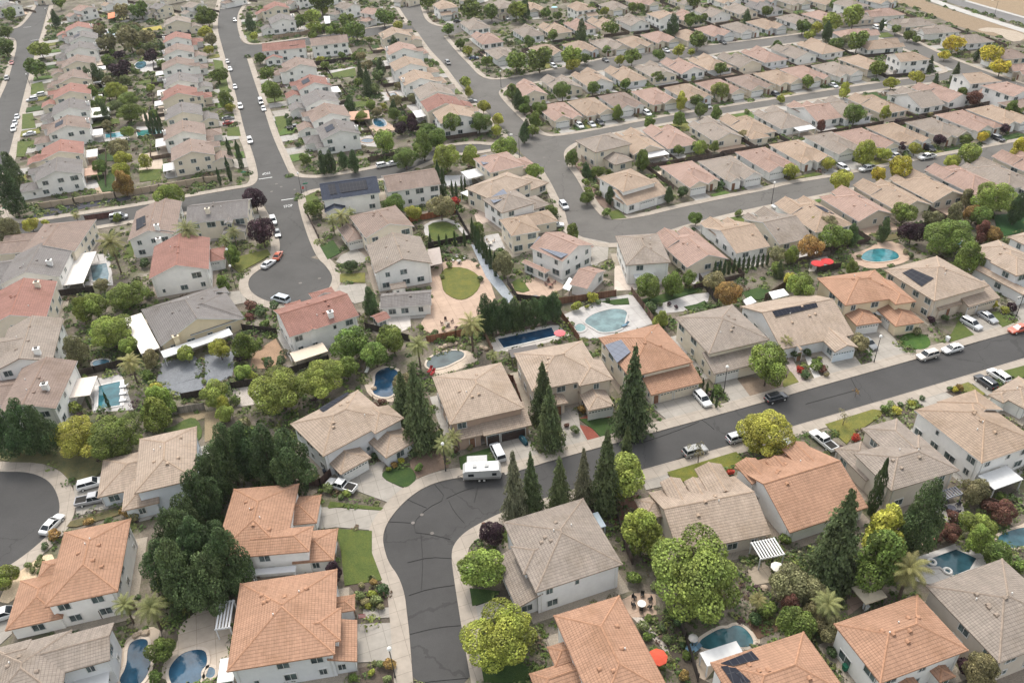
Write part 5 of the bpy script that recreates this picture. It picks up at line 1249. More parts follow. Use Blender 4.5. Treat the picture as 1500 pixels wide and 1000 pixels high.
TREES = '''177 46 18 s;177 55 10 s;196 53 9 z;145 46 17 o;193 41 13 g;196 54 9 o;150 37 9 s;164 47 10 g;197 44 15 s;199 42 14 o;207 78 11 o;131 93 10 g;222 83 18 u;128 72 18 s;170 102 13 d;198 106 11 g;162 60 13 g;143 102 9 s;217 70 14 s;184 119 16 s;200 66 13 z;128 111 18 d;162 113 11 s;239 96 14 g;238 72 11 d;164 77 9 g;151 170 9 o;169 156 18 s;221 130 12 z;162 138 15 z;145 170 14 s;226 168 13 g;140 160 11 s;156 185 14 o;186 194 18 z;153 164 17 d;136 136 18 g;135 152 11 g;147 149 14 z;138 131 13 o;489 40 14 g;483 47 13 z;493 48 9 g;473 41 12 g;436 36 16 g;501 47 12 z;511 46 13 g;507 37 15 z;542 60 9 g;558 99 17 d;539 97 15 o;546 93 9 d;521 84 13 g;577 64 16 d;575 70 9 o;528 84 14 o;579 149 17 o;548 132 15 s;605 144 14 o;525 122 12 g;585 195 11 s;513 152 18 d;545 156 15 z;554 116 9 z;504 173 14 o;577 160 15 d;554 112 17 s;593 181 18 g;553 166 15 o;615 171 10 d;530 174 16 z;585 126 11 o;1244 11 14 g;1227 9 18 g;1229 10 12 z;1234 7 18 z;1246 7 14 z;873 274 11 s;893 285 18 d;860 292 18 g;876 284 12 s;892 251 9 g;867 257 11 d;860 290 13 d;858 250 16 d;768 195 18 d;796 162 18 g;785 159 14 g;771 185 14 d;780 193 17 g;758 139 14 d;458 54 14 g;460 41 18 z;457 109 10 g;464 44 14 z;476 96 13 g;87 5 18 g;80 26 16 d;15 22 20 g;9 48 18 g;8 72 24 g;60 74 26 z;50 102 26 g;178 18 22 o;206 16 24 g;142 42 12 r;178 44 16 g;218 48 12 g;190 60 34 o;212 56 24 o;160 66 24 o;174 82 14 u;180 102 28 u;158 90 16 g;140 108 20 d;138 118 16 o;160 122 18 o;
168 134 32 y;190 146 30 g;190 168 34 g;146 152 16 g;216 180 7 i;222 180 7 i;228 180 7 i;234 180 7 i;296 16 16 g;298 32 14 g;298 50 14 y;304 26 26 g;302 48 18 y;310 60 18 o;306 74 14 y;366 34 16 d;372 54 12 y;320 112 22 g;330 146 22 g;338 160 14 y;470 4 34 g;476 16 10 y;456 26 22 z;440 28 14 g;508 30 22 g;
522 48 26 g;562 26 26 g;584 38 14 y;400 136 28 g;380 86 16 g;392 110 20 g;468 88 10 y;500 82 10 g;420 170 8 d;424 178 10 d;578 168 18 g;588 188 20 u;562 156 10 y;626 4 22 g;690 14 30 g;720 20 22 g;756 18 26 z;770 14 18 d;657 44 18 g;674 66 14 g;686 76 14 y;712 92 14 g;756 90 32 g;790 88 36 g;838 86 28 z;857 86 16 g;838 97 18 y;774 62 16 g;
810 54 16 g;852 48 22 d;888 74 14 g;896 44 20 g;682 122 18 z;686 134 12 y;708 158 18 y;730 176 18 y;728 192 16 y;750 134 18 g;760 148 18 d;770 150 16 g;768 160 16 g;784 176 20 g;822 174 16 z;824 136 24 g;868 130 20 g;898 166 14 y;660 184 30 g;702 182 34 g;628 196 36 g;604 180 20 u;800 20 14 g;818 24 14 g;854 24 12 y;866 18 18 g;886 18 12 y;746 112 6 s;
926 12 14 g;940 13 12 g;1016 4 18 g;1000 4 12 y;1012 32 20 g;1030 28 16 g;1022 60 28 g;994 76 18 y;1013 77 12 y;966 82 16 g;926 84 24 g;908 90 14 y;986 38 24 d;1125 44 10 g;1094 24 14 d;1176 40 22 g;1188 52 16 y;1198 42 16 y;1122 18 14 g;1056 102 18 g;1094 95 14 g;1138 66 12 g;916 124 16 g;964 114 16 g;1016 116 8 g;904 166 16 z;998 150 20 y;1020 148 18 g;1055 135 24 z;
1138 126 10 g;1184 122 18 g;1144 146 12 y;1026 164 20 g;1049 166 18 g;994 174 18 g;950 182 18 g;1094 164 8 g;1090 198 16 o;960 158 10 r;1220 36 26 z;1250 28 30 z;1212 46 18 d;1224 66 20 g;1256 62 30 g;1238 60 14 o;1286 102 24 z;1238 132 18 y;1306 122 18 y;1344 116 18 y;1397 66 24 Y;1384 82 14 Y;1448 82 26 Y;1466 100 24 Y;1330 54 14 g;1342 58 12 g;1292 38 10 d;
1312 44 14 g;1482 98 10 u;1432 80 12 d;1428 146 22 r;1410 136 14 g;1372 154 12 d;1252 170 28 g;1296 166 16 y;1204 184 14 r;1482 160 18 g;1498 166 14 g;1470 190 14 u;1442 198 14 y;16 248 34 d;14 282 44 d;176 218 28 o;180 234 22 y;148 246 22 g;180 254 26 y;182 270 28 a;212 236 18 y;248 288 36 z;12 338 30 o;46 330 20 y;66 326 12 y;172 320 14 g;164 340 10 d;
262 320 12 d;212 386 16 d;336 222 8 i;349 224 10 i;320 258 6 i;334 248 8 i;374 294 32 u;384 344 40 u;460 308 26 g;448 234 18 g;472 238 22 d;484 238 20 d;502 236 16 d;518 236 22 d;566 210 34 z;594 234 38 g;578 302 30 g;436 212 10 d;512 390 18 d;340 376 24 g;654 234 36 z;690 230 26 z;738 220 32 z;642 262 10 i;649 268 10 i;662 276 5 i;668 278 5 i;676 270 5 i;681 270 5 i;
668 296 14 R;646 306 34 o;606 312 22 y;784 252 24 z;788 266 12 d;808 310 18 g;840 340 22 g;700 336 18 g;692 338 8 i;697 348 8 i;701 354 8 i;707 362 8 i;712 370 8 i;718 378 8 i;725 386 9 i;630 352 5 i;643 352 5 i;654 352 5 i;666 350 5 i;680 348 6 i;738 386 32 o;658 388 10 g;858 268 14 g;838 232 20 g;876 252 18 g;862 280 14 g;888 312 14 g;620 212 34 g;640 206 30 g;
942 236 22 g;994 222 14 g;1026 218 20 z;1048 214 14 g;980 284 18 d;999 282 16 d;1019 322 20 g;1082 312 12 g;1158 252 22 y;1056 271 12 d;1160 374 22 z;1138 376 22 o;1186 366 34 a;1194 328 20 y;1138 394 18 g;1268 224 30 y;1292 226 20 y;1214 242 18 y;1234 266 34 y;1316 248 36 Y;1288 258 22 Y;1340 220 18 y;1324 216 14 u;1374 207 16 u;1416 205 18 g;1440 202 14 Y;1423 229 32 z;
1393 240 22 y;1493 216 26 Y;1363 250 14 u;1466 231 10 r;1324 314 34 g;1454 294 56 z;1418 292 20 o;1392 348 66 g;1336 342 32 u;1222 350 40 g;1248 344 22 d;1296 336 24 d;1212 330 24 o;1366 324 26 o;1400 314 26 o;1426 316 28 a;1440 320 30 g;1440 340 26 r;1452 346 26 a;1490 306 30 d;1422 380 38 g;1258 376 8 s;1334 374 10 d;1248 392 18 g;184 434 56 g;150 418 20 o;140 450 36 z;
120 456 30 z;164 490 58 z;190 508 28 z;110 514 36 o;220 528 24 o;216 550 16 g;228 568 20 y;234 592 46 z;274 520 26 z;220 432 14 g;48 596 12 g;110 598 18 z;156 586 6 i;129 590 5 i;326 416 22 g;368 448 18 r;382 456 18 d;366 464 14 r;388 476 16 g;358 508 34 g;380 502 14 g;322 514 30 y;352 524 20 u;394 532 16 d;412 530 16 d;354 548 26 z;370 552 16 y;316 576 40 z;
326 592 24 y;346 588 14 g;412 574 80 z;470 560 68 z;508 542 34 g;510 506 54 g;550 520 40 g;576 500 42 g;542 442 28 d;592 566 34 o;402 448 14 d;636 490 14 d;868 436 18 y;844 450 16 y;660 498 14 g;1124 540 58 z;1166 520 16 d;952 422 38 g;986 416 30 g;1008 410 22 g;
970 468 22 z;954 452 18 d;1044 412 30 o;1070 434 36 a;1156 412 20 y;1172 424 40 z;1052 572 16 g;1182 516 14 d;1196 536 18 g;1172 541 12 R;1180 549 14 d;1024 554 4 i;1030 560 4 i;1036 568 5 i;1044 578 5 i;1050 588 5 i;1216 462 18 z;1258 504 28 o;1364 468 12 u;1456 446 12 Y;1472 454 14 y;1482 450 16 u;1344 486 12 o;1308 482 8 r;1384 466 12 d;10 630 56 h;36 624 58 h;58 630 54 h;
112 642 72 y;172 646 76 g;226 606 46 z;196 756 16 o;80 784 18 a;66 800 12 d;130 764 16 a;184 750 18 a;424 674 80 d;390 664 74 d;358 656 68 d;336 668 66 d;318 686 66 d;304 706 62 d;288 730 62 d;274 758 60 d;256 790 76 d;292 806 84 d;334 824 76 d;262 842 84 d;306 846 80 d;238 826 62 d;278 826 70 d;322 800 60 d;508 722 14 z;548 668 10 d;366 632 20 g;330 606 26 z;356 622 22 o;720 782 36 u;709 768 8 r;908 704 68 z;1118 640 78 y;
1070 692 12 R;940 782 64 z;1296 778 70 y;1430 722 36 o;1396 756 20 r;1390 782 28 r;1432 770 44 z;1446 742 24 r;1470 752 34 r;1370 786 22 r;1436 792 36 z;1254 641 13 R;1466 728 14 g;1244 792 26 d;6 848 36 z;236 952 40 g;228 992 20 g;488 838 30 u;702 832 64 z;738 932 104 y;1025 852 136 z;928 846 24 g;1160 864 58 o;1190 868 46 o;1122 894 28 g;1158 886 32 r;1165 916 54 g;1192 898 38 o;
1244 838 30 u;1284 822 78 g;1218 955 18 d;1436 980 48 o;1412 975 24 u;1456 812 44 g;1494 830 20 g;1220 920 36 o;1106 906 20 d;994 912 16 d;1006 960 14 g;1002 990 16 a;950 905 12 g;984 850 16 g;446 1000 0 g;404 690 14 d;1150 790 20 g;560 590 14 r;550 596 12 r;640 640 18 d;612 660 14 o'''
def build_trees():
    for t in TREES.replace('\n', '').split(';'):
        x, y, w, k = t.split()
        if float(w) > 0: tree_px(float(x), float(y), float(w), k)
    for x, y, w in [(164, 362, 44), (274, 338, 42), (342, 342, 24), (330, 354, 20), (500, 320, 30), (486, 322, 22), (514, 314, 18), (112, 318, 14), (192, 536, 36), (612, 508, 38), (690, 480, 42), (722, 522, 20), (1152, 500, 24), (650, 652, 34), (664, 644, 28), (184, 888, 38), (222, 892, 48), (1330, 838, 64), (1212, 888, 48), (1110, 880, 26), (262, 318, 14)]:
        tree_px(x, y, w, 'p')
    for a in [(620, 528, 654, 56, 'c'), (924, 502, 636, 62, 'c'), (796, 528, 614, 42, 'c'), (806, 562, 654, 44, 'c'), (596, 542, 618, 44, 'c'), (780, 660, 752, 42, 'c'), (820, 666, 744, 38, 'c'), (854, 654, 740, 34, 'w'), (886, 626, 746, 52, 'c'), (916, 622, 700, 30, 'c'), (1212, 714, 854, 84, 'c'), (530, 84, 122, 14, 'c'), (541, 96, 140, 20, 'c'), (1370, 106, 122, 9, 'c'), (1360, 80, 106, 14, 'c'), (1396, 90, 124, 18, 'c'), (756, 658, 762, 40, 'w'), (1140, 380, 406, 16, 'c')]:
        tree_tb(*a)
    for x, y0, y1, w_ in [(713, 428, 492, 34), (727, 436, 490, 32), (741, 434, 488, 32), (755, 436, 485, 32), (769, 438, 482, 31), (783, 435, 479, 31), (796, 432, 475, 31), (810, 426, 471, 35)]: tree_tb(x, y0, y1, w_, 'h', 'dark')
    tree_tb(1336, 698, 808, 74, 'd', 'dark'); tree_tb(1100, 830, 870, 1, 'd', 'cypress') if False else None
    tree_tb(1302, 672, 752, 22, 'i', 'cypress', lean=(0, 0), xb=1276)
    for k in range(12):                                       # clipped cypress hedge below the lowest tract row
        tree_tb(1046 + k * 7, 382 - k * 1.1, 406 - k * 1.6, 6, 'i', 'cypress')
    for x, y, w, k in [(1237, 612, 22, 'o'), (1024, 664, 28, 'o'), (1254, 575, 12, 'a')]: tree_px(x, y, w, k, 'sparse')
    for x, y, k in [(530, 860, 'o'), (548, 856, 'a'), (562, 868, 'd'), (527, 878, 's'), (546, 874, 'y'), (552, 884, 's'), (536, 886, 'o'), (558, 892, 'o'), (540, 890, 'y'), (545, 988, 'y'), (558, 976, 's'), (572, 978, 'a'), (568, 998, 's'), (518, 996, 'g'),
                    (1390, 572, 'd'), (1398, 574, 'Y'), (1404, 572, 'a'), (1408, 588, 's'), (1422, 588, 'o'), (1415, 582, 'a'), (1350, 586, 'd'), (1318, 596, 'd'), (1304, 598, 's'), (1334, 596, 'y'), (1294, 603, 'g'), (1312, 606, 'y'),
                    (60, 820, 's'), (43, 831, 's'), (62, 831, 's'), (50, 838, 's'), (60, 840, 's'), (25, 842, 's'), (606, 668, 'd'), (614, 690, 'g'), (620, 655, 'o'), (588, 678, 'Y'), (578, 684, 'a'), (570, 690, 'y'), (668, 662, 'r'), (690, 658, 'o'),
                    (1200, 528, 'z'), (1204, 545, 'r'), (1210, 552, 'o'), (1318, 484, 'y'), (1330, 480, 'd'), (1340, 478, 'r'), (852, 604, 'a'), (866, 612, 's'), (880, 606, 'r'), (895, 602, 's'), (830, 626, 'r'), (842, 634, 's'),
                    (470, 722, 'g'), (482, 720, 's'), (500, 730, 's'), (352, 560, 'd'), (388, 530, 'g'), (300, 562, 'g'), (308, 578, 'y'), (986, 906, 'g'), (970, 924, 'd'), (976, 940, 's'), (1000, 948, 'd'), (942, 922, 's'), (948, 936, 'g'), (980, 968, 'o'), (958, 862, 's'),
                    (640, 395, 's'), (700, 392, 's'), (648, 408, 's'), (704, 412, 'd'), (618, 484, 'g'), (650, 484, 'z'), (860, 452, 'y'), (876, 446, 's'), (890, 442, 'd'), (830, 470, 's'), (838, 478, 's'), (966, 450, 's'), (980, 448, 'u'), (990, 452, 'u'), (1286, 352, 's'), (1326, 372, 'o')]:
        w = 1.1 + (x * 7 % 5) * .2
        p = G(x, y); o = plant((p.x, p.y, .05), w, w * .85, k, 'shrub', random.Random(x)); d = describe(k, 'shrub', w, w); later(o, d[0], d[1], x, y, 'shrub')
    for loc, w, k in SHRUBS:
        rnd = random.Random(int(loc[0] * 11 + loc[1] * 3)); x, y = PX((loc[0], loc[1], .5))
        if not (-20 < x < 1520 and -15 < y < 1010): continue
        o = plant((loc[0], loc[1], .05), w * 1.5, w * 1.35, k, 'shrub', rnd); d = describe(k, 'shrub', w, w); later(o, d[0], d[1], x, y, 'shrub')
build_trees()
HAZE = 0.00006
# ------------------------------------------------------------------ vehicles
def loft(st, mat=0):
    """stations: x, z_low, z_belt, z_top, half width low, half width belt, half width top"""
    mb = MB(); rings = []
    for x, zl, zb, zt, wl, wb, wt in st:
        rings.append([(x, -wl, zl), (x, -wb, zl + .18), (x, -wb, zb), (x, -wt, zt), (x, wt, zt), (x, wb, zb), (x, wb, zl + .18), (x, wl, zl)])
    for a, b in zip(rings[:-1], rings[1:]):
        n = len(a)
        for i in range(n): mb.face([a[i], b[i], b[(i + 1) % n], a[(i + 1) % n]][::-1], mat)
    mb.face(rings[0][::-1], mat); mb.face(rings[-1], mat)
    return mb
def cabin(b0, b1, t0, t1, zb, zt, wb, wt):
    """glass house and the painted roof panel with pillars"""
    g = MB(); r = MB()
    B = [(b0, -wb, zb), (b1, -wb, zb), (b1, wb, zb), (b0, wb, zb)]; T = [(t0, -wt, zt), (t1, -wt, zt), (t1, wt, zt), (t0, wt, zt)]
    for i in range(4): g.face([B[i], B[(i + 1) % 4], T[(i + 1) % 4], T[i]])
    e = .05
    r.face([(t0 - e, -wt - e * .6, zt), (t1 + e, -wt - e * .6, zt), (t1 + e, wt + e * .6, zt), (t0 - e, wt + e * .6, zt)][::-1])
    U = [(t0 + .06, -wt + .1, zt + .07), (t1 - .1, -wt + .1, zt + .07), (t1 - .1, wt - .1, zt + .07), (t0 + .06, wt - .1, zt + .07)]
    T2 = [(t0 - e, -wt - e * .6, zt), (t1 + e, -wt - e * .6, zt), (t1 + e, wt + e * .6, zt), (t0 - e, wt + e * .6, zt)]
    r.face(U)
    for i in range(4): r.face([T2[i], T2[(i + 1) % 4], U[(i + 1) % 4], U[i]])
    def bar(a, b, w=.05): r.tube(a, b, w, w, 5)
    for i in range(4): bar(B[i], T[i])
    for s in (-1, 1):
        k = .48; bar((b0 + (b1 - b0) * k, s * (wb + .01), zb), (t0 + (t1 - t0) * k, s * (wt + .01), zt), .04)
    return g, r
CAR = {}
def merge(a, b):
    o = len(a.v); a.v += b.v; a.f += [tuple(i + o for i in f) for f in b.f]; a.m += b.m; a.uv += b.uv; return a
def wheel_mesh(r=.34):
    mb = MB(); mb.tube((0, -.12, 0), (0, .12, 0), r, r, 14, 0); mb.tube((0, -.125, 0), (0, .125, 0), r * .6, r * .6, 10, 1); return mb.mesh('wheel', ['rubber', 'trim'])
WHEEL = wheel_mesh()
_m = MB(); _m.box(-.04, .06, -.2, .2, -.08, .08); HLAMP = _m.mesh('headlight', ['lens']); _m = MB(); _m.box(-.05, .03, -.18, .18, -.1, .1); TLAMP = _m.mesh('tail_light', ['tail'])
def build_car_models():
    S = [(-2.32, .38, .72, .82, .70, .80, .70), (-2.2, .25, .82, .98, .78, .88, .76), (-1.5, .22, .86, 1.0, .82, .92, .80), (0, .22, .86, .97, .84, .93, .84), (1.0, .22, .82, .95, .84, .93, .82), (1.9, .24, .72, .82, .80, .90, .74), (2.3, .3, .62, .70, .66, .78, .62)]
    b = loft(S); g, r = cabin(-1.85, 1.1, -1.05, .3, .95, 1.42, .82, .62); CAR['sedan'] = (b, g, r, 1.42, 2.28, .62, .78)
    S = [(-2.3, .4, .9, 1.02, .74, .84, .76), (-2.2, .3, .98, 1.08, .8, .92, .84), (0, .28, .98, 1.07, .86, .95, .87), (1.1, .28, .96, 1.05, .86, .95, .85), (2.0, .3, .86, .96, .82, .92, .78), (2.34, .36, .74, .82, .7, .82, .66)]
    b = loft(S); g, r = cabin(-2.2, 1.2, -1.95, .45, 1.05, 1.66, .84, .68); CAR['suv'] = (b, g, r, 1.4, 2.3, .74, .9)
    S = [(-2.9, .45, .95, 1.05, .8, .92, .9), (-.8, .4, .98, 1.06, .88, .97, .93), (1.4, .4, 1.0, 1.1, .88, .97, .88), (2.5, .42, .95, 1.05, .86, .95, .82), (2.85, .45, .85, .95, .78, .88, .74)]
    b = loft(S); g, r = cabin(-.75, 1.55, -.6, .8, 1.06, 1.78, .88, .72); CAR['pickup'] = (b, g, r, 1.75, 2.8, .8, .95)
    S = [(-2.5, .4, 1.0, 1.1, .8, .92, .88), (0, .32, 1.0, 1.1, .88, .97, .92), (1.5, .32, .98, 1.06, .88, .96, .88), (2.2, .34, .85, .95, .84, .92, .78), (2.5, .38, .75, .84, .72, .84, .68)]
    b = loft(S); g, r = cabin(-2.45, 1.75, -2.3, .9, 1.08, 1.86, .88, .74); CAR['van'] = (b, g, r, 1.55, 2.46, .76, .9)
    for k, (b, g, r, wx, fx, hz, tz) in list(CAR.items()):
        if k == 'pickup':
            bed = MB(); bed.face([(-2.75, -.78, 1.075), (-.95, -.78, 1.075), (-.95, .78, 1.075), (-2.75, .78, 1.075)])
            CAR['bed'] = bed.mesh('truck_bed', ['dark'])
            for s in (-1, 1): r.box(-2.85, -.85, s * .9 - .06, s * .9 + .06, 1.0, 1.16)
            r.box(-2.9, -2.8, -.9, .9, 1.0, 1.16)
        merge(b, r)
        CAR[k] = (b.mesh('body', ['paint']), g.mesh('car_window', ['car_glass']), wx, fx, hz, tz)
build_car_models()
def vehicle(x, y, ang, kind, col, label=None, desc=None):
    p = G(x, y, .7)
    root = thing({'sedan': 'parked_car', 'suv': 'parked_suv', 'pickup': 'pickup_truck', 'van': 'parked_van'}[kind], (p.x, p.y, .05 if True else 0), ang)
    b, g, wx, fx, hz, tz = CAR[kind]
    link('body', b, root, col); link('car_window', g, root)
    if kind == 'pickup': link('truck_bed', CAR['bed'], root)
    for sx in (-1, 1):
        for sy in (-1, 1): link('wheel', WHEEL, root, loc=(sx * wx, sy * .82, .34))
    for sy in (-1, 1):
        link('headlight', HLAMP, root, loc=(fx - .02, sy * .56, hz - .04)); link('tail_light', TLAMP, root, loc=(-fx + .02, sy * .6, tz - .06))
    cat = {'sedan': 'car', 'suv': 'car', 'pickup': 'pickup truck', 'van': 'van'}[kind]
    if label: tag(root, label, cat, 'vehicles parked in the streets and driveways')
    else: later(root, 'parked %s' % desc, 'parked %ss' % desc, x, y, cat, 'vehicles parked in the streets and driveways')
    return root
W_, SI, BK, GYc, RD, DB = (.62, .62, .61), (.42, .43, .44), (.025, .026, .03), (.16, .165, .17), (.3, .04, .03), (.03, .05, .10)
CW = {W_: 'white', SI: 'silver', BK: 'black', GYc: 'grey', RD: 'red', DB: 'dark blue'}
aM = ANG(924, 643, 1478, 488); aP = ANG(1280, 420, 1335, 470); aAr = R(aA); aBr = R(aB); aCr = R(aC); a4r, a2r, a5r = R(a4), R(a2d), R(a5)
drv = lambda a: a - math.pi / 2
CARS = [(28, 15, a4r + 1.4, 'suv', W_), (17, 92, a4r, 'sedan', RD), (10, 115, a4r, 'suv', GYc), (58, 139, a4r - 1.5, 'suv', W_), (47, 146, a4r - 1.5, 'suv', SI), (25, 171, a4r, 'sedan', SI), (22, 180, a4r, 'sedan', SI), (20, 189, a4r, 'suv', W_), (43, 196, a4r - 1.5, 'sedan', W_),
 (344, 30, a2r, 'suv', GYc), (333, 90, a2r, 'sedan', GYc), (337, 101, a2r, 'sedan', W_), (344, 127, a2r, 'sedan', SI), (352, 156, a2r, 'suv', W_), (382, 149, a2r, 'van', SI), (386, 159, a2r, 'sedan', SI), (366, 42, a2r - 1.5, 'sedan', BK), (334, 173, a2r + 1.5, 'sedan', GYc), (335, 180, a2r + 1.5, 'sedan', RD), (366, 206, a2r, 'suv', W_), (432, 187, a2r + 1.5, 'pickup', BK),
 (743, 27, drv(aCr), 'suv', W_), (694, 85, a5r + 1.5, 'sedan', DB), (656, 92, a5r, 'suv', BK), (690, 148, a5r + 1.4, 'sedan', GYc), (670, 31, a5r + 1.5, 'sedan', BK), (849, 184, drv(aBr), 'suv', W_), (867, 182, drv(aBr), 'sedan', SI), (879, 180, drv(aBr), 'suv', BK), (811, 97, drv(aCr), 'suv', SI), (887, 88, drv(aCr), 'sedan', BK),
 (976, 74, drv(aCr), 'sedan', SI), (1059, 62, drv(aCr), 'sedan', BK), (948, 166, drv(aBr), 'suv', W_), (1137, 139, drv(aBr), 'suv', BK), (1036, 155, drv(aBr), 'sedan', GYc), (1221, 125, drv(aBr), 'sedan', SI), (1284, 41, R(aD), 'suv', W_), (1452, 147, drv(aAr), 'sedan', GYc),
 (400, 323, a2r, 'suv', W_), (406, 341, a2r, 'sedan', GYc), (561, 242, ANG(500, 257, 578, 241), 'suv', W_), (577, 239, ANG(500, 257, 578, 241), 'sedan', W_), (174, 318, ANG(100, 330, 200, 314), 'van', SI),
 (826, 301, R(-75), 'suv', SI), (814, 329, ANG(780, 330, 820, 328), 'sedan', W_), (1142, 301, aAr, 'sedan', W_), (1154, 297, aAr, 'sedan', GYc), (1235, 246, drv(aAr), 'suv', W_), (1312, 229, drv(aAr), 'suv', W_), (1354, 206, drv(aAr), 'sedan', SI), (1361, 217, drv(aAr), 'suv', BK), (1462, 203, drv(aAr), 'suv', BK),
 (1272, 502, drv(aM), 'sedan', GYc), (6, 899, R(20), 'suv', W_), (1300, 34, R(aD) - 1.5, 'sedan', W_)]
for x, y, a, k, c in CARS: vehicle(x, y, a, k, c, desc='%s %s' % (CW[c], {'sedan': 'car', 'suv': 'SUV', 'pickup': 'pickup truck', 'van': 'van'}[k]))
for x, y, a, k, c, l in [(407, 374, ANG(403, 380, 411, 366), 'sedan', (.42, .10, .05), 'orange-red car parked at the curb of the upper cul-de-sac'), (393, 386, ANG(385, 392, 402, 380), 'sedan', W_, 'white car parked behind the orange-red car at the upper cul-de-sac'),
 (411, 438, ANG(420, 441, 402, 436), 'van', (.45, .5, .55), 'silver-blue van parked along the bottom of the upper cul-de-sac'), (1029, 584, drv(aM), 'suv', W_, 'white SUV parked in the driveway of the orange solar house'),
 (1137, 582, aM, 'suv', BK, 'black SUV parked alone at the kerb on the main road'), (1359, 520, aM + math.pi, 'suv', (.46, .42, .38), 'pale tan SUV parked at the kerb behind a white car on main road'), (1395, 510, aM + math.pi, 'sedan', W_, 'white car parked at the kerb ahead of the pale tan SUV'),
 (1423, 474, drv(aM) + .1, 'suv', SI, 'silver SUV in the driveway of the black-solar tan house'), (1447, 464, drv(aM), 'sedan', (.3, .31, .32), 'dark grey sedan in the driveway right of the silver SUV'), (1492, 481, aM + math.pi, 'sedan', (.55, .11, .06), 'orange-red car with dark top parked by the road at right edge'),
 (1444, 559, drv(aM) + math.pi, 'suv', BK, 'black SUV in the driveway below the main road at right'), (1463, 550, drv(aM) + math.pi, 'suv', W_, 'white SUV in the driveway beside the black SUV'), (133, 708, ANG(116, 712, 152, 702), 'suv', W_, 'white SUV in the driveway by the lower left cul-de-sac'),
 (136, 731, ANG(116, 735, 156, 727), 'pickup', (.3, .3, .31), 'grey pickup truck with empty bed beside the white SUV'), (76, 767, ANG(66, 778, 86, 757), 'sedan', W_, 'white car parked on the kerb of the lower left cul-de-sac'), (500, 711, ANG(518, 716, 484, 706), 'pickup', W_, 'white pickup truck with dark bed in the tan two-garage house driveway'),
 (1018, 660, aM, 'suv', (.27, .27, .26), 'grey SUV parked on the near side of the main road'), (1082, 640, aM, 'suv', SI, 'silver SUV half hidden behind the bright roadside tree'), (1157, 655, drv(aM), 'sedan', (.5, .55, .58), 'pale car in the driveway under the bright roadside tree'),
 (1206, 645, drv(aM) + math.pi + .1, 'pickup', W_, 'white pickup truck in the driveway behind the gabled terracotta house'), (1271, 247, aAr + math.pi, 'pickup', W_, 'white pickup truck parked at the kerb on the curving street'), (1358, 230, aAr + math.pi, 'pickup', W_, 'white pickup truck parked at the kerb farther right on the curving street')]:
    vehicle(x, y, a, k, c, label=l)
# travel trailer, covered boat, covered motorcycle
def trailer():
    p = G(706, 692, 1.2); a = ANG(683, 700, 735, 697); root = thing('travel_trailer', (p.x, p.y, .06), a)
    L, W, H = 6.6, 2.4, 2.7; mb = MB(); prof = [(-L / 2, .7), (-L / 2, 2.3), (-L / 2 + .5, H), (L / 2 - .3, H), (L / 2, 2.2), (L / 2 + .15, 1.3), (L / 2 - .1, .65)]
    for s in (1, -1):
        f = [(x, s * W / 2, z) for x, z in prof]; mb.face(f if s < 0 else f[::-1])
    n = len(prof)
    for i in range(n):
        q, r = prof[i], prof[(i + 1) % n]; mb.face([(q[0], -W / 2, q[1]), (r[0], -W / 2, r[1]), (r[0], W / 2, r[1]), (q[0], W / 2, q[1])][::-1])
    mb.obj('body', ['paint'], root, (.45, .45, .44))
    for x, w in ((-1.9, 1.0), (2.2, .8)):
        m = MB(); m.box(x - w / 2, x + w / 2, -W / 2 - .03, -W / 2 + .01, 1.45, 2.05); m.obj('trailer_window', ['car_glass'], root)
    m = MB(); m.box(-L / 2 + .1, L / 2 - .1, -W / 2 - .015, -W / 2 + .01, 1.0, 1.12); m.box(-L / 2 + .1, L / 2 - .2, -W / 2 - .015, -W / 2 + .01, .72, .86); m.obj('stripe', ['iron'], root)
    for x in (-1.2, .9):
        m = MB(); m.box(x - .35, x + .35, -.35, .35, H, H + .25); m.obj('roof_unit', ['cloth'], root, (.4, .4, .39))
    m = MB(); m.tube((-2.6, W / 2 + .12, 2.45), (1.0, W / 2 + .12, 2.45), .12, .12, 8); m.face([(-2.6, W / 2 + .1, 2.5), (1.0, W / 2 + .1, 2.5), (1.0, W / 2 + 2.0, 2.35), (-2.6, W / 2 + 2.0, 2.35)]); m.obj('awning', ['cloth'], root, (.42, .42, .41))
    for x in (-.5, .35):
        for s in (-1, 1): link('wheel', WHEEL, root, loc=(x, s * 1.05, .34))
    m = MB(); m.tube((-L / 2, -.5, .6), (-L / 2 - 1.1, 0, .55), .06, .06, 6); m.tube((-L / 2, .5, .6), (-L / 2 - 1.1, 0, .55), .06, .06, 6); m.tube((-L / 2 - 1.0, 0, .55), (-L / 2 - 1.0, 0, 0), .05, .05, 6); m.obj('hitch', ['iron'], root)
    tag(root, 'white travel trailer with awning parked on the inside of the street bend', 'trailer')
trailer()
vehicle(729, 662, ANG(736, 677, 722, 648), 'van', (.5, .51, .52), label='silver-white van parked in the driveway behind the white trailer')
p = G(767, 644, .6); rt = thing('covered_motorcycle', (p.x, p.y, .1), ANG(762, 638, 772, 650))
loft([(-1.2, 0, .5, .8, .35, .4, .2), (-.5, 0, .7, 1.15, .42, .45, .2), (.5, 0, .75, 1.3, .42, .45, .16), (1.2, 0, .5, .8, .3, .32, .15)]).obj('cover_sheet', ['cloth'], rt, (.02, .07, .09))
m = MB(); m.box(-.35, .35, -.3, .3, 1.0, 1.06); m.obj('cover_panel', ['cloth'], rt, (.5, .55, .56)); tag(rt, 'motorcycle under dark teal cover beside the dark garage door', 'motorcycle')
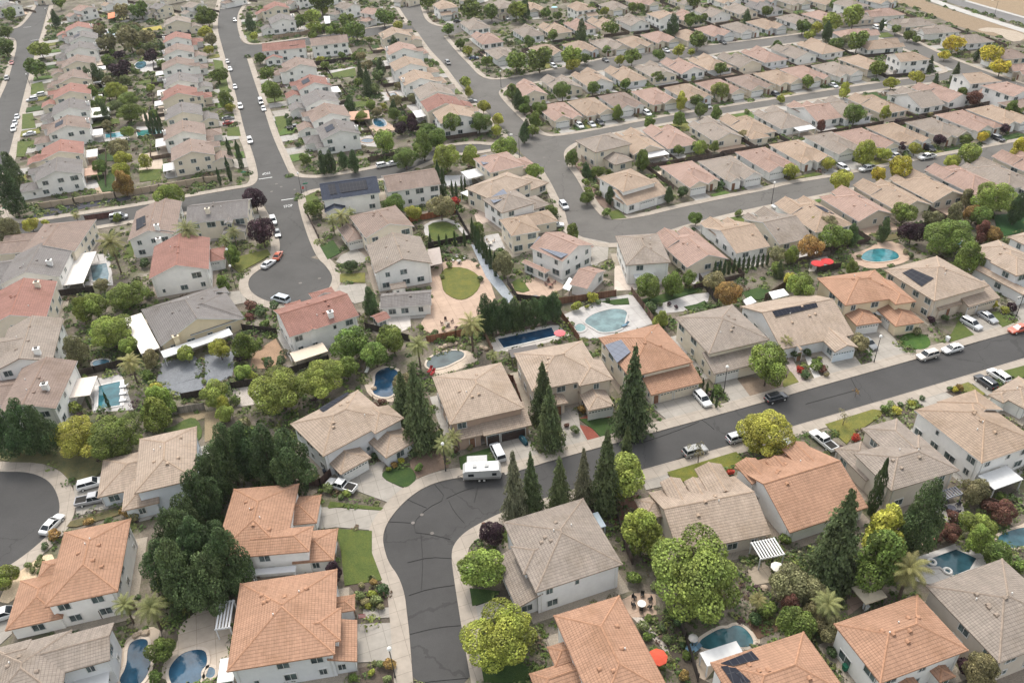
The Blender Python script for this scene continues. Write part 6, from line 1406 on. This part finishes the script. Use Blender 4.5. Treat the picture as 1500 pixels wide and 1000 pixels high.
# ------------------------------------------------------------------ pools
def pool(pl, label, col=(0.03, 0.12, 0.18), rim=(0.55, 0.47, 0.39), sm=2, w=.45):
    q = g2(smooth(pl, True, sm) if sm else pl)
    ar = sum(q[k][0] * q[(k + 1) % len(q)][1] - q[(k + 1) % len(q)][0] * q[k][1] for k in range(len(q)))
    if ar < 0: q = q[::-1]
    cx, cy = sum(p[0] for p in q) / len(q), sum(p[1] for p in q) / len(q)
    q = [(p[0] - cx, p[1] - cy) for p in q]; n = len(q); out = []
    for i in range(n):
        a, b = q[i - 1], q[(i + 1) % n]; d = Vector((b[0] - a[0], b[1] - a[1])).normalized(); out.append((q[i][0] + d.y * w, q[i][1] - d.x * w))
    BLK.append([(p[0] + cx, p[1] + cy) for p in out])
    root = thing('swimming_pool', (cx, cy, 0)); mb = MB(); z = .17
    for i in range(n):
        j = (i + 1) % n; a, b, c, d = q[i], q[j], out[j], out[i]
        mb.face([(d[0], d[1], z), (c[0], c[1], z), (b[0], b[1], z), (a[0], a[1], z)]); mb.face([(a[0], a[1], .05), (a[0], a[1], z), (b[0], b[1], z), (b[0], b[1], .05)]); mb.face([(d[0], d[1], 0), (c[0], c[1], 0), (c[0], c[1], z), (d[0], d[1], z)])
    mb.obj('coping', ['concrete'], root, rim)
    mb = MB(); mb.poly(q, .115); mb.obj('pool_water', ['water'], root, col)
    return tag(root, label, 'pool')
TEAL, DEEP, AQUA, NAVY = (0.10, 0.27, 0.30), (0.03, 0.10, 0.17), (0.22, 0.42, 0.42), (0.015, 0.035, 0.075)
pool(cr5(300, 400, '1245,740 1300,700 1360,690 1415,720 1420,760 1395,800 1405,860 1370,905 1300,915 1220,880 1250,800'), 'kidney-shaped deep blue pool above the tan two-garage house', (0.02, 0.06, 0.11))
pool(cr5(600, 400, '130,640 200,590 330,565 400,580 400,620 330,655 260,690 180,705 120,690'), 'small curved pool with rock edge behind the trailer house', (0.06, 0.085, 0.085))
pool(cr5(600, 400, '645,485 1040,400 1070,460 690,550'), 'long rectangular navy pool below the dark evergreen hedge', (0.02, 0.06, 0.115), (0.62, 0.6, 0.56), 0)
pool(pts('854,472 866,462 882,456 902,452 920,456 916,468 914,480 900,486 880,488 868,480'), 'broad pale turquoise pool on a white deck', (0.15, 0.23, 0.23), PALE)
pool(pts('842,478 849,474 857,477 858,483 850,487 843,484'), 'round white-rimmed spa beside the pale turquoise pool', (0.15, 0.25, 0.24), PALE, w=.5)
pool(cr5(1200, 200, '300,880 360,830 480,820 570,850 590,890 540,910 420,925 320,910'), 'turquoise oval pool on a pinkish deck at right', (0.05, 0.20, 0.22), PINK)
pool(cr5(0, 400, '725,830 880,795 880,970 720,995'), 'rectangular teal pool with white rim at left', (0.03, 0.14, 0.165), (0.6, 0.58, 0.56), 0, .9)
pool(cr5(0, 800, '935,760 960,700 1040,675 1090,690 1080,760 1110,830 1100,900 1050,1000 960,1040 860,1000 930,880'), 'dark curved pool at the bottom left between palm trees', (0.02, 0.06, 0.10))
pool(pts('245,985 256,966 272,954 300,950 305,966 300,984 290,1004 255,1010'), 'big blue pool at the bottom left beside terracotta house', (0.03, 0.09, 0.15))
pool(pts('300,982 308,976 316,980 315,990 307,994 300,990'), 'small round blue spa beside the square terracotta house', (0.05, 0.14, 0.22))
pool(cr5(900, 800, '610,700 700,640 780,600 830,605 880,575 940,590 1000,650 1025,720 960,745 880,735 760,760 650,755'), 'curvy teal pool above the solar terracotta house', (0.05, 0.15, 0.17))
pool(cr5(1200, 800, '750,115 1000,25 1150,90 1100,170 990,215 950,200 880,150 800,150'), 'dark teal rectangular pool with white float rings at lower right', (0.03, 0.08, 0.10), PALE, 0)
pool(cr5(1200, 600, '1260,940 1500,850 1600,900 1560,980 1400,1030'), 'dark teal pool at the right edge behind red shrubs', (0.05, 0.12, 0.14), TANC)
pool(cr5(300, 0, '1230,870 1310,870 1335,920 1290,935 1240,920'), 'small blue pool behind the right stop-street row', (0.03, 0.11, 0.17), PALE)
pool(cr5(300, 200, '1130,35 1180,15 1240,22 1230,45 1180,50'), 'small dark blue pool above the junction hedge', (0.04, 0.09, 0.14), PINK)
pool(cr5(0, 0, '770,240 860,205 865,250 790,275'), 'tiny turquoise pool at the top of the left yards', (0.12, 0.27, 0.3), PALE)
pool(cr5(0, 0, '980,470 1060,440 1080,490 1010,515'), 'small blue freeform pool among the left yards', (0.08, 0.16, 0.2), PALE)
pool(cr5(0, 0, '770,985 920,968 925,1000 775,1015'), 'narrow teal pool beside a long white cover, left yards', (0.06, 0.22, 0.26), PALE, 0)
pool(cr5(0, 0, '1000,962 1180,942 1185,985 1010,1000'), 'long green-blue pool behind clipped slim cypresses', (0.05, 0.2, 0.18), PALE, 0)
pool(cr5(0, 200, '665,950 780,930 800,1010 790,1060 680,1060'), 'rectangular grey-blue pool beside the grey skylight house', (0.11, 0.17, 0.19), PALE, 0, .8)
pool(cr5(0, 400, '670,650 760,630 810,645 790,670 690,690'), 'small dark blue pool under the bright green tree at left', (0.03, 0.12, 0.18), PALE)
pool(cr5(600, 400, '830,185 930,158 945,180 850,210'), 'tiny white pool by the patio below the wide-solar house', (0.35, 0.36, 0.36), PINK)
pool(cr5(1200, 200, '975,790 1060,765 1075,790 1000,815'), 'small deep blue pool under the wide green tree at right', (0.03, 0.12, 0.22), PALE)
pool(cr5(300, 0, '1335,690 1390,680 1415,700 1350,712'), 'small square grey spa with timber frame', (0.14, 0.16, 0.17), PINK, 0)
# ------------------------------------------------------------------ fences and walls
def fence(s, label, color=(0.12, 0.08, 0.055), h=1.8, name='wooden_fence', mat='fence', thick=.06, cat='fence', ox=0, oy=0):
    pl = cr5(ox, oy, s) if ox or oy else pts(s)
    return tag(fence_run([tuple(G(x, y)[:2]) for x, y in pl], h, color, name, mat, thick), label, cat)
DK = (0.05, 0.04, 0.035)
fence('60,306 110,299 170,290 235,279 300,268 322,266', 'long beige block wall along the cross street below the yards', (0.40, 0.32, 0.24), 2.0, 'block_wall', 'wall', .22, 'wall')
fence('600,326 640,318 668,312', 'red-brown wooden fence behind the brown house yard', (0.30, 0.12, 0.06)); fence('668,312 690,352 628,364', 'black fence round the white-edged square lawn', DK)
fence('815,446 860,440 902,434', 'brown wooden fence behind the white pool deck', (0.17, 0.09, 0.06)); fence('744,418 758,440 815,446', 'dark fence below the round yard lawn', DK)
fence('822,464 832,478 848,500', 'brown fence between the navy pool and the white deck', (0.17, 0.085, 0.055)); fence('626,502 668,494 708,486', 'red-brown fence below the pink central patio', (0.26, 0.12, 0.07)); fence('706,484 722,518', 'brown fence between the palm bed and the navy pool', (0.16, 0.10, 0.07))
fence('925,430 942,452 960,478', 'dark brown fence between white deck and paved garden', (0.12, 0.075, 0.055)); fence('1024,410 1050,446', 'dark fence right of the paved garden', DK); fence('108,554 140,546 182,536', 'dark fence between the teal pool and the small dark pool', DK)
fence('86,434 138,428', 'dark fence behind the red left-edge house', DK); fence('340,570 380,563', 'dark fence under the bright trees, middle left', DK); fence('356,484 406,490', 'dark fence left of the long red-gabled house', DK); fence('424,548 452,540 482,530', 'dark fence below the long red-gabled house', DK)
fence('446,710 470,712 488,694', 'dark brown fence beside the white pickup driveway', (0.09, 0.055, 0.045)); fence('988,896 1004,940 1022,998', 'long black fence beside the terracotta umbrella house', DK); fence('268,586 300,580', 'dark fence below the grey gravel garden', DK)
fence('230,612 262,606 300,600', 'grey fence behind the curved lawn at left', (0.28, 0.25, 0.22)); fence('736,556 752,560 766,600', 'brown side fence between the trailer house and its neighbour', (0.15, 0.07, 0.05)); fence('440,36 470,54 440,62', 'pale wooden fence behind the side-lane houses', (0.3, 0.22, 0.15)) if False else None
fence('400,58 440,52 492,44', 'pale wooden fence along the upper side lane', (0.32, 0.24, 0.17)); fence('462,96 524,88', 'dark fence below the brown side-lane house', DK); fence('508,204 520,222 540,230', 'dark fence at the junction hedge corner', DK) if False else None
fence('540,238 578,230', 'dark timber fence above the two white cars', (0.10, 0.08, 0.06)); fence('448,312 468,352', 'dark brown fence beside the stop-marked street', (0.13, 0.10, 0.085)); fence('1310,126 1302,108 1350,112', 'pale fence', (0.3, .25, .2)) if False else None
fence('1308,110 1346,108 1352,112', 'grey fence round the corner two-storey white house', (0.34, 0.3, 0.27)); fence('844,224 876,268 898,304', 'tan fence along the outer curve of the curving street', (0.32, 0.25, 0.19)); fence('126,324 168,318', 'dark red fence below the cross street', (0.10, 0.05, 0.045))
fence('536,482 560,488 600,500', 'dark fence below the low grey wing', DK); fence('1140,770 1150,800', 'dark fence right of the gabled terracotta house', DK) if False else None
fence('900,738 914,800 926,826', 'dark fence right of grey house inside the bend', (0.08, 0.06, 0.05)); fence('1440,738 1472,748', 'dark wooden fence below the square cover', (0.12, 0.08, 0.06)); fence('1188,560 1218,580', 'low fence beside the solar-row driveway', (0.2, .15, .1)) if False else None
fence('150,905 200,892', 'dark fence below the long terracotta house', (0.10, 0.06, 0.045)); fence('1120,440 1150,420 1180,412', 'brown fence behind the solar-row house', (0.14, 0.10, 0.075)); fence('1196,400 1230,394', 'dark fence behind the courtyard orange house', DK)
# ------------------------------------------------------------------ street lamps and signs
def lamp(x, y, label, h=6.2, arm=False):
    p = G(x, y); root = thing('street_lamp', (p.x, p.y, .1)); mb = MB()
    mb.tube((0, 0, 0), (0, 0, .5), .14, .11, 8); mb.tube((0, 0, .5), (0, 0, h), .085, .06, 8); mb.obj('lamp_pole', ['pole'], root)
    m = MB()
    if arm:
        m2 = MB(); m2.tube((0, 0, h - .1), (-2.2, .8, h + .4), .05, .04, 6); m2.obj('lamp_arm', ['pole'], root)
        m.box(-2.9, -2.0, .6, 1.0, h + .32, h + .5); m.obj('lamp_head', ['globe'], root)
    else:
        for k in range(4):
            z0, z1 = h + k * .17, h + (k + 1) * .17; rr = [.12, .3, .32, .24, .05]; m.tube((0, 0, z0), (0, 0, z1), rr[k], rr[k + 1], 10)
        m.obj('lamp_head', ['globe'], root)
    tag(root, label, 'street lamp', 'street lamps along the kerbs')
for x, y, l in [(1280, 531, 'black street lamp beside the solar-row house driveway'), (46.5, 131, 'black street lamp on the far-left street beside a small lawn'), (1488, 464, 'black street lamp near the right end of the main road'), (1130, 299, 'black street lamp on the near kerb of the curving street'), (442, 283, 'black street lamp beside STOP lettering at the junction corner'),
 (341, 398, 'black street lamp by the wide lawn of the upper cul-de-sac'), (346, 423, 'black street lamp on the rim of the upper cul-de-sac'), (734, 128, 'black street lamp at the side-street corner of the curving street'), (653, 690, 'black street lamp by palm trees left of the white trailer'), (579, 992, 'black street lamp at the bottom edge by the street'), (1060, 576, 'black street lamp on the driveway of the grey-roofed cream house'), (72, 30, 'black street lamp at the top of the far-left street')]: lamp(x, y, l)
lamp(761, 232, 'tall street lamp with side arm at the inner street corner', 7.5, True); lamp(1455, 28, 'tall street lamp beside the highway at the top right', 8, True)
def sign(x, y, kind, label, ang):
    p = G(x, y); root = thing('stop_sign' if kind == 'stop' else 'street_sign', (p.x, p.y, .1), ang); mb = MB(); h = 2.6 if kind == 'stop' else 3.0
    mb.tube((0, 0, 0), (0, 0, h), .05, .05, 6); mb.obj('sign_post', ['iron'], root); m = MB()
    if kind == 'stop':
        o = [(.42 * math.cos(math.pi / 8 + k * math.pi / 4), .42 * math.sin(math.pi / 8 + k * math.pi / 4)) for k in range(8)]
        m.face([(a, -.07, h + b) for a, b in o]); m.face([(a, -.04, h + b) for a, b in o][::-1]); pl = m.obj('sign_plate', ['red_sign'], root)
        cu = bpy.data.curves.new('sign_lettering', 'FONT'); cu.body = 'STOP'; cu.size = .3; cu.align_x = 'CENTER'; cu.align_y = 'CENTER'
        tmp = bpy.data.objects.new('tmp', cu); COL.objects.link(tmp); bpy.context.view_layer.update()
        me = bpy.data.meshes.new_from_object(tmp.evaluated_get(bpy.context.evaluated_depsgraph_get())); bpy.data.objects.remove(tmp)
        me.materials.clear(); me.materials.append(MAT['trim']); t = link('sign_lettering', me, pl, loc=(0, -.08, h)); t.rotation_euler = (math.pi / 2, 0, 0)
    else:
        m.box(-.75, .75, -.02, .02, h - .05, h + .3); m.box(-.02, .02, -.75, .75, h + .3, h + .62); m.obj('sign_plate', ['green_sign'], root)
    tag(root, label, 'sign')
sign(446, 287, 'stop', 'red stop sign at the corner below the junction', a2 - math.pi / 2); sign(450, 283, 'street', 'green street name sign at the corner beside the stop sign', .3); sign(360, 266, 'street', 'green street name sign on the lawn left of the junction', .3); sign(13, 319, 'street', 'green street name sign on the corner lawn at left edge', .3)
# ------------------------------------------------------------------ garden furniture
def umbrella(x, y, col, label, r=1.5, h=2.5):
    p = G(x, y, h); root = thing('patio_umbrella', (p.x, p.y, .08)); m = MB(); m.tube((0, 0, 0), (0, 0, h), .04, .03, 6); m.tube((0, 0, 0), (0, 0, .1), .3, .28, 10); m.obj('umbrella_pole', ['iron'], root); m = MB()
    for k in range(8):
        a, b = k * math.pi / 4, (k + 1) * math.pi / 4; A = (r * math.cos(a), r * math.sin(a), h - .35); B = (r * math.cos(b), r * math.sin(b), h - .35)
        A1, B1 = (A[0] * .5, A[1] * .5, h - .08), (B[0] * .5, B[1] * .5, h - .08)
        m.face([A, B, B1, A1]); m.face([A1, B1, (0, 0, h + .1)]); m.face([(A[0], A[1], A[2] - .15), (B[0], B[1], B[2] - .15), B, A])
    m.obj('umbrella_canopy', ['cloth'], root, col); tag(root, label, 'umbrella')
umbrella(964, 960, (.55, .09, .05), 'red-orange patio umbrella right of the terracotta umbrella house', 1.35); umbrella(1139, 828, (.7, .66, .58), 'cream patio umbrella behind the tan gabled house', 1.0); umbrella(820, 486, (.62, .16, .17), 'pink-red patio umbrella at the corner of navy pool', 1.3)
umbrella(1212, 381, (.5, .05, .05), 'right red patio umbrella above the courtyard orange house', 1.6); umbrella(1198, 384, (.5, .05, .05), 'left red patio umbrella above the courtyard orange house', 1.6); umbrella(1290, 456, (.66, .65, .62), 'white round umbrella in the courtyard of the orange house', 1.2); umbrella(1016, 932, (.42, .4, .37), 'folded-looking grey umbrella beside the curvy teal pool', .7)
umbrella(812, 10, (.35, .55, .6), 'pale blue patio umbrella near the top edge', 1.8)
def chair(x, y, ang, col, label, grp):
    p = G(x, y, .4); root = thing('patio_chair', (p.x, p.y, .08), ang); m = MB(); m.box(-.28, .28, -.28, .28, .38, .46); m.obj('seat', ['cloth'], root, col); m = MB(); m.box(-.28, .28, .22, .3, .46, .95); m.obj('backrest', ['cloth'], root, col)
    for sx in (-1, 1):
        for sy in (-1, 1): m = MB(); m.box(sx * .24 - .03, sx * .24 + .03, sy * .24 - .03, sy * .24 + .03, 0, .38); m.obj('leg', ['iron'], root)
    later(root, label, label + 's', x, y, 'chair', grp)
def table(x, y, col, label, r=.65):
    p = G(x, y, .7); root = thing('patio_table', (p.x, p.y, .08)); m = MB(); m.tube((0, 0, .68), (0, 0, .74), r, r, 16); m.obj('tabletop', ['cloth'], root, col); m = MB(); m.tube((0, 0, 0), (0, 0, .68), .06, .06, 8); m.tube((0, 0, 0), (0, 0, .05), .3, .28, 10); m.obj('leg', ['iron'], root); later(root, label, label + 's', x, y, 'table')
def dining(x, y, n, tcol, ccol, tl, cl, r=1.15):
    table(x, y, tcol, tl); p = G(x, y)
    for k in range(n):
        a = k * 6.283 / n + .3; q = PX((p.x + r * math.cos(a), p.y + r * math.sin(a), .4)); chair(q[0], q[1], a - math.pi / 2, ccol, cl, 'chairs round garden tables')
dining(940, 884, 6, (.68, .68, .66), (.03, .028, .026), 'white round patio table', 'dark patio chair', 1.35); dining(1394, 744, 4, (.12, .12, .14), (.05, .05, .06), 'dark round patio table', 'black patio chair', 1.2); dining(655, 474, 4, (.3, .25, .2), (.08, .05, .04), 'brown round patio table', 'brown patio chair', 1.2)
dining(806, 417, 4, (.22, .12, .09), (.15, .08, .07), 'dark red round patio table', 'dark red patio chair', 1.1); dining(1208, 392, 4, (.2, .2, .2), (.1, .1, .1), 'grey round patio table', 'grey patio chair', 1.1); dining(672, 382, 4, (.35, .33, .3), (.55, .53, .5), 'stone fire table', 'cream patio chair', 1.5); dining(718, 356, 3, (.5, .45, .38), (.4, .32, .25), 'tan patio table', 'tan patio chair', 1.0)
def lounger(x, y, ang, col, label):
    p = G(x, y, .3); root = thing('sun_lounger', (p.x, p.y, .08), ang); m = MB(); m.box(-.95, .35, -.33, .33, .28, .38); m.face([(.35, -.33, .38), (1.0, -.33, .8), (1.0, .33, .8), (.35, .33, .38)][::-1]); m.face([(.35, -.33, .38), (1.0, -.33, .8), (1.0, .33, .8), (.35, .33, .38)]); m.obj('cushion', ['cloth'], root, col)
    for sx in (-.8, .3):
        for sy in (-1, 1): m = MB(); m.box(sx - .03, sx + .03, sy * .28 - .03, sy * .28 + .03, 0, .28); m.obj('leg', ['iron'], root)
    later(root, label, label + 's', x, y, 'sun lounger')
for x, y, a, c, l in [(916, 476, .6, (.12, .2, .26), 'dark blue sun lounger'), (182, 566, .2, (.7, .7, .7), 'white sun lounger'), (182, 576, .2, (.7, .7, .7), 'white sun lounger'), (182, 586, .2, (.7, .7, .7), 'white sun lounger'), (1012, 946, .5, (.25, .42, .55), 'light blue sun lounger'), (1018, 951, .5, (.25, .42, .55), 'light blue sun lounger'), (634, 546, 1.2, (.3, .03, .03), 'red sun lounger'), (630, 542, 1.2, (.3, .03, .03), 'red sun lounger'), (538, 542, 1.4, (.7, .7, .68), 'white sun lounger')]: lounger(x, y, a, c, l)
def canopy(s, z, col, label, name='gazebo'):
    q = [G(x, y, z) for x, y in pts(s)]; c = sum(q, Vector()) / 4; root = thing(name, (c.x, c.y, .06)); l = [p - c for p in q]; m = MB()
    ap = Vector((0, 0, z + .35)); T = [Vector((p.x, p.y, z)) for p in l]
    for i in range(4):
        a, b = T[i], T[(i + 1) % 4]; f = [a, b, ap]
        if (b - a).cross(ap - a).z < 0: f.reverse()
        m.face(f); m.face([a - Vector((0, 0, .2)), b - Vector((0, 0, .2)), b, a])
    m.obj('gazebo_roof', ['cloth'], root, col)
    for p in T: mm = MB(); mm.box(p.x * .94 - .06, p.x * .94 + .06, p.y * .94 - .06, p.y * .94 + .06, 0, z); mm.obj('post', ['iron'], root)
    tag(root, label, 'gazebo')
canopy('1247,860 1280,850 1300,874 1268,885', 2.5, (.48, .42, .32), 'tan-roofed gazebo behind the lower-right terracotta house'); canopy('1088,440 1100,434 1108,442 1094,448', 2.4, (.72, .72, .7), 'small white canopy behind the solar-row house'); canopy('1126,428 1148,423 1156,432 1132,438', 2.4, (.72, .72, .7), 'larger white canopy behind the solar-row house')
canopy('626,366 644,362 648,386 628,390', 2.5, (.35, .3, .27), 'grey-brown roofed pavilion by the round lawn'); canopy('158,20 168,18 168,26 158,28', 2.5, (.6, .2, .1), 'orange canopy near the top left edge')
canopy('511,164 540,162 542,174 514,176', 2.5, (.45, .28, .2), 'tan pavilion beside the small blue pool'); canopy('824,422 834,406 842,412 834,426', 2.5, (.7, .7, .68), 'white canopy beside the pink detached garage'); canopy('120,160 160,156 160,170 122,174', 2.6, (.7, .68, .64), 'long white yard cover above the narrow teal pool'); canopy('434,0 440,0 442,8 434,8', 2, (.7, .7, .7), 'x') if False else None
canopy('474,24 483,24 484,34 476,35', 2.2, (.7, .7, .7), 'small white shed above the side lane')
def bin_(x, y, col, label):
    p = G(x, y, .5); root = thing('wheeled_bin', (p.x, p.y, .1), .3); m = MB(); m.face([(-.25, -.28, .05), (-.25, .28, .05), (.25, .28, .05), (.25, -.28, .05)])
    B = [(-.25, -.28, .05), (.25, -.28, .05), (.25, .28, .05), (-.25, .28, .05)]; T = [(-.31, -.36, 1.0), (.31, -.36, 1.0), (.31, .36, 1.0), (-.31, .36, 1.0)]
    for i in range(4): m.face([B[i], B[(i + 1) % 4], T[(i + 1) % 4], T[i]])
    m.obj('bin_body', ['cloth'], root, col); m = MB(); m.box(-.34, .34, -.4, .4, 1.0, 1.08); m.obj('bin_lid', ['cloth'], root, tuple(c * .8 for c in col)); later(root, label, label + 's', x, y, 'bin')
bin_(1388, 497, (.7, .7, .7), 'white utility bin'); bin_(800, 656, (.68, .68, .66), 'white utility bin'); bin_(1238, 978, (.02, .14, .08), 'green wheeled bin'); bin_(1022, 572, (.03, .03, .035), 'black wheeled bin'); bin_(1268, 890, (.6, .64, .66), 'pale grey bin'); bin_(604, 1000, (.5, .5, .5), 'grey bin') if False else None
bin_(476, 692, (.04, .05, .07), 'dark wheeled bin'); bin_(400, 700, (.1, .1, .1), 'x') if False else None
def ring(x, y, label):
    p = G(x, y, .15); root = thing('float_ring', (p.x, p.y, .2)); m = MB(); n, k = 16, 6; R1, r1 = .55, .2; g = [[Vector(((R1 + r1 * math.cos(b)) * math.cos(a), (R1 + r1 * math.cos(b)) * math.sin(a), r1 * math.sin(b))) for b in [6.283 * j / k for j in range(k)]] for a in [6.283 * i / n for i in range(n)]]
    for i in range(n):
        for j in range(k): m.face([g[i][j], g[(i + 1) % n][j], g[(i + 1) % n][(j + 1) % k], g[i][(j + 1) % k]])
    m.obj('ring_tube', ['trim'], root); tag(root, label, 'pool float', 'white float rings in the dark teal pool')
ring(1365, 823, 'upper white float ring on the dark teal pool'); ring(1388, 836, 'lower white float ring on the dark teal pool')
p = G(522, 900, 2); rt = thing('flag', (p.x, p.y, 1.2), .4); m = MB(); m.tube((0, 0, 0), (.2, -.5, 1.4), .02, .02, 6); m.obj('flag_pole', ['trim'], rt); m = MB()
for k in range(7): m.face([(.2, -.5, .5 + k * .12), (1.2, -.75, .45 + k * .12), (1.2, -.75, .57 + k * .12), (.2, -.5, .62 + k * .12)], k % 2)
m.obj('flag_cloth', ['red_sign', 'trim'], rt); tag(rt, 'striped red and white flag at the porch of the square terracotta house', 'flag')
# boulders round the pools and beds
for i, (x, y) in enumerate([(646, 511), (652, 508), (660, 506), (668, 505), (676, 508), (706, 510), (712, 512), (640, 516), (1350, 800), (1378, 792), (1390, 790), (1120, 862), (548, 700 - 130), (214, 928), (200, 932)]):
    p = G(x, y); rnd = random.Random(i); root = thing('boulder', (p.x, p.y, .05), rnd.uniform(0, 6)); m = MB(); r = rnd.uniform(.4, .8); g = []
    for a in range(5): g.append([Vector((r * math.sin(a * math.pi / 4) * math.cos(b * 6.283 / 8) * rnd.uniform(.8, 1.2), r * math.sin(a * math.pi / 4) * math.sin(b * 6.283 / 8) * rnd.uniform(.7, 1.1), r * .6 * math.cos(a * math.pi / 4) + r * .3)) for b in range(8)])
    for a in range(4):
        for b in range(8): m.face([g[a][b], g[a + 1][b], g[a + 1][(b + 1) % 8], g[a][(b + 1) % 8]])
    m.obj('boulder_stone', ['loose'], root, (.34, .27, .2)); later(root, 'tan garden boulder', 'tan garden boulders', x, y, 'boulder', 'garden boulders')
# ------------------------------------------------------------------ low ground cover in the yards and beds (nobody could count it)
def ground_cover():
    X0, Y0, NX, NY = -300.0, 45.0, 600, 470
    mask = np.zeros((NY, NX), bool)
    for pl in BLK:
        P = np.array(pl); x0, x1 = int(P[:, 0].min() - X0), int(P[:, 0].max() - X0) + 2; y0, y1 = int(P[:, 1].min() - Y0), int(P[:, 1].max() - Y0) + 2
        x0, y0, x1, y1 = max(0, x0), max(0, y0), min(NX, x1), min(NY, y1)
        if x0 >= x1 or y0 >= y1: continue
        gx, gy = np.meshgrid(np.arange(x0, x1) + X0 + .5, np.arange(y0, y1) + Y0 + .5); ins = np.zeros(gx.shape, bool)
        for i in range(len(P)):
            (ax, ay), (bx, by) = P[i], P[i - 1]
            if ay == by: continue
            ins ^= ((ay > gy) != (by > gy)) & (gx < (bx - ax) * (gy - ay) / (by - ay) + ax)
        mask[y0:y1, x0:x1] |= ins
    rs = np.random.RandomState(3)
    nz = rs.random((NY // 8 + 3, NX // 8 + 3)); C, Nn, S, T, K = [], [], [], [], []
    n = 0
    for _ in range(160000):
        y = Y0 + NY * rs.random() ** 1.25; hw = 24 + y * .66
        x = (rs.random() * 2 - 1) * hw
        ix, iy = int(x - X0), int(y - Y0)
        if not (0 <= ix < NX and 0 <= iy < NY) or mask[iy, ix]: continue
        fx, fy = ix / 8, iy / 8; jx, jy = int(fx), int(fy); u, v = fx - jx, fy - jy
        den = (nz[jy, jx] * (1 - u) + nz[jy, jx + 1] * u) * (1 - v) + (nz[jy + 1, jx] * (1 - u) + nz[jy + 1, jx + 1] * u) * v
        if rs.random() > (den - .1) * 1.5: continue
        n += 1
        if n > 12500: break
        r = .4 + rs.random() ** 2 * 1.3 + y * .0008; kind = rs.random(); m = int(7 + r * 18); tone = .7 + rs.random() * .6; hgt = r * (.35 + rs.random() * .6)
        for q in range(m):
            a = rs.random() * 6.283; t = math.sqrt(rs.random())
            C.append((x + math.cos(a) * r * t, y + math.sin(a) * r * t, .04 + hgt * (1 - t * t) * (.5 + rs.random() * .5) + .05)); Nn.append((math.cos(a) * t + rs.normal() * .4, math.sin(a) * t + rs.normal() * .4, .9))
            S.append((.13 + y * .0006) * (.7 + rs.random() * .7)); T.append(tone * (.7 + rs.random() * .6)); K.append(kind)
    me = leaf_mesh('ground_cover', C, Nn, S, T, rs); at = me.attributes.new('hue_pick', 'FLOAT', 'FACE'); at.data.foreach_set('value', K)
    m, nt, b = newmat('low_plants'); h = N(nt, 'ShaderNodeAttribute', attribute_name='hue_pick').outputs['Fac']; t = N(nt, 'ShaderNodeAttribute', attribute_name='tone').outputs['Fac']
    c = ramp(nt, h, [(0, (.055, .09, .03)), (.45, (.10, .145, .036)), (.65, (.14, .15, .06)), (.8, (.17, .20, .05)), (.9, (.12, .145, .08)), (.97, (.12, .08, .05)), (.99, (.06, .035, .04))])
    setc(nt, b, mixc(nt, c, t, 1.0, 'MULTIPLY'), .8); me.materials[0] = m
    o = link('ground_cover', me); tag(o, 'low mixed plants and ground cover filling the yards and beds', 'ground cover', kind='stuff')
ground_cover()
hb = MB(); hb.box(-900, 900, -200, 1900, -1, 103)
m = bpy.data.materials.new('air_haze'); m.use_nodes = True; m.node_tree.nodes.clear()
ov = m.node_tree.nodes.new('ShaderNodeOutputMaterial'); pv = m.node_tree.nodes.new('ShaderNodeVolumePrincipled'); pv.inputs['Color'].default_value = (.86, .88, .9, 1); pv.inputs['Density'].default_value = HAZE; pv.inputs['Anisotropy'].default_value = .2
m.node_tree.links.new(pv.outputs[0], ov.inputs['Volume']); MAT['haze'] = m
struct('haze', hb, ['haze'], kind='stuff')
resolve_labels()
# ------------------------------------------------------------------ light, sky, camera
w = bpy.data.worlds.new('World'); SC.world = w; w.use_nodes = True; nt = w.node_tree; bg = nt.nodes['Background']
SUN_EL, SUN_AZ = R(58), R(105)         # azimuth counted from +x: light comes from behind and slightly left
sky = nt.nodes.new('ShaderNodeTexSky'); sky.sky_type = 'NISHITA'; sky.sun_disc = False; sky.sun_elevation = SUN_EL; sky.sun_rotation = math.pi / 2 - SUN_AZ; sky.air_density = 1.6; sky.dust_density = 4.0; sky.ozone_density = 1.0; sky.altitude = 50
hs = nt.nodes.new('ShaderNodeHueSaturation'); hs.inputs['Saturation'].default_value = 0.28; nt.links.new(sky.outputs[0], hs.inputs['Color']); nt.links.new(hs.outputs[0], bg.inputs['Color']); bg.inputs['Strength'].default_value = 0.15
sl = bpy.data.lights.new('sun', 'SUN'); sl.energy = 1.1; sl.angle = R(14); sl.color = (1, .93, .83)
so = bpy.data.objects.new('sun', sl); COL.objects.link(so); d = Vector((math.cos(SUN_EL) * math.cos(SUN_AZ), math.cos(SUN_EL) * math.sin(SUN_AZ), math.sin(SUN_EL))); so.rotation_euler = (-d).to_track_quat('-Z', 'Y').to_euler()
cd = bpy.data.cameras.new('camera'); cd.sensor_width = 36; cd.lens = FPX / 1500 * 36; cd.clip_start = 1; cd.clip_end = 6000
co = bpy.data.objects.new('camera', cd); COL.objects.link(co); right = RT0 * CR + DN0 * SR; up = -(DN0 * CR - RT0 * SR); back = -FW
M = Matrix((right, up, back)).transposed().to_4x4(); M.translation = CAM; co.matrix_world = M; SC.camera = co
vs = SC.view_settings; vs.view_transform = 'Standard'; vs.look = 'None'; vs.exposure = 0.97; vs.gamma = 1.0; vs.use_curve_mapping = False
SC.cycles.max_bounces = 5; SC.cycles.diffuse_bounces = 3; SC.cycles.transparent_max_bounces = 4; SC.cycles.use_denoising = True
